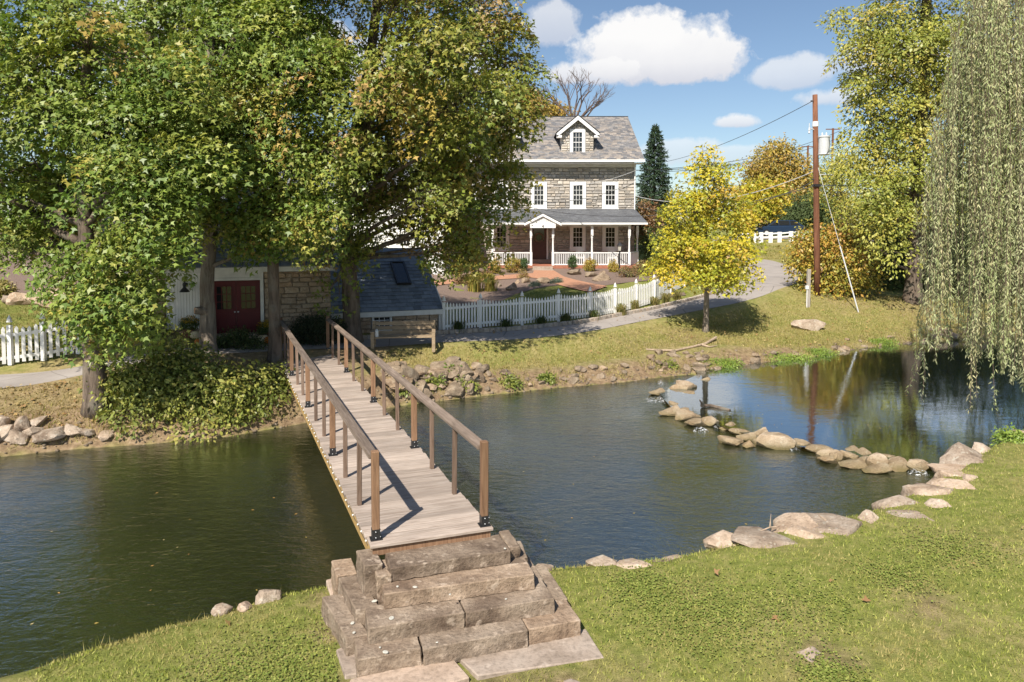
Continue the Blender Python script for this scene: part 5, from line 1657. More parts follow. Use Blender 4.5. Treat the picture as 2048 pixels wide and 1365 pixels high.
# grey wooden post with a white box
gp0 = on_ground(1616, 616)
t = thing('wooden_post', 'short grey wooden post with a small white box in front of the utility pole', 'post', gp0)
me_ = MB().box((0, 0, .5), (.135, .135, 1)).mesh('post', MAT['greypost']); hgt = 77 * gp0.y / F
link('post', me_, t, gp0, (0, 0, .1), (1, 1, hgt))
m_ = MB(); m_.box(Vector(gp0) + Vector((-.1, -.06, hgt * .53)), (.12, .12, .16)); m_.build('meter_box', MAT['white'], t)
m_ = MB(); m_.tube([Vector(gp0) + Vector((-.09, -.07, hgt * .48)), Vector(gp0) + Vector((-.09, -.07, 0))], .02, 6); m_.build('conduit', MAT['vinyl'], t)
# ------------------------------------------------------------------ garden lamp post, bird bath
lp = aty(1239, 551, 41.5); lz = gz(lp.x, lp.y)
t = thing('lamp_post', 'slim grey garden lamp post with a lantern before the porch', 'lamp post', (lp.x, lp.y, lz))
top_z = aty(1239, 502, 41.5).z
m_ = MB(); m_.lathe((lp.x, lp.y, lz), [(.07, 0), (.07, .2), (.045, .25), (.042, top_z - lz - .03), (.08, top_z - lz)], 10); m_.build('shaft', MAT['black'], t)
m_ = MB(); m_.lathe((lp.x, lp.y, top_z), [(.09, 0), (.14, .30)], 6); m_.build('glass_body', MAT['lampglass'], t)
m_ = MB(); m_.lathe((lp.x, lp.y, top_z + .3), [(.19, 0), (.17, .03), (.05, .16), (.02, .2), (.03, .24), (.0, .29)], 6); m_.build('lid', MAT['black'], t)
for k_ in range(6):
    a_ = k_ * math.pi / 3; m_ = MB(); m_.tube([(lp.x + .092 * math.cos(a_), lp.y + .092 * math.sin(a_), top_z), (lp.x + .142 * math.cos(a_), lp.y + .142 * math.sin(a_), top_z + .3)], .011, 4); m_.build('glazing_bar', MAT['black'], t)
bb = aty(893, 548, 40.0); bz = gz(bb.x, bb.y)
t = thing('bird_bath', 'small stone bird bath at the corner of the white wing', 'bird bath', (bb.x, bb.y, bz))
m_ = MB(); m_.lathe((bb.x, bb.y, bz), [(.34, -.05), (.34, .06), (.12, .10), (.07, .3), (.08, .42)], 12); m_.build('pedestal', MAT['slab'], t)
m_ = MB(); m_.lathe((bb.x, bb.y, bz + .42), [(.08, 0), (.2, .05), (.22, .1), (.18, .1), (.1, .05)], 12); m_.build('bowl', MAT['slab'], t)
# ------------------------------------------------------------------ guard rail, road and car at the top of the slope
gr = thing('guard_rail', 'white board guard rail along the upper road below the parked car', 'guard rail', aty(1550, 486, 60))
gpts = []
for px in (1478, 1508, 1522, 1541, 1559, 1582, 1606, 1632):
    p = aty(px, 470, 60); gpts.append(Vector((p.x, p.y, gz(p.x, p.y))))
GP = MB().box((0, 0, .42), (.33, .16, .95)).mesh('post', MAT['white'])
for p in gpts: link('post', GP, gr, p)
for z in (.48, .78):
    for a, b in zip(gpts[:-1], gpts[1:]):
        m_ = MB(); m_.bar(a + Vector((.17, .0, z)), b + Vector((-.17, .0, z)), .05, .12); m_.build('board', MAT['white'], gr)
rp_ = [aty(px, 480, d) for px, d in ((1380, 62.5), (1480, 62.5), (1640, 62.5), (1760, 62.5), (1760, 68), (1640, 68), (1480, 68), (1380, 68))]
sheet('upper_road', [(p.x, p.y) for p in rp_], MAT['asphalt'], .06, 'grey upper road behind the guard rail', 1.0)
cc = aty(1556, 470, 65); cz_ = gz(cc.x, cc.y) + .06
car = thing('parked_car', 'dark blue estate car on the upper road behind the guard rail', 'car', (cc.x, cc.y, cz_))
def cp_(x, y, z): return Vector((cc.x + x, cc.y + y, cz_ + z))
prof = [(-2.2, .32), (-2.25, .62), (-2.12, .82), (-1.25, .98), (2.05, 1.02), (2.2, .9), (2.22, .45), (2.1, .3)]
m_ = MB(); m_.prism([cp_(x, -.86, z) for x, z in prof], (0, 1.72, 0)); m_.build('body', MAT['car'], car, bevel=.06)
cab = [(-1.3, .97), (-.45, 1.46), (.2, 1.52), (1.3, 1.48), (1.95, 1.05), (1.95, .98)]
m_ = MB(); m_.hexa([cp_(-1.3, -.8, .97), cp_(1.98, -.8, .99), cp_(1.98, .8, .99), cp_(-1.3, .8, .97)], [cp_(-.42, -.64, 1.50), cp_(1.32, -.64, 1.50), cp_(1.32, .64, 1.50), cp_(-.42, .64, 1.50)]); cabo = m_.build('cabin', MAT['car'], car, bevel=.05)
def side_glass(x0, x1, x2, x3, nm):
    m_ = MB(); y0, y1 = -.80, -.655
    q = [(x0, y0 + .012, 1.03), (x1, y0 + .012, 1.03), (x2, y1 + .003, 1.44), (x3, y1 + .003, 1.44)]
    m_.prism([cp_(*w_) for w_ in q], (0, -.022, .004)); m_.build(nm, MAT['glass'], car)
side_glass(-1.08, -.28, -.28, -.38, 'side_window'); side_glass(-.2, .75, .75, -.2, 'side_window'); side_glass(.83, 1.72, 1.25, .83, 'side_window')
m_ = MB(); m_.hexa([cp_(-1.27, -.7, 1.0), cp_(-1.27, .7, 1.0), cp_(-1.24, .7, 1.0), cp_(-1.24, -.7, 1.0)], [cp_(-.52, -.58, 1.46), cp_(-.52, .58, 1.46), cp_(-.49, .58, 1.46), cp_(-.49, -.58, 1.46)]); m_.build('windscreen', MAT['glass'], car)
for x in (-1.38, 1.38):
    for y in (-.8, .8):
        m_ = MB(); p = cp_(x, y, .32)
        m_.tube([p + Vector((0, -.1, 0)), p + Vector((0, .1, 0))], .32, 16); w_ = m_.build('wheel', MAT['rubber'], car)
        m_ = MB(); m_.tube([p + Vector((0, -.105, 0)), p + Vector((0, .105, 0))], .2, 12); m_.build('rim', MAT['galv'], w_)
for y in (-.62, .62):
    m_ = MB(); m_.box(cp_(-2.2, y, .7), (.12, .34, .14)); m_.build('headlight', MAT['bead'], car)
    m_ = MB(); m_.box(cp_(2.2, y, .8), (.06, .2, .3)); m_.build('tail_light', MAT['red'], car)
# ------------------------------------------------------------------ driftwood and sticks
def stick(label, pts, r0, r1, mt='driftwood', branches=()):
    m_ = MB(); n_ = len(pts)
    m_.tube(pts, [r0 + (r1 - r0) * i / (n_ - 1) for i in range(n_)], 7)
    for b in branches: m_.tube(b, [r1 * 1.2, r1 * .5, r1 * .3][:len(b)], 5)
    o = m_.build('driftwood_branch', MAT[mt], None, loc=pts[0]); tag(o, label, 'branch')
def og(px, py, dz=.04):
    p = on_ground(px, py); return Vector((p.x, p.y, p.z + dz))
stick('long bare driftwood branch lying on the dry bank below the yellow maple', [og(1292, 702), og(1320, 706), og(1350, 706), og(1385, 698), og(1412, 692), og(1432, 684, .12)], .03, .05, 'driftwood', [[og(1405, 694), og(1420, 698), og(1434, 694)]])
stick('half-sunk branch lying in the pool just above the weir', [atz(1402, 812, .16), atz(1420, 811, .14), atz(1440, 816, .12), atz(1460, 822, .09)], .035, .05, 'bark', [[atz(1405, 812, .15), atz(1403, 806, .3), atz(1399, 800, .4)]])
stick('thin pale stick leaning on the near bank stones', [atz(1506, 1070, .38), atz(1522, 1062, .42), atz(1540, 1055, .46), atz(1552, 1054, .46)], .008, .012, 'driftwood', [[atz(1540, 1055, .46), aty(1541, 1040, atz(1540, 1055, .46).y), aty(1542, 1028, atz(1540, 1055, .46).y)]])
stick('short pale stick poking over the second near bank stone', [atz(1638, 1031, .5), atz(1650, 1040, .5), atz(1656, 1046, .45)], .012, .02, 'driftwood')
# ------------------------------------------------------------------ foliage generators
MAPLE = np.array([(0, 0, 0), (-.56, .26, -.07), (-.17, .44, 0), (0, 1, -.08), (.17, .44, 0), (.56, .26, -.07)], np.float32)
OVAL = np.array([(0, 0, 0), (-.27, .42, -.03), (0, 1, -.05), (.27, .42, -.03)], np.float32)
LANCE = np.array([(0, 0, 0), (-.10, .4, 0), (0, 1, -.05), (.10, .4, 0)], np.float32)
def norm_(a): return a / (np.linalg.norm(a, axis=-1, keepdims=True) + 1e-9)
def leaf_mesh(name, pos, dirs, nrm, size, cols, tmpl, mat_, origin):
    """one polygon per leaf"""
    k_ = len(tmpl)
    d = norm_(dirs); s_ = norm_(np.cross(d, nrm)); n_ = np.cross(s_, d)
    sz = np.asarray(size, np.float32).reshape(-1, 1, 1)
    v = pos[:, None, :] + sz * (tmpl[None, :, 0:1] * s_[:, None, :] + tmpl[None, :, 1:2] * d[:, None, :] + tmpl[None, :, 2:3] * n_[:, None, :])
    v = v.reshape(-1, 3)
    f = np.arange(len(v), dtype=np.int32).reshape(-1, k_)
    c = np.repeat(cols, k_, axis=0)
    return np_mesh(name, v, f, k_, mat_, c, False, origin)
def clumps(lobes, n, rs, shell=.5):
    """clump centres spread through a set of ellipsoid lobes; returns centres and outward directions"""
    L = np.array(lobes, float)          # x y z rx ry rz [weight]
    w = (L[:, 3] * L[:, 4] * L[:, 5]) ** (2 / 3)
    if L.shape[1] > 6: w = w * L[:, 6]
    w = w / w.sum()
    k_ = rs.choice(len(L), n, p=w)
    d = norm_(rs.normal(size=(n, 3)))
    r = shell + (1 - shell) * rs.rand(n) ** .6
    out = d * L[k_, 3:6]
    p = L[k_, :3] + out * r[:, None]
    return p, norm_(d / L[k_, 3:6]), k_
def crown(lobes, n_cl, per, size, palette, rs, tmpl=MAPLE, rc=.45, up=.9, shell=.5, droop=.35, jit=.55, pal_w=None, keep=None, flat=.22):
    """arrays of leaves; clumps are drooping plates of leaves"""
    c, o, lobe = clumps(lobes, n_cl, rs, shell)
    if keep is not None:
        m = keep(c); c, o, lobe = c[m], o[m], lobe[m]
    n = len(c)
    pn = norm_(o * .5 + (np.array([0, 0, .35]) + np.array(sdir) * .75) * up + rs.normal(size=(n, 3)) * .28)      # leaves turn to the light
    R = rc * (.6 + .8 * rs.rand(n))
    a = norm_(np.cross(pn, rs.normal(size=(n, 3)))); b = np.cross(pn, a)
    cnt = np.maximum(4, (per * (R / rc) ** 2).astype(int))
    ci = np.repeat(np.arange(n), cnt)
    m = len(ci)
    t = rs.rand(m) * 2 * np.pi; q = np.sqrt(rs.rand(m))
    rad = (np.cos(t)[:, None] * a[ci] + np.sin(t)[:, None] * b[ci])
    pos = c[ci] + rad * (q * R[ci])[:, None] + pn[ci] * ((-droop * q ** 2 * R[ci]) + rs.normal(size=m) * flat * R[ci])[:, None]
    dirs = norm_(rad * .8 + rs.normal(size=(m, 3)) * .5 + np.array([0, 0, -.45]))
    nrm = norm_(pn[ci] + rs.normal(size=(m, 3)) * jit)
    P_ = np.array(palette, float)
    pw = np.ones(len(P_)) if pal_w is None else np.array(pal_w, float)
    pw /= pw.sum()
    base_c = P_[rs.choice(len(P_), n, p=pw)]
    lc = P_[rs.choice(len(P_), m, p=pw)]
    cols = base_c[ci] * .7 + lc * .3
    cols = cols * (.8 + .4 * rs.rand(m, 1))
    sz = size * (.5 + .9 * rs.rand(m) ** 1.3)
    return dict(pos=pos.astype(np.float32), dirs=dirs, nrm=nrm, size=sz, cols=cols, tmpl=tmpl, centres=c, lobe=lobe)
def wob(a, b, n, amp, r_):
    a, b = Vector(a), Vector(b)
    L = (b - a).length
    out = []
    for i in range(n + 1):
        t = i / n
        p = a.lerp(b, t)
        k_ = amp * L * math.sin(math.pi * t) if i not in (0, n) else 0
        out.append(p + Vector((r_.uniform(-1, 1), r_.uniform(-1, 1), r_.uniform(-.4, 1))) * k_)
    return out
def tree(name, label, cat, base, trunk, r0, r1, lobes, C_, rnd, leaf_mat, bark_mat, group=None, limb_r=.35, twigs=1.0, extra=None, trunk_n=12, roots=True, crown_name='crown', twig_r=.012):
    """trunk: list of points; limbs grow from the trunk to the lobes, twigs on to the clumps"""
    t = thing(name, label, cat, base, group)
    tp = [Vector(p) for p in trunk]
    n_ = len(tp)
    m_ = MB()
    # smooth trunk with slight swelling at the foot
    P_ = smooth_line(np.array([p[:] for p in tp]), 5)
    rad = [r0 + (r1 - r0) * (i / (len(P_) - 1)) ** .8 for i in range(len(P_))]
    if roots:
        rad[0] *= 1.35; rad[1] *= 1.12
    P_[0][2] -= .25
    m_.tube(P_, [q * rnd.uniform(.94, 1.06) for q in rad], trunk_n)
    tr = m_.build('trunk', bark_mat, t, smooth=True)
    m_ = MB()
    TP = [Vector(p) for p in P_]
    lt = []
    for lb in lobes:
        c = Vector(lb[:3])
        # leave the trunk below the lobe
        best = min(range(len(TP)), key=lambda i: (TP[i] - c).length + max(0, TP[i].z - c.z + .4 * lb[5] + .3 * (TP[i] - c).xy.length) * 2.5 + (5 if TP[i].z < base[2] + (TP[-1].z - base[2]) * .18 else 0))
        s_ = TP[best]
        rr_ = min(rad[best] * .62, .03 + limb_r * .16 * max(lb[3:6]))
        pts = wob(s_, c, 6, .045, rnd)
        m_.tube(pts, [rr_ * (1 - .72 * i / 6) for i in range(7)], 7)
        lt.append((pts, rr_ * .3))
    ce = C_['centres']
    for i in range(len(ce)):
        if rnd.random() > twigs: continue
        pts, rr_ = lt[C_['lobe'][i]]
        s_ = pts[rnd.choice((3, 4, 5, 6))]
        e = Vector(ce[i])
        q = wob(s_, e, 4, .06, rnd)
        m_.tube(q, [twig_r * (1 + .9 * (1 - k_ / 4)) for k_ in range(5)], 4, False)
    if extra: extra(m_)
    m_.build('branches', bark_mat, t, smooth=True)
    me_ = leaf_mesh(crown_name, C_['pos'], C_['dirs'], C_['nrm'], C_['size'], C_['cols'], C_['tmpl'], leaf_mat, base)
    link(crown_name, me_, t)
    return t
def lob(px, py, d, rx, rz, ry=None, w=1.0):
    """a lobe of a crown: centre, half width and half height read in the photograph at distance d"""
    p = aty(px, py, d); s_ = d / F
    return (p.x, p.y, p.z, rx * s_, (ry if ry is not None else rx * s_), rz * s_, w)
GREEN = [(.145, .22, .036), (.20, .27, .045), (.275, .325, .06), (.10, .17, .032), (.37, .37, .075), (.46, .37, .08), (.46, .28, .08), (.235, .285, .06)]
GW = [3.6, 4, 3.4, 3, 1.8, .8, .4, 2.5]
AUT = [(.16, .21, .034), (.22, .255, .042), (.31, .30, .055), (.42, .33, .06), (.42, .25, .09), (.48, .33, .07), (.36, .22, .11), (.12, .165, .03)]
AW = [4, 4, 3, 1.6, 1.0, .7, .9, 2.5]
rt = random.Random(3)
def gpt(px, py, d):
    p = aty(px, py, d); return Vector((p.x, p.y, gz(p.x, p.y)))
# ------------------------------------------------------------------ the row of maples on the left bank
def maple(label, base, trunk, r0, r1, lobes, n_cl, per, pal, pw, seed, size=.125, rc=.5, keep=None, bark_=None, extra=None, twigs=.55, shell=.35):
    C_ = crown(lobes, int(n_cl * .42), int(per * 2.5), size, pal, np.random.RandomState(seed), MAPLE, rc * 1.32, .85, shell, .55, .36, pw, keep, .11)
    return tree('maple_tree', label, 'tree', base, trunk, r0, r1, lobes, C_, random.Random(seed), MAT['leaf'], bark_ or MAT['bark'], 'maples on the far bank', .35, twigs, extra)
# 1: leftmost big tree, trunk near the dirt bank
b1 = gpt(192, 800, 16.3)
tr1 = [b1, aty(186, 690, 16.4), aty(178, 560, 16.5), aty(168, 380, 16.6), aty(170, 200, 16.7), aty(180, 20, 16.8)]
L1 = [lob(60, 330, 17.2, 150, 120), lob(230, 250, 16.4, 140, 110), lob(30, 120, 17.2, 150, 95), lob(180, 90, 16.6, 150, 95), lob(100, 470, 17.4, 110, 60, None, .8), lob(330, 160, 16.6, 110, 100), lob(-120, 330, 17.4, 170, 160), lob(-110, 110, 17.2, 150, 90), lob(120, -10, 17, 120, 50),
      lob(208, 585, 15.4, 84, 62, 1.0, 1.6), lob(268, 500, 15.5, 86, 55, 1.1, 1.5), lob(200, 630, 15.3, 70, 50, .8, 1.3), lob(290, 420, 15.7, 120, 70, 1.2, 1.3), lob(150, 540, 15.8, 70, 50, .8, 1.3), lob(262, 590, 15.3, 36, 44, .6, 1.2), lob(340, 320, 16.2, 110, 80), lob(80, 210, 16.2, 130, 90), lob(260, 350, 15.8, 100, 70), lob(60, 400, 16.4, 100, 60), lob(-20, 460, 16.8, 60, 40, None, .8)]
maple('leftmost maple with a thick trunk on the dirt bank and a low hanging green crown', b1, tr1, .27, .10, L1, 1050, 54, GREEN, GW, 101)
# 2: behind it
b2 = gpt(415, 712, 19.6)
tr2 = [b2, aty(416, 640, 19.6), aty(414, 560, 19.6), aty(425, 430, 19.7), aty(430, 250, 19.8), aty(420, 60, 20), aty(415, -160, 20)]
L2 = [lob(420, 60, 20.5, 150, 110), lob(330, -40, 20.5, 130, 90), lob(500, -60, 20.3, 130, 100), lob(440, 300, 20.4, 120, 100), lob(420, -200, 20.5, 170, 110), lob(380, 420, 19.4, 95, 60, None, 1.2), lob(480, 440, 19.5, 80, 55, None, 1.1), lob(470, 180, 19.4, 100, 80), lob(530, 480, 19.4, 50, 30, None, 1.0), lob(400, 200, 18.8, 110, 90), lob(430, 360, 18.6, 110, 60), lob(480, 60, 18.8, 120, 80), lob(430, 450, 18.8, 70, 34), lob(330, 280, 18.8, 80, 90)]
t2_ = maple('maple with a sawn-off branch stub standing left of the red door', b2, tr2, .25, .10, L2, 900, 50, GREEN, GW, 102, bark_=MAT['bark_pale'])
p = aty(413, 622, 19.5); m_ = MB()
m_.tube([p, p + Vector((-.16, -.14, .02)), p + Vector((-.24, -.2, .03))], [.14, .11, .1], 8); sb_ = m_.build('branch_stub', MAT['bark_pale'], t2_)
q = p + Vector((-.24, -.2, .03)); e_ = Vector((-.16, -.12, .02)).normalized(); m_ = MB(); m_.tube([q, q + e_ * .006], .085, 10); m_.build('cut_face', MAT['cut'], sb_)
# 3: slim straight trunk right of the red door
b3 = gpt(550, 728, 19.4)
tr3 = [b3, aty(549, 640, 19.4), aty(546, 520, 19.4), aty(548, 380, 19.5), aty(552, 220, 19.6), aty(560, 40, 19.6), aty(570, -180, 19.7)]
L3 = [lob(600, 330, 19.6, 100, 80), lob(560, 420, 19.4, 95, 60, None, 1.1), lob(610, 200, 19.6, 95, 80), lob(560, 60, 19.7, 120, 90), lob(600, -120, 19.8, 170, 110), lob(640, 430, 19.3, 60, 70, None, .9), lob(550, 480, 19.2, 60, 26, None, .8), lob(560, 300, 18.8, 90, 80), lob(590, 120, 18.8, 110, 80), lob(650, 300, 19.0, 70, 90), lob(660, 120, 19.4, 60, 80, None, .6), lob(600, 440, 18.9, 80, 50), lob(500, 250, 18.8, 70, 90)]
maple('slim straight maple standing right of the red door at the bridge end', b3, tr3, .19, .08, L3, 760, 48, GREEN, GW, 103)
# 4: big autumn coloured maple over the annex
b4_ = gpt(704, 676, 22.6)
tr4 = [b4_, aty(702, 600, 22.6), aty(696, 520, 22.6), aty(690, 430, 22.7), aty(688, 360, 22.8), aty(715, 250, 23), aty(740, 120, 23), aty(760, -60, 23), aty(770, -230, 23)]
L4 = [lob(830, 300, 23, 150, 110), lob(940, 230, 23, 110, 100), lob(850, 120, 23, 140, 100), lob(960, 90, 23, 90, 80), lob(1020, 150, 23, 66, 70, None, 1.1), lob(1005, 310, 22.8, 66, 60), lob(990, 400, 22.6, 62, 50), lob(930, 440, 22.4, 84, 55, None, 1.1), lob(850, 420, 22.6, 80, 60), lob(900, 500, 22.2, 62, 36, None, .9),
      lob(770, 400, 22.6, 60, 60, None, .8), lob(960, 0, 23, 80, 70), lob(830, -40, 23, 150, 80), lob(740, 470, 22.3, 62, 30, None, .7), lob(690, 500, 22.0, 70, 30, None, .7), lob(800, -200, 23, 190, 120), lob(960, 490, 22.3, 36, 30, None, .8), lob(1040, 220, 22.9, 44, 46), lob(660, 580, 22.0, 40, 20, None, .5), lob(770, 200, 22.8, 80, 120, None, .8), lob(760, 320, 22.4, 80, 80), lob(890, 360, 22.2, 90, 60), lob(1000, 230, 22.5, 60, 70), lob(860, 210, 22.2, 110, 80), lob(930, 320, 22.0, 80, 50), lob(720, 420, 22.2, 60, 50, None, .8), lob(1010, 60, 22.8, 50, 60), lob(850, 90, 18.6, 120, 80), lob(900, 260, 19.0, 90, 60), lob(780, 160, 18.4, 90, 80), lob(720, 300, 18.8, 60, 60, None, .8), lob(960, 170, 19.2, 80, 70), lob(820, -60, 18.4, 130, 60), lob(640, 180, 18.2, 70, 70, None, .7), lob(870, 380, 19.6, 70, 40)]
def dead4(m_):
    r_ = random.Random(9)
    A_ = aty(700, 255, 22.6); S_ = aty(560, 285, 21.6)
    m_.tube([aty(640, 285, 22), aty(690, 240, 22.4), aty(740, 190, 22.8)], [.05, .06, .05], 6)
    for k_ in range(60):
        s_ = aty(r_.uniform(650, 730), r_.uniform(60, 300), r_.uniform(21.8, 22.6))
        e = s_ + Vector((r_.uniform(-.9, .9), r_.uniform(-.4, .2), r_.uniform(-.2, .9)))
        q = wob(s_, e, 4, .08, r_)
        m_.tube(q, [.014, .011, .009, .006, .004], 4, False)
maple('big maple turning yellow and russet between the annex and the stone house', b4_, tr4, .31, .12, L4, 1750, 40, AUT, AW, 104, .135, .5, extra=dead4, shell=.3)
# 5: dark trunk behind the left fence gap
b5 = gpt(308, 690, 21.4)
tr5 = [b5, aty(309, 620, 21.4), aty(306, 500, 21.5), aty(300, 300, 21.6), aty(300, 80, 21.8), aty(300, -120, 22)]
L5 = [lob(300, 330, 22.4, 130, 110), lob(270, 120, 22.4, 150, 120), lob(330, -80, 22.4, 170, 110), lob(180, 430, 22.6, 100, 70), lob(520, 150, 22.6, 120, 130), lob(640, 60, 22.8, 100, 90)]
maple('shaded maple at the back between the left fence and the white barn door', b5, tr5, .22, .09, L5, 560, 46, GREEN, GW, 105)

# ------------------------------------------------------------------ young yellow maple beside the drive
by = gpt(1411, 666, 27.2)
try_ = [by, aty(1413, 600, 27.2), aty(1413, 520, 27.2), aty(1410, 440, 27.2), aty(1408, 340, 27.2)]
LY = [lob(1410, 350, 27.2, 62, 46), lob(1390, 420, 27, 78, 52), lob(1450, 410, 27.2, 60, 50), lob(1358, 480, 27, 50, 42), lob(1420, 500, 26.8, 90, 46), lob(1480, 480, 27.2, 46, 40), lob(1400, 545, 26.8, 84, 24), lob(1345, 525, 26.9, 48, 28), lob(1475, 540, 27, 46, 22), lob(1405, 318, 27.2, 30, 22)]
YEL = [(.54, .44, .03), (.60, .49, .04), (.46, .43, .04), (.33, .36, .04), (.58, .42, .045), (.52, .31, .06), (.26, .29, .035)]
C_ = crown(LY, 250, 70, .125, YEL, np.random.RandomState(7), MAPLE, .5, 1.0, .3, .4, .36, [4, 3, 4, 4, 2, .8, 3], None, .12)
tree('young_maple', 'young maple with bright golden yellow leaves on the grass beside the driveway', 'tree', by, try_, .13, .04, LY, C_, random.Random(7), MAT['leaf'], MAT['bark_pale'], None, .25, .8)

# ------------------------------------------------------------------ tall tree on the right bank
bt = gpt(1826, 602, 34)
trt = [bt, aty(1828, 520, 34), aty(1832, 420, 34), aty(1840, 280, 34), aty(1850, 120, 34), aty(1855, -60, 34), aty(1860, -260, 34)]
LT = [lob(1790, 60, 34, 100, 70), lob(1760, 170, 34, 78, 60), lob(1750, 270, 34, 70, 60), lob(1840, 20, 34, 110, 90), lob(1850, 200, 33.6, 110, 90), lob(1840, 320, 33.4, 100, 70), lob(1770, 370, 33.2, 84, 52), lob(1790, 440, 32.8, 84, 46, None, 1.1), lob(1740, 420, 33, 56, 38), lob(1940, 150, 34.5, 120, 140),
      lob(1960, 340, 34.5, 120, 110), lob(1860, -150, 34, 170, 110), lob(1760, 500, 32.6, 56, 26, None, .8), lob(1800, 100, 33.5, 120, 50), lob(1730, 110, 34, 46, 40), lob(2080, 100, 35, 160, 200), lob(1690, 330, 34, 28, 26), lob(1710, 210, 34, 40, 36), lob(1720, 40, 34, 50, 44), lob(1800, 240, 33.4, 90, 60), lob(1730, 340, 33.4, 50, 40)]
TALL = [(.33, .34, .06), (.42, .39, .075), (.25, .285, .05), (.48, .41, .09), (.19, .225, .045), (.48, .36, .08), (.37, .39, .09)]
C_ = crown(LT, 820, 105, .17, TALL, np.random.RandomState(17), OVAL, .8, 1.0, .35, .45, .38, [4, 3, 4, 2, 2, 1, 2], None, .11)
tree('tall_tree', 'tall tree with yellow green leaves standing behind the willow on the right bank', 'tree', bt, trt, .42, .16, LT, C_, random.Random(17), MAT['leaf'], MAT['bark'], None, .3, .5)

# ------------------------------------------------------------------ weeping willow on the right
rw = np.random.RandomState(5)
bw = Vector((19.2, 18.6, 0)); bw.z = gz(bw.x, bw.y)
wt = thing('weeping_willow', 'huge weeping willow trailing silvery strands over the pool at the right edge', 'tree', bw)
m_ = MB(); wr_ = random.Random(15)
trw = smooth_line(np.array([[bw.x, bw.y, bw.z - .3], [19.0, 18.6, 2.5], [18.6, 18.7, 5], [18.2, 18.8, 8]]), 5)
m_.tube(trw, [.62 - .3 * i / (len(trw) - 1) for i in range(len(trw))], 14); m_.build('trunk', MAT['bark'], wt, smooth=True)
mbw = MB()
heads = []
strands = []
# outer curtain: strand roots on arching limbs, falling straight down
def root_pts():
    out = []
    for k_ in range(26):
        e = Vector((wr_.uniform(11.6, 21), wr_.uniform(15.0, 22.0), wr_.uniform(7.0, 13.0)))
        s_ = Vector(trw[wr_.choice((10, 12, 14, 15))])
        mid = s_.lerp(e, .55) + Vector((0, 0, 2.0))
        q = smooth_line(np.array([s_[:], mid[:], e[:]]), 6)
        mbw.tube(q, [.14 - .10 * i / (len(q) - 1) for i in range(len(q))], 6)
        out += [Vector(p) for p in q[4:]]
    return out
RPTS = root_pts()
mbw.build('limbs', MAT['bark_pale'], wt, smooth=True)
# strand curtains: pixel column, top, bottom, distance
cur = []
bunch = [(1826 + 340 * wr_.random() ** .75, wr_.uniform(15.5, 21.5), wr_.gauss(0, 60), wr_.gauss(0, 45)) for _ in range(105)]
bunch2 = [(wr_.uniform(2150, 2520), wr_.uniform(16, 21.5), wr_.gauss(0, 60), wr_.gauss(0, 45)) for _ in range(45)]
for k_ in range(720):
    bu_ = wr_.choice(bunch if k_ < 560 else bunch2)
    px = bu_[0] + wr_.gauss(0, 7); d = bu_[1] + wr_.gauss(0, .15)
    bot = np.interp(px, [1830, 1850, 1880, 1920, 1960, 2000, 2048, 2170], [770, 660, 620, 705, 700, 715, 770, 780]) + wr_.gauss(0, 26) + bu_[3] - (d - 17) * 8
    top = np.interp(px, [1825, 1850, 1880, 1910, 1950, 2048], [470, 330, 170, 20, -60, -160]) + abs(wr_.gauss(0, 70) + bu_[2] * 2)
    if bu_[2] > 50 and px > 1890: top = 260 + bu_[3] * 3 + wr_.gauss(0, 30)
    if wr_.random() < .5: bot = wr_.uniform(max(top + 150, 240), max(top + 160, bot))
    if px < 1850: 
        if wr_.random() < .62: continue
    cur.append((px, top, bot, d))
sp_, sd_, sn_, ss_, sc2 = [], [], [], [], []
WIL = np.array([(.37, .41, .20), (.43, .46, .26), (.30, .35, .15), (.48, .47, .27), (.23, .26, .11), (.47, .42, .23)])
mst = MB()
for (px, top, bot, d) in cur:
    a = aty(px, top, d); b = aty(px + wr_.gauss(0, 10), bot, d)
    if b.z < .35: b.z = .35 + wr_.random() * .5
    if a.z < b.z + .8: continue
    L = a.z - b.z
    n_ = max(5, int(L / .55))
    ph = wr_.random() * 6.3; amp = wr_.uniform(.04, .2)
    pts = []
    for i in range(n_ + 1):
        t = i / n_
        p = a.lerp(b, t)
        pts.append(p + Vector((amp * math.sin(t * 5 + ph), amp * math.cos(t * 4 + ph), 0)) * (t ** .5) + Vector((0, 0, 0)))
    # strand bends over from the limb at its head
    pts[0] += Vector((wr_.uniform(-.1, .35), wr_.uniform(0, .3), .1))
    mst.tube(pts, [.007] * (n_) + [.003], 3, False)
    P_ = np.array([q[:] for q in pts])
    nl = int(L / .031)
    t = np.sort(rw.rand(nl)) * (len(P_) - 1)
    i0 = np.minimum(t.astype(int), len(P_) - 2); fr_ = (t - i0)[:, None]
    pos = P_[i0] * (1 - fr_) + P_[i0 + 1] * fr_
    dr = norm_(rw.normal(size=(nl, 3)) * np.array([.55, .55, .25]) + np.array([0, 0, -1.0]))
    sp_.append(pos + rw.normal(size=(nl, 3)) * .025); sd_.append(dr); sn_.append(norm_(rw.normal(size=(nl, 3)) * .8 + np.array([-.4, -.95, .5])))
    ss_.append(.075 + .06 * rw.rand(nl)); base_c = WIL[rw.randint(len(WIL))]
    base_c = base_c * wr_.uniform(.75, 1.2)
    sc2.append((base_c * .6 + WIL[rw.randint(len(WIL), size=nl)] * .4) * (.8 + .4 * rw.rand(nl, 1)))
me_ = leaf_mesh('leaves', np.concatenate(sp_).astype(np.float32), np.concatenate(sd_), np.concatenate(sn_), np.concatenate(ss_), np.concatenate(sc2), np.array([(0, 0, 0), (-.11, .35, 0), (0, 1, -.04), (.11, .35, 0)], np.float32), MAT['leaf_dull'], bw)
link('leaves', me_, wt)
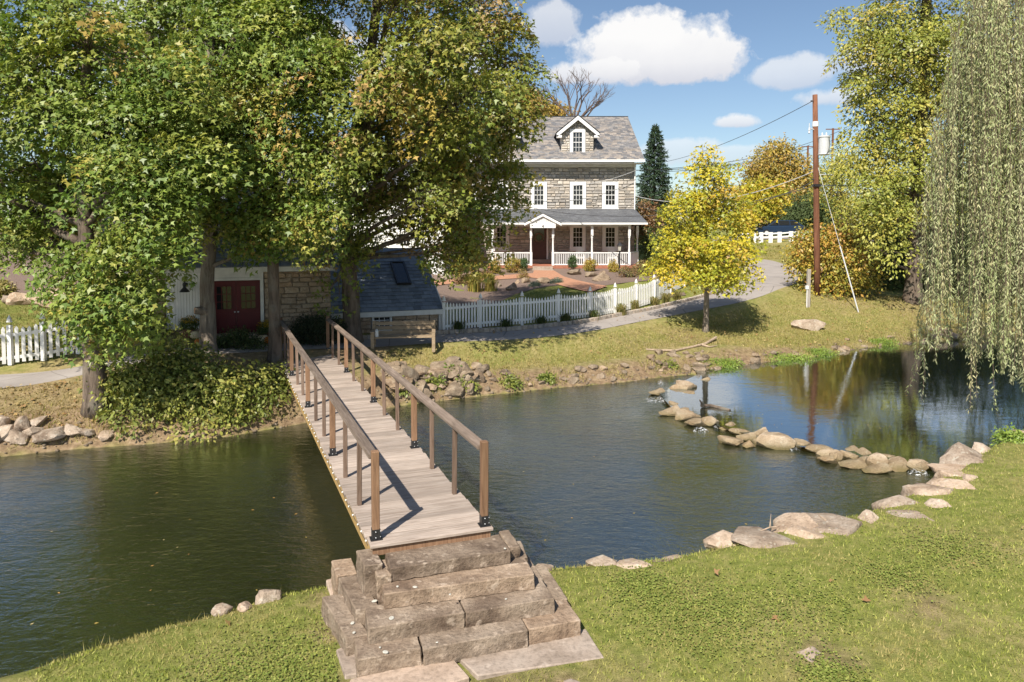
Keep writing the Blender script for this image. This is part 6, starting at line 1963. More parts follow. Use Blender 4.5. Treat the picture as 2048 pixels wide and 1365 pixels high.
mst.build('strands', MAT['twig'], wt)

# ------------------------------------------------------------------ background trees
def simple_tree(name, label, px, py_base, d, lobes, n_cl, per, size, pal, pw, seed, tmpl=OVAL, rc=.8, mat_='leaf', cat='tree', r0=.2, group=None, shell=.3, twigs=.25):
    p = aty(px, py_base, d); b = Vector((p.x, p.y, gz(p.x, p.y)))
    L = [lob(*q) for q in lobes]
    zt = max(l[2] for l in L)
    C_ = crown(L, n_cl, per, size, pal, np.random.RandomState(seed), tmpl, rc, .8, shell, .3, .55, pw)
    return tree(name, label, cat, b, [b, Vector((b.x, b.y, b.z + (zt - b.z) * .4)), Vector((b.x + .1, b.y, zt))], r0, r0 * .35, L, C_, random.Random(seed), MAT[mat_], MAT['bark'], group, .3, twigs, None, 8, True, 'crown', .015)
GOLD = [(.36, .27, .05), (.42, .28, .05), (.30, .26, .06), (.38, .21, .06), (.24, .22, .05), (.44, .33, .06)]
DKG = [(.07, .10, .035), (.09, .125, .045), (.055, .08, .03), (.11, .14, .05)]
simple_tree('autumn_tree', 'distant rounded tree with golden brown leaves left of the utility pole', 1555, 440, 82, [(1555, 330, 82, 60, 46), (1520, 370, 82, 44, 50), (1600, 360, 82, 44, 46), (1560, 400, 81, 70, 44), (1560, 300, 82, 30, 22)], 520, 34, .34, GOLD, None, 31, OVAL, 1.2)
simple_tree('autumn_tree', 'bright yellow tree just behind the young maple near the guard rail', 1525, 470, 66, [(1510, 400, 66, 40, 40), (1546, 405, 66, 22, 30), (1490, 438, 65, 30, 18), (1552, 378, 66, 18, 18)], 260, 30, .26, YEL, None, 32, MAPLE, .9)
simple_tree('evergreen_tree', 'dark green rounded tree behind the parked car', 1620, 470, 74, [(1620, 425, 74, 60, 44), (1580, 440, 74, 36, 30), (1665, 430, 74, 40, 44)], 420, 34, .26, DKG, None, 33, OVAL, 1.0, 'leaf_dull')
simple_tree('autumn_tree', 'thin pale yellow tree behind the transformer pole', 1680, 470, 60, [(1680, 330, 60, 34, 44), (1665, 380, 60, 40, 40), (1700, 420, 59, 40, 40), (1650, 350, 60, 24, 26)], 260, 22, .2, TALL, None, 34, OVAL, .9)
simple_tree('autumn_tree', 'golden brown tree farther right beyond the road', 1760, 470, 70, [(1740, 380, 70, 70, 60), (1800, 420, 70, 70, 60), (1860, 400, 70, 80, 90), (1960, 420, 70, 100, 90), (2060, 440, 66, 90, 80)], 520, 30, .34, TALL + GOLD[:2], None, 35, OVAL, 1.3)
simple_tree('autumn_tree', 'yellow treetop behind the roof ridge of the stone house', 1090, 420, 66, [(1085, 215, 66, 34, 26), (1060, 220, 66, 30, 34), (1120, 225, 66, 26, 16), (1040, 200, 66, 30, 40)], 200, 34, .28, GOLD, None, 36, OVAL, .9)
simple_tree('russet_shrub', 'reddish shrub between the house corner and the young maple', 1293, 520, 47, [(1290, 420, 47, 20, 26), (1296, 450, 47, 22, 26)], 90, 36, .16, [(.22, .10, .05), (.28, .16, .06), (.16, .13, .05)], None, 37, OVAL, .5, 'leaf', 'shrub', .08)
simple_tree('evergreen_tree', 'dark evergreen bush beside the right end of the porch', 1300, 540, 46.5, [(1298, 480, 46.5, 20, 34), (1315, 500, 46, 22, 36), (1340, 505, 46, 26, 36)], 200, 40, .13, DKG, None, 38, OVAL, .5, 'leaf_dull', 'shrub', .1)
simple_tree('dark_tree', 'shaded leafy tree at the back left behind the maples', 320, 560, 34, [(300, 300, 34, 110, 130), (440, 260, 34, 120, 120), (340, 130, 34, 110, 80)], 330, 34, .26, GREEN, GW, 39, MAPLE, 1.0)
# shrubs around the pole: layered orange green dogwood
simple_tree('evergreen_tree', 'dense dark trees closing the view behind the willow trunk', 1900, 560, 45, [(1880, 455, 45, 80, 80), (1980, 450, 45, 90, 90), (2090, 450, 45, 110, 100), (1790, 480, 46, 56, 56), (2220, 440, 45, 110, 110), (1900, 540, 44, 120, 40), (2100, 540, 44, 140, 50)], 700, 40, .26, DKG, None, 43, OVAL, 1.1, 'leaf_dull')
simple_tree('dogwood_shrub', 'layered dogwood with orange tips spreading around the utility pole base', 1660, 592, 36, [(1660, 520, 35.4, 80, 60), (1620, 500, 35.4, 46, 40), (1700, 520, 35.2, 66, 56), (1640, 470, 35.6, 50, 26), (1700, 470, 35.6, 46, 30), (1650, 570, 35, 60, 22), (1720, 565, 35.2, 46, 24), (1600, 540, 35.6, 26, 30)], 560, 26, .16,
            [(.52, .30, .06), (.48, .36, .06), (.27, .28, .05), (.18, .21, .04), (.54, .26, .07), (.40, .35, .06)], [2, 2.4, 2, 1.6, 1.3, 2.2], 41, OVAL, .5, 'leaf', 'shrub', .09, None, .3)
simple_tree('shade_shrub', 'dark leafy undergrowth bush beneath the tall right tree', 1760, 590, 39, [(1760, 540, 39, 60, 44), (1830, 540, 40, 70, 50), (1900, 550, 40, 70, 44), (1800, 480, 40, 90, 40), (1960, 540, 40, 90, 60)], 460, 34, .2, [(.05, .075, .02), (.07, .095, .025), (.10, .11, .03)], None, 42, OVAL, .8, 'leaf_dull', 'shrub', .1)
# far wood closing the horizon
rsb = np.random.RandomState(77)
fl = []
for k_ in range(64):
    x = -190 + 420 * (k_ + rsb.rand()) / 64; y = 150 + 60 * rsb.rand()
    fl.append((x, y, 4 + 3.2 + 2 * rsb.rand(), 6, 6, 4.5 + 2.5 * rsb.rand(), 1))
C_ = crown(fl, 1700, 16, 1.0, [(.11, .13, .035), (.20, .17, .05), (.08, .10, .03), (.26, .18, .05), (.15, .15, .05)], rsb, OVAL, 1.6, .8, .5, .3, .6)
me_ = leaf_mesh('far_wood', C_['pos'], C_['dirs'], C_['nrm'], C_['size'], C_['cols'], C_['tmpl'], MAT['leaf_dull'], (0, 0, 0))
tag(link('far_wood', me_), 'distant belt of mixed trees along the horizon', 'wood', kind='stuff')
# ------------------------------------------------------------------ spruce
bs = aty(1308, 470, 60); bs = Vector((bs.x, bs.y, gz(bs.x, bs.y)))
st_ = thing('spruce_tree', 'pointed dark green spruce behind the right corner of the stone house', 'tree', bs)
tops = aty(1309, 248, 60)
m_ = MB(); m_.tube([bs + Vector((0, 0, -.3)), Vector((tops.x, tops.y, tops.z))], [.22, .02], 8); m_.build('trunk', MAT['bark'], st_)
rsp = np.random.RandomState(12); Hs = tops.z - bs.z
pp, dd_, nn_, cc_ = [], [], [], []
mbr = MB(); rq = random.Random(12)
for k_ in range(190):
    t = (k_ + .5) / 190
    z = bs.z + Hs * (.08 + .91 * t)
    L = (1 - t) ** .85 * 2.35 * rq.uniform(.75, 1.12) + .12
    a_ = k_ * 2.399 + rq.uniform(-.3, .3)
    d = Vector((math.cos(a_), math.sin(a_), -.18 + .35 * t))
    s_ = Vector((bs.x, bs.y, z)); e = s_ + d * L + Vector((0, 0, .12 * L))
    mbr.tube([s_, s_.lerp(e, .5) + Vector((0, 0, -.06 * L)), e], [.03 * (1 - t) + .008, .015, .004], 4, False)
    n_ = int(30 + 75 * L)
    u = np.sqrt(rsp.rand(n_))
    pos = np.array(s_)[None] + np.array(d * L)[None] * u[:, None] + np.stack([rsp.normal(size=n_) * .14 * L * u + .02, rsp.normal(size=n_) * .14 * L * u, rsp.normal(size=n_) * .05 - .10 * rsp.rand(n_)], 1)
    pp.append(pos); dd_.append(norm_(np.array(d)[None] * .7 + rsp.normal(size=(n_, 3)) * .5 + np.array([0, 0, -.5]))); nn_.append(rsp.normal(size=(n_, 3)) + np.array([0, 0, .8]))
    cc_.append(np.array([(.045, .075, .04)]) * (.7 + .8 * rsp.rand(n_, 1)))
mbr.build('branches', MAT['bark'], st_)
pp = np.concatenate(pp).astype(np.float32)
link('needles', leaf_mesh('needles', pp, np.concatenate(dd_), np.concatenate(nn_), .16 + .12 * rsp.rand(len(pp)), np.concatenate(cc_), OVAL * np.array([.6, 1, 1], np.float32), MAT['needle'], bs), st_)
# ------------------------------------------------------------------ bare tree behind the roof
bd = aty(1150, 330, 62)
dt = thing('bare_tree', 'leafless dead tree with upright branches behind the house roof', 'tree', (bd.x, bd.y, gz(bd.x, bd.y)))
m_ = MB(); rd = random.Random(6)
r0_ = Vector((bd.x, bd.y, gz(bd.x, bd.y)))
fork = aty(1150, 250, 62)
m_.tube([r0_, r0_.lerp(fork, .6) + Vector((.2, 0, 0)), fork], [.4, .3, .24], 8); m_.build('trunk', MAT['dead'], dt)
m_ = MB()
def grow(p, d, L, r, lvl):
    q = p + d * L
    mid = p.lerp(q, .5) + Vector((rd.uniform(-.06, .06), rd.uniform(-.06, .06), rd.uniform(-.02, .06))) * L
    m_.tube([p, mid, q], [r, r * .82, r * .62], 5, False)
    if lvl == 0 or r < .01: return
    for k_ in range(rd.choice((2, 2, 3))):
        nd = (d + Vector((rd.gauss(0, .36), rd.gauss(0, .25), rd.uniform(-.05, .3)))).normalized()
        grow(q if k_ == 0 else p.lerp(q, rd.uniform(.5, 1)), nd, L * rd.uniform(.62, .82), r * .6, lvl - 1)
for a_ in (-.75, -.3, .05, .35, .6, .9):
    grow(fork + Vector((0, 0, rd.uniform(-.6, .3))), Vector((a_, rd.uniform(-.3, .3), 1)).normalized(), 1.65, .11, 5)
m_.build('branches', MAT['dead'], dt)
# ------------------------------------------------------------------ shrubs and garden plants
def shrub(name, label, base, lobes, n_cl, per, size, pal, seed, tmpl=OVAL, rc=.3, mat_='leaf', group=None, shell=.3, pw=None, up=.6, jit=.6, cat='shrub', stems=.35):
    t = thing(name, label, cat, base, group)
    r_ = random.Random(seed)
    C_ = crown(lobes, n_cl, per, size, pal, np.random.RandomState(seed), tmpl, rc, up, shell, .3, jit, pw)
    m_ = MB()
    for i, c in enumerate(C_['centres']):
        if r_.random() < stems:
            s_ = Vector(base) + Vector((r_.uniform(-.3, .3) * lobes[0][3], r_.uniform(-.2, .2) * lobes[0][4], -.03))
            m_.tube(wob(s_, Vector(c), 4, .07, r_), [.016, .013, .01, .007, .004], 4, False)
    if m_.v: m_.build('stems', MAT['twig'], t)
    link('foliage', leaf_mesh('foliage', C_['pos'], C_['dirs'], C_['nrm'], C_['size'], C_['cols'], C_['tmpl'], MAT[mat_], base), t)
    return t
BUSH = [(.18, .21, .04), (.26, .28, .055), (.36, .35, .08), (.12, .16, .03), (.44, .38, .09), (.42, .27, .11), (.22, .25, .06)]
LB = [lob(300, 765, 16.9, 90, 44), lob(400, 775, 16.9, 90, 52), lob(480, 785, 17.2, 80, 56), lob(545, 775, 17.9, 46, 44), lob(390, 838, 16.4, 96, 36), lob(280, 825, 16.1, 72, 36), lob(475, 838, 16.9, 64, 36), lob(350, 718, 17.6, 70, 22), lob(250, 770, 16.6, 60, 30, None, .7), lob(550, 820, 17.8, 36, 34, None, .7), lob(330, 700, 17.6, 90, 14, None, .6), lob(220, 735, 16.4, 44, 14, None, .5)]
LB = [(x, y, max(z, .25), a, b * .8, c, w) for (x, y, z, a, b, c, w) in LB]
bb_ = gpt(410, 800, 17.6)
shrub('bank_shrub', 'big loose yellow green shrub overhanging the water left of the footbridge', bb_, LB, 300, 62, .115, BUSH, 201, OVAL, .46, 'leaf', None, .3, [3, 3, 2.4, 3, 1.1, .5, 3], .7, .75, 'shrub', .5)
YS = [lob(632, 655, 21.9, 46, 30), lob(600, 672, 21.7, 30, 20), lob(662, 660, 22.2, 26, 26)]
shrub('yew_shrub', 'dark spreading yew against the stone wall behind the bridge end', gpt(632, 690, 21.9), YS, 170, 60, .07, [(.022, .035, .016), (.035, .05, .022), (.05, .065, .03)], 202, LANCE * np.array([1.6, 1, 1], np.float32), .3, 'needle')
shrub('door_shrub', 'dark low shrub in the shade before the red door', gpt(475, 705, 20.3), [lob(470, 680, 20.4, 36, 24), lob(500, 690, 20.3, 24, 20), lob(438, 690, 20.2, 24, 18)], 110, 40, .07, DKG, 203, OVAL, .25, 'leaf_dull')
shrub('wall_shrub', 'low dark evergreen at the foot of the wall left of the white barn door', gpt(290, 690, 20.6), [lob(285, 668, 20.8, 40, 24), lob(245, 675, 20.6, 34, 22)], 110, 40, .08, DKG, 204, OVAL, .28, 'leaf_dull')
YG = [(.42, .34, .05), (.34, .30, .05), (.46, .32, .05), (.26, .25, .05), (.40, .22, .06)]
BX = [(.07, .12, .035), (.09, .15, .045), (.055, .095, .03)]
def garden(px, py, d, w_, h_, pal, label, n=60, per=26, size=.075, rc=.16, tmpl=OVAL, name='garden_shrub', mat_='leaf', seed=0):
    l = lob(px, py, d, w_ * .82, h_ * .82)
    b = Vector((l[0], l[1], gz(l[0], l[1])))
    zt = b.z + l[5] * 1.0
    l = (l[0], l[1], max(l[2], b.z + l[5] * .8), l[3], l[3], l[5], 1)
    shrub(name, label, b, [l], n, per, size, pal, 300 + int(px) + seed, tmpl, rc, mat_, None, .5)
garden(914, 537, 40.6, 11, 12, YG, 'small yellow shrub beside the bird bath')
garden(946, 526, 41.6, 15, 18, YG, 'second yellow shrub from the white wing along the porch', 80)
garden(990, 531, 42.2, 13, 17, YG, 'yellow orange shrub before the left porch railing', 80)
garden(1024, 529, 42.6, 19, 19, YG, 'largest round yellow shrub left of the porch step', 110)
garden(1047, 527, 43.2, 12, 15, BX, 'clipped green ball shrub left of the porch step', 110, 40, .05, .12)
garden(1145, 523, 43.3, 11, 15, BX, 'clipped green ball shrub right of the porch step', 110, 40, .05, .12)
garden(1180, 530, 42.8, 14, 17, YG, 'yellow orange shrub before the middle porch column', 80)
garden(1227, 536, 42.4, 12, 16, YG, 'yellow shrub left of the garden lamp post', 80)
RU = [(.25, .13, .06), (.30, .19, .07), (.20, .16, .06), (.16, .10, .05)]
garden(922, 561, 38, 16, 12, RU, 'wispy reddish shrub beside the brick path', 50, 22, .08)
garden(966, 548, 40.3, 24, 9, RU, 'low russet plant behind the daylily clump', 50, 22, .08)
garden(1046, 549, 40.4, 12, 10, [(.34, .22, .08), (.28, .22, .07)], 'small tan shrub at the bend of the brick path', 44, 20, .07)
garden(1255, 549, 39.6, 26, 15, RU + [(.18, .19, .06)], 'airy russet shrub right of the lamp post', 90, 22, .08)
garden(1290, 545, 40.5, 26, 19, RU + [(.20, .20, .06), (.30, .26, .06)], 'taller mixed shrub at the right end of the porch', 110, 24, .09)
JN = [(.11, .16, .12), (.14, .19, .14), (.09, .13, .09)]
garden(1070, 572, 37.6, 14, 6, JN, 'blue green juniper mound at the mulch edge', 50, 30, .06)
garden(1111, 567, 38.4, 14, 7, JN, 'blue green juniper mound beside the brick path', 50, 30, .06)
garden(6, 578, 24.0, 24, 22, [(.32, .27, .08), (.26, .25, .07), (.36, .26, .10)], 'feathery tan plant beside the left boulders', 80, 30, .08)
def blades(name, label, base, w_, h_, n, pal, seed, wid=.022, kind=None, cat='plant', spread=1.0):
    """arching strap leaves from one root"""
    rs_ = np.random.RandomState(seed)
    a = rs_.rand(n) * 2 * np.pi; L = h_ * (.6 + .6 * rs_.rand(n)); out = w_ * (.25 + .75 * rs_.rand(n)) * spread
    root = np.array(base[:3])[None] + np.stack([rs_.normal(size=n) * w_ * .28, rs_.normal(size=n) * w_ * .25, np.zeros(n)], 1)
    dx = np.stack([np.cos(a), np.sin(a), np.zeros(n)], 1); sd = np.stack([-np.sin(a), np.cos(a), np.zeros(n)], 1)
    ts = [0, .4, .75, 1.0]; zs = [0, .75, 1.0, .72]; ws_ = [1, 1, .7, .08]
    V = []
    for t, z, ww in zip(ts, zs, ws_):
        c = root + dx * (out * t ** 1.6)[:, None] + np.array([0, 0, 1.0])[None] * (L * z)[:, None]
        V.append(c - sd * wid * ww / 2); V.append(c + sd * wid * ww / 2)
    V = np.stack(V, 1)
    v = V.reshape(-1, 3); i0 = np.arange(n)[:, None] * 8
    f = np.concatenate([i0 + np.array([[0, 1, 3, 2]]), i0 + np.array([[2, 3, 5, 4]]), i0 + np.array([[4, 5, 7, 6]])])
    P_ = np.array(pal); c = np.repeat(P_[rs_.randint(len(P_), size=n)] * (.8 + .4 * rs_.rand(n, 1)), 8, axis=0)
    me_ = np_mesh(name, v, f, 4, MAT['grass'], c, True, base)
    return tag(link(name, me_, None, base), label, cat, None, kind)
DLY = [(.40, .32, .07), (.30, .28, .06), (.22, .23, .05), (.46, .36, .10)]
blades('daylily_clump', 'large yellowing daylily clump in the mulch bed behind the fence', Vector((*gp(950, 585), gz(*gp(950, 585)))), .55, .85, 260, DLY, 1, .035)
blades('daylily_clump', 'second half of the yellowing daylily clump, nearer the rocks', Vector((*gp(980, 583), gz(*gp(980, 583)))), .5, .8, 200, DLY, 2, .035)
foot = [(918, 655, 24.7), (1012, 646, 25.6), (1082, 640, 26.3), (1132, 634, 26.9), (1188, 624, 27.7), (1242, 613, 28.7), (1270, 607, 29.5), (1310, 598, 30.4), (1332, 593, 31.2), (1354, 589, 32)]
for i, q in enumerate(foot):
    p = aty(*q); b = Vector((p.x, p.y, gz(p.x, p.y)))
    blades('border_plant', 'tufted border plant at the foot of the long fence, %s from the annex' % ordinal(i), b, .30, .34 if i < 5 else .42, 150, [(.07, .10, .03), (.10, .13, .04), (.15, .15, .05)] if i < 5 else [(.16, .17, .05), (.24, .22, .07), (.30, .24, .09)], 20 + i, .02)
# mums in pots by the mill
for (px, py, d, lab) in [(377, 655, 20.9, 'yellow potted chrysanthemum before the white barn door'), (533, 648, 21.8, 'yellow potted chrysanthemum right of the red door')]:
    p = aty(px, py, d); b = Vector((p.x, p.y, gz(p.x, p.y)))
    t = thing('potted_mum', lab, 'potted plant', b)
    m_ = MB(); m_.lathe(b, [(.13, 0), (.17, .26), (.18, .28), (.15, .28)], 14); m_.build('pot', MAT['terracotta'], t)
    C_ = crown([(b.x, b.y, b.z + .42, .27, .27, .2, 1)], 90, 26, .045, [(.07, .11, .03), (.09, .13, .03)], np.random.RandomState(int(px)), OVAL, .1, .6, .5, .3, .6)
    link('foliage', leaf_mesh('foliage', C_['pos'], C_['dirs'], C_['nrm'], C_['size'], C_['cols'], C_['tmpl'], MAT['leaf'], b), t)
    C_ = crown([(b.x, b.y, b.z + .50, .25, .25, .17, 1)], 60, 16, .04, [(.46, .27, .02), (.50, .34, .03)], np.random.RandomState(int(px) + 1), OVAL, .07, 1.2, .85, .2, .3)
    m = C_['pos'][:, 2] > b.z + .48
    link('flowers', leaf_mesh('flowers', C_['pos'][m], C_['dirs'][m], C_['nrm'][m], C_['size'][m], C_['cols'][m], C_['tmpl'], MAT['leaf'], b), t)
# garden rocks in the mulch
for i, (px, py, w_, h_, lab) in enumerate([(1150, 547, 34, 12, 'flat lichen-pale rock in the mulch right of the porch step'), (1183, 552, 26, 10, 'left rock of the trio below the yellow porch shrub'), (1207, 557, 48, 14, 'longest rock of the trio below the yellow porch shrub'), (1204, 547, 18, 8, 'smallest rock of the trio below the yellow porch shrub'),
                                           (1052, 564, 18, 10, 'dark pointed rock in the mulch beside the junipers'), (1034, 566, 12, 8, 'small pale rock left of the dark pointed one'), (1022, 577, 24, 14, 'jagged rock in the mulch beside the daylilies'), (1086, 564, 28, 11, 'low broken rock between the two junipers'), (1000, 573, 8, 6, 'tiny rock right beside the daylily clump')]):
    p = on_ground(px, py + h_ * .3); s_ = p.y / F
    rock('garden_rock', 'bankrock', (p.x, p.y, p.z + h_ * s_ * .3), (w_ * s_, w_ * s_ * .8, h_ * s_ * 1.5), lab, 'rock', None, rr.uniform(-.3, .3))
# ------------------------------------------------------------------ watercress and weeds at the waterline
CR = [(.18, .27, .04), (.24, .33, .05), (.14, .22, .035), (.30, .36, .07)]
for i, (px, py, w_, dep, lab) in enumerate([(1442, 731, 44, .35, 'bright green watercress mat by the far bank above the weir'), (1565, 718, 62, .4, 'long bright watercress strip along the far bank'), (1636, 712, 40, .35, 'watercress patch at the foot of the flat boulder'), (1760, 690, 40, .4, 'small watercress patch toward the willow'), (2030, 882, 26, .3, 'bright green weeds at the right end of the near bank')]):
    p = on_ground(px, py); s_ = p.y / F
    shrub('watercress', lab, p, [(p.x, p.y, max(p.z, .10) + .03, w_ * s_, dep, .10, 1)], 90, 34, .055, CR, 400 + i, OVAL, .2, 'leaf', None, .1, None, 1.2, .4, 'weeds', 0)
for i, (px, py, w_, lab) in enumerate([(868, 775, 20, 'leafy weed growing between rubble rocks right of the bridge'), (930, 782, 22, 'second leafy weed in the rubble below the shaded grass'), (805, 790, 26, 'weed clump at the water beside the bridge stringer'), (1020, 772, 20, 'weed tuft at the waterline below the tree shadow'), (1090, 765, 14, 'small weed tuft on the bare bank'), (905, 752, 14, 'little weed high in the rubble wall'), (1340, 735, 12, 'small weed beside the weir end')]):
    p = on_ground(px, py); s_ = p.y / F
    shrub('bank_weed', lab, p, [(p.x, p.y - .05, p.z + w_ * s_ * .35, w_ * s_ * .8, w_ * s_ * .6, w_ * s_ * .4, 1), (p.x + w_ * s_ * .5, p.y, p.z + w_ * s_ * .25, w_ * s_ * .5, w_ * s_ * .5, w_ * s_ * .5, 1), (p.x - w_ * s_ * .4, p.y, p.z + w_ * s_ * .7, w_ * s_ * .35, w_ * s_ * .35, w_ * s_ * .3, 1)], 26, 22, .085, [(.14, .19, .035), (.20, .24, .05), (.26, .27, .06)], 420 + i, OVAL, .16, 'leaf', None, .2, None, .7, .6, 'weeds', .2)
# ------------------------------------------------------------------ grass
def scatter(poly, n, rs_, ymin_w=None, bias=0.0):
    poly = np.asarray(poly, float)
    lo, hi = poly.min(0), poly.max(0)
    out = []; tot = 0
    while tot < n:
        q = lo + (hi - lo) * rs_.rand(n, 2)
        if bias: q = q[rs_.rand(len(q)) < (lo[1] / np.maximum(q[:, 1], .1)) ** bias]
        q = q[inside(q, poly)]
        out.append(q); tot += len(q)
    return np.concatenate(out)[:n]
def grass_field(name, label, pts, h, wid, pal, pw, rs_, mat_='grass', lean=.5):
    n = len(pts)
    z = ground_z(pts)
    lumpz = np.array([.035 * (mnoise.noise((x * .9, y * .9, 3.1)) + .5 * mnoise.noise((x * 2.7, y * 2.7, 7.7))) for x, y in pts])
    base_ = np.column_stack([pts, z + lumpz - .004])
    a = rs_.rand(n) * 2 * np.pi
    s_ = np.stack([np.cos(a), np.sin(a), np.zeros(n)], 1)
    d = np.stack([rs_.normal(size=n) * lean, rs_.normal(size=n) * lean, np.ones(n)], 1); d = norm_(d)
    L = h * (.5 + .9 * rs_.rand(n)); W_ = wid * (.6 + .8 * rs_.rand(n))
    v = np.stack([base_ - s_ * W_[:, None] / 2, base_ + s_ * W_[:, None] / 2, base_ + d * L[:, None]], 1).reshape(-1, 3)
    P_ = np.array(pal); pw = np.array(pw, float) / np.sum(pw)
    # colour drifts in patches
    pn = np.array([mnoise.noise((x * 1.1, y * 1.1, .3)) + .6 * mnoise.noise((x * 4.1, y * 4.1, 2.3)) for x, y in pts])
    k_ = rs_.choice(len(P_), n, p=pw)
    c = P_[k_] * (1 + .35 * rs_.normal(size=(n, 1)).clip(-1.2, 1.2) * .5)
    dry = np.clip(pn * 1.3 + .05, 0, .85)[:, None]
    c = c * (1 - dry) + np.array([[.42, .34, .14]]) * dry
    me_ = np_mesh(name, v, np.arange(len(v)).reshape(-1, 3), 3, MAT[mat_], np.repeat(c, 3, 0), False)
    return tag(link(name, me_), label, 'grass', None, 'stuff')
rg = np.random.RandomState(50)
lawn = [(-5.6, 4.2)] + [tuple(p) for p in (np.array(NEAR[3:20]) - np.array([0, .08]))] + [(18.5, 16.5), (14, 9), (8, 4.5), (4, 4.2)]
pts = scatter(lawn, 150000, rg, None, 1.6)
st_poly = [atz(x, y, .31).xy[:] for x, y in [(676, 1380), (660, 1170), (700, 1110), (1010, 1065), (1175, 1255), (1208, 1318), (940, 1358)]]
pts = pts[~inside(pts, st_poly)]
for (px, py, r_, a_) in [(1630, 1305, .30, .9), (1140, 1340, .3, .8), (1270, 1300, .15, .95), (1250, 1355, .2, .9), (1880, 1213, .2, .85), (1700, 1322, .22, .7), (668, 1240, .25, .8), (1000, 1362, .5, .8), (640, 1180, .3, .5), (1860, 1240, .4, .5)]:
    c_ = atz(px, py, .4); dd_ = np.hypot(pts[:, 0] - c_.x, pts[:, 1] - c_.y) / r_
    wn_ = np.array([mnoise.noise((x * 6, y * 6, 1)) for x, y in pts]) if False else 0
    pts = pts[rg.rand(len(pts)) > np.clip(1.4 - dd_, 0, 1) * a_]
LG = [(.28, .315, .065), (.36, .38, .085), (.43, .43, .12), (.21, .26, .05), (.52, .455, .19)]
grass_field('lawn_grass', 'short sunlit lawn grass on the near bank', pts, .045, .013, LG, [3, 3.5, 2, 2, 1], rg)
# longer tufts along the near water edge
edge = []
E_ = np.array(NEAR[2:19])
for a, b in zip(E_[:-1], E_[1:]):
    L = np.hypot(*(b - a))
    for t in rg.rand(int(L * 170)): edge.append(a + (b - a) * t + rg.normal(size=2) * .05 + np.array([0, -.02]))
edge = np.array(edge)
edge = edge[rg.rand(len(edge)) < np.clip(.35 + np.array([mnoise.noise((x * 2.2, y * 2.2, 9)) for x, y in edge]), .05, 1)]
grass_field('edge_grass', 'longer grass tufts fringing the near waterline', edge, .13, .012, [(.24, .26, .06), (.32, .30, .09), (.40, .34, .13)], [2, 2, 2], rg)
# clover leaves in the lawn
cl = []
for (px, py, r_, n) in [(1330, 1190, .8, 1300), (1500, 1210, 1.0, 1200), (1420, 1250, .7, 600), (1640, 1200, .6, 400), (560, 1290, .9, 1000), (480, 1330, .8, 900), (600, 1340, .5, 600), (1900, 1110, .8, 1400), (1280, 1150, .4, 900), (1660, 1345, .3, 800), (1790, 1160, .5, 800)]:
    c = atz(px, py, .44); q = rg.normal(size=(n, 2)) * r_ * .5 + np.array([c.x, c.y]); cl.append(q)
cl = np.concatenate(cl); cl = cl[inside(cl, lawn) & ~inside(cl, st_poly)]
n = len(cl); zc = ground_z(cl) + np.array([.035 * (mnoise.noise((x * .9, y * .9, 3.1)) + .5 * mnoise.noise((x * 2.7, y * 2.7, 7.7))) for x, y in cl])
pos = np.column_stack([cl, zc + .02 + .02 * rg.rand(n)]).astype(np.float32)
dirs = np.column_stack([rg.normal(size=(n, 2)), rg.normal(size=n) * .15]); nrm = np.column_stack([rg.normal(size=(n, 2)) * .3, np.ones(n)])
cc_ = np.array([(.18, .23, .05), (.23, .28, .06), (.29, .31, .08)])[rg.randint(3, size=n)] * (.8 + .4 * rg.rand(n, 1))
OV2 = np.array([(0, 0, 0), (-.45, .3, .02), (-.4, .8, .02), (0, 1, 0), (.4, .8, .02), (.45, .3, .02)], np.float32)
tag(link('clover', leaf_mesh('clover', pos, dirs, nrm, .017 + .011 * rg.rand(n), cc_, OV2, MAT['grass'], (0, 0, 0))), 'patches of clover in the near lawn', 'clover', None, 'stuff')
# verge and bank grass across the river
fv = [gp(px, py) for px, py in [(765, 728), (900, 742), (1000, 742), (1150, 730), (1280, 716), (1300, 700), (1420, 690), (1520, 702), (1640, 700), (1720, 690), (1900, 672), (2040, 655), (2040, 610), (1840, 600), (1640, 594), (1612, 578), (1612, 558), (1592, 582), (1530, 611), (1450, 631), (1350, 648), (1250, 664), (1150, 680), (1000, 692), (890, 700), (770, 708)]]
pts = scatter(fv, 52000, rg, None, 1.0)
grass_field('verge_grass', 'dry sunlit grass on the far bank between driveway and water', pts, .075, .024, [(.22, .23, .055), (.30, .28, .08), (.38, .33, .11), (.47, .38, .17)], [1.8, 3, 2.8, 2.2], rg)
fv2 = [gp(px, py) for px, py in [(-40, 742), (30, 735), (160, 716), (158, 700), (120, 640), (130, 612), (-40, 612)]]
pts = scatter(fv2, 9000, rg)
grass_field('yard_grass', 'green grass around the left picket fence', pts, .06, .02, [(.10, .14, .03), (.14, .18, .04), (.18, .20, .05)], [1, 1, 1], rg)
yp = [gp(px, py) for px, py in [(893, 648), (960, 645), (1044, 640), (1117, 633), (1180, 624), (1190, 596), (1130, 580), (1080, 580), (1030, 595), (985, 616), (935, 626), (895, 614)]]
pts = scatter(yp, 9000, rg)
grass_field('yard_grass', 'short green lawn inside the long picket fence', pts, .06, .022, [(.12, .17, .035), (.17, .21, .05), (.22, .23, .06)], [1, 1, 1], rg)
sl_p = [gp(px, py) for px, py in [(1500, 520), (1560, 520), (1605, 545), (1640, 585), (1650, 560), (1625, 510), (1600, 492), (1480, 492), (1440, 505)]]
pts = scatter(sl_p, 9000, rg)
grass_field('slope_grass', 'mown grass slope below the guard rail', pts, .09, .05, [(.22, .22, .06), (.30, .27, .08), (.36, .30, .11)], [1, 1.3, 1], rg)
db = [gp(px, py) for px, py in [(-40, 800), (0, 780), (150, 765), (330, 740), (560, 720), (560, 800), (330, 860), (150, 880), (-40, 890)]]
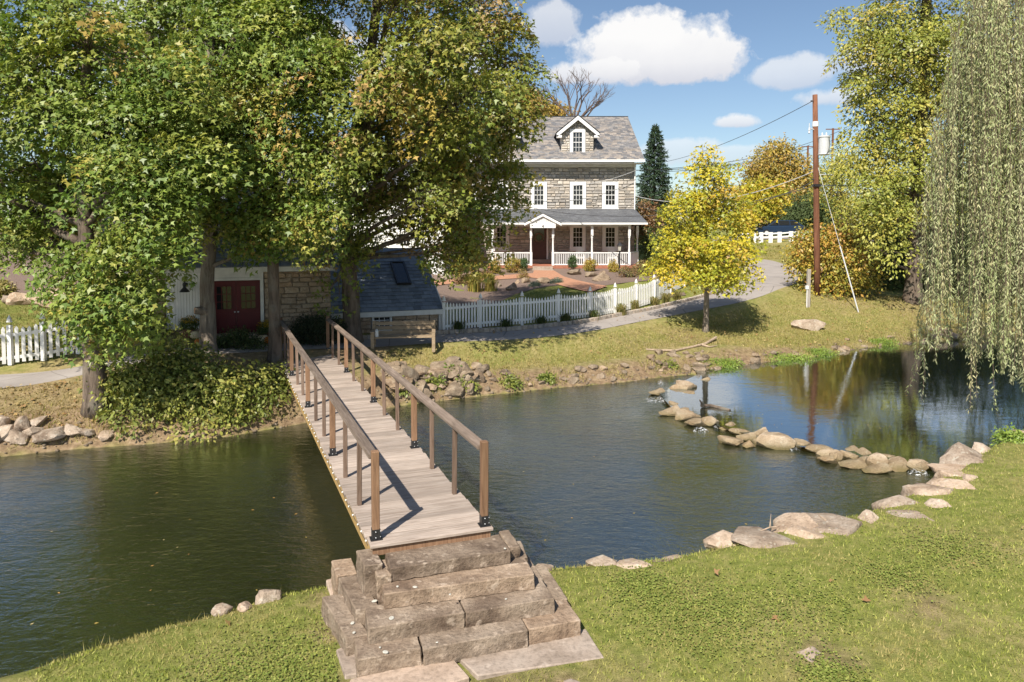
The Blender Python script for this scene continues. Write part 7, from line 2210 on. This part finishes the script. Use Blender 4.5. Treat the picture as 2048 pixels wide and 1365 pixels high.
pts = scatter(db, 9000, rg)
grass_field('bank_grass', 'sparse dry grass on the bare left bank', pts, .05, .022, [(.36, .27, .12), (.30, .24, .09), (.42, .31, .16), (.22, .20, .06)], [1.5, 1, 1.5, .8], rg)
# gravel and crumbling soil along the far waterline, dry tufts hanging over it
GRV = []
gv_, gf_ = [], []
ico = bmesh.new(); bmesh.ops.create_icosphere(ico, subdivisions=1, radius=.5)
iv = np.array([v.co[:] for v in ico.verts]); if_ = np.array([[v.index for v in f.verts] for f in ico.faces]); ico.free()
FL_ = np.array(FARL[2:-1]); cnt_ = 0
for a, b in zip(FL_[:-1], FL_[1:]):
    L = np.hypot(*(b - a))
    if L > 12: continue
    for t in rg.rand(int(L * 42)):
        q = a + (b - a) * t
        nrm_ = np.array([-(b - a)[1], (b - a)[0]]) / L
        q = q + nrm_ * (-1 if True else 1) * 0 + rg.normal(size=2) * .35
        s_ = .03 + .09 * rg.rand() ** 2
        gv_.append((q[0], q[1], s_))
gv_ = np.array(gv_); zz_ = ground_z(gv_[:, :2]); mk_ = zz_ > -.12
gv_, zz_ = gv_[mk_], zz_[mk_]
V_ = (iv[None] * (gv_[:, 2] * 1.0)[:, None, None] * (.75 + .5 * rg.rand(len(gv_), 12, 3))) * np.array([1.2, 1, .7]) + np.column_stack([gv_[:, :2], zz_ + .01])[:, None, :]
Fq_ = if_[None] + (np.arange(len(gv_)) * 12)[:, None, None]
tag(link('bank_gravel', np_mesh('bank_gravel', V_.reshape(-1, 3), Fq_.reshape(-1, 3), 3, MAT['bankrock'], None, False)), 'loose gravel and soil crumbs along the far waterline', 'gravel', None, 'stuff')
tf = []
for a, b in zip(FL_[:-1], FL_[1:]):
    L = np.hypot(*(b - a))
    if L > 12: continue
    inw = np.array([(b - a)[1], -(b - a)[0]]) / L
    for t in rg.rand(int(L * 260)):
        q = a + (b - a) * t
        off = abs(rg.normal()) * .5 + .12
        if mnoise.noise((q[0] * 1.3, q[1] * 1.3, 5)) < -.12: continue
        tf.append(q + inw * off)
tf = np.array(tf)
if inside(tf, RIVER).mean() > .5:
    tf = np.array([p_ for p_ in tf]); 
tf = tf[~inside(tf, RIVER)] if (~inside(tf, RIVER)).any() else tf
grass_field('bank_tufts', 'dry grass tufts and weeds overhanging the far waterline', tf, .14, .022, [(.40, .32, .13), (.30, .27, .08), (.22, .23, .06), (.46, .36, .18)], [1.6, 1.4, 1.4, 1], rg, 'grass', .7)
# fallen leaves: on the water, lawns and drive
pw_ = np.concatenate([np.array([atz(rg.uniform(30, 700), rg.uniform(920, 1270), .006)[:] for _ in range(18)]), np.array([atz(rg.uniform(1000, 1800), rg.uniform(800, 1080), .006)[:] for _ in range(14)])])
pu_ = np.array([atz(rg.uniform(1500, 1840), rg.uniform(712, 860), .108)[:] for _ in range(26)])
fw = np.concatenate([pw_, pu_])
keepm = inside(fw[:, :2], RIVER); fw = fw[keepm]
n = len(fw)
tag(link('floating_leaves', leaf_mesh('floating_leaves', fw.astype(np.float32), np.column_stack([rg.normal(size=(n, 2)), np.zeros(n)]), np.tile([0, 0, 1.0], (n, 1)), .03 + .035 * rg.rand(n), np.array([(.5, .36, .10), (.55, .45, .22), (.42, .25, .08)])[rg.randint(3, size=n)], OVAL, MAT['leaf_dull'], (0, 0, 0))), 'scattered yellow leaves floating on the water', 'leaves', None, 'stuff')
fl_ = np.concatenate([scatter(fv, 700, rg), scatter(db, 500, rg), scatter(lawn, 90, rg, None, 1.0), scatter([gp(880, 690), gp(1340, 632), gp(1250, 622), gp(880, 668)], 90, rg)])
n = len(fl_)
tag(link('fallen_leaves', leaf_mesh('fallen_leaves', np.column_stack([fl_, ground_z(fl_) + .05]).astype(np.float32), np.column_stack([rg.normal(size=(n, 2)), rg.normal(size=n) * .3]), np.column_stack([rg.normal(size=(n, 2)) * .5, np.ones(n)]), .05 + .06 * rg.rand(n), np.array([(.45, .30, .12), (.36, .22, .10), (.50, .38, .18), (.30, .17, .08)])[rg.randint(4, size=n)], MAPLE, MAT['leaf_dull'], (0, 0, 0))), 'dry fallen leaves scattered over the banks', 'leaves', None, 'stuff')
# white water in the gaps of the weir
mf_ = MB()
rfo = random.Random(2)
for (px, py, w_, h_) in [(1315, 800, 30, 8), (1330, 796, 16, 8), (1402, 860, 20, 5), (1590, 897, 16, 4), (1872, 928, 22, 8), (1838, 945, 26, 6), (1322, 766, 8, 4), (1435, 853, 10, 5)]:
    c = atz(px, py, .03); s_ = c.y / F
    n_ = 12; g0 = len(mf_.v)
    rx, ry = w_ * s_ * .8, h_ * s_ * 2.0
    vs_ = []; fs_ = []
    for j in range(n_ + 1):
        for i in range(n_ + 1):
            u, v = i / n_ * 2 - 1, j / n_ * 2 - 1
            r2 = u * u + v * v
            z = .012 + .05 * max(0, 1 - r2) * (.5 + mnoise.noise((u * 4 + px, v * 4, 0))) + (.06 * max(0, v))
            if r2 > 1: z = -.02
            vs_.append((c.x + u * rx, c.y + v * ry, z))
    for j in range(n_):
        for i in range(n_):
            q = j * (n_ + 1) + i; fs_.append((q, q + 1, q + n_ + 2, q + n_ + 1))
    mf_.add(vs_, fs_)
wo_ = mf_.build('white_water', MAT['foam'], None, smooth=True)
tag(wo_, 'little white rapids where water breaks through the weir', 'foam', None, 'stuff')
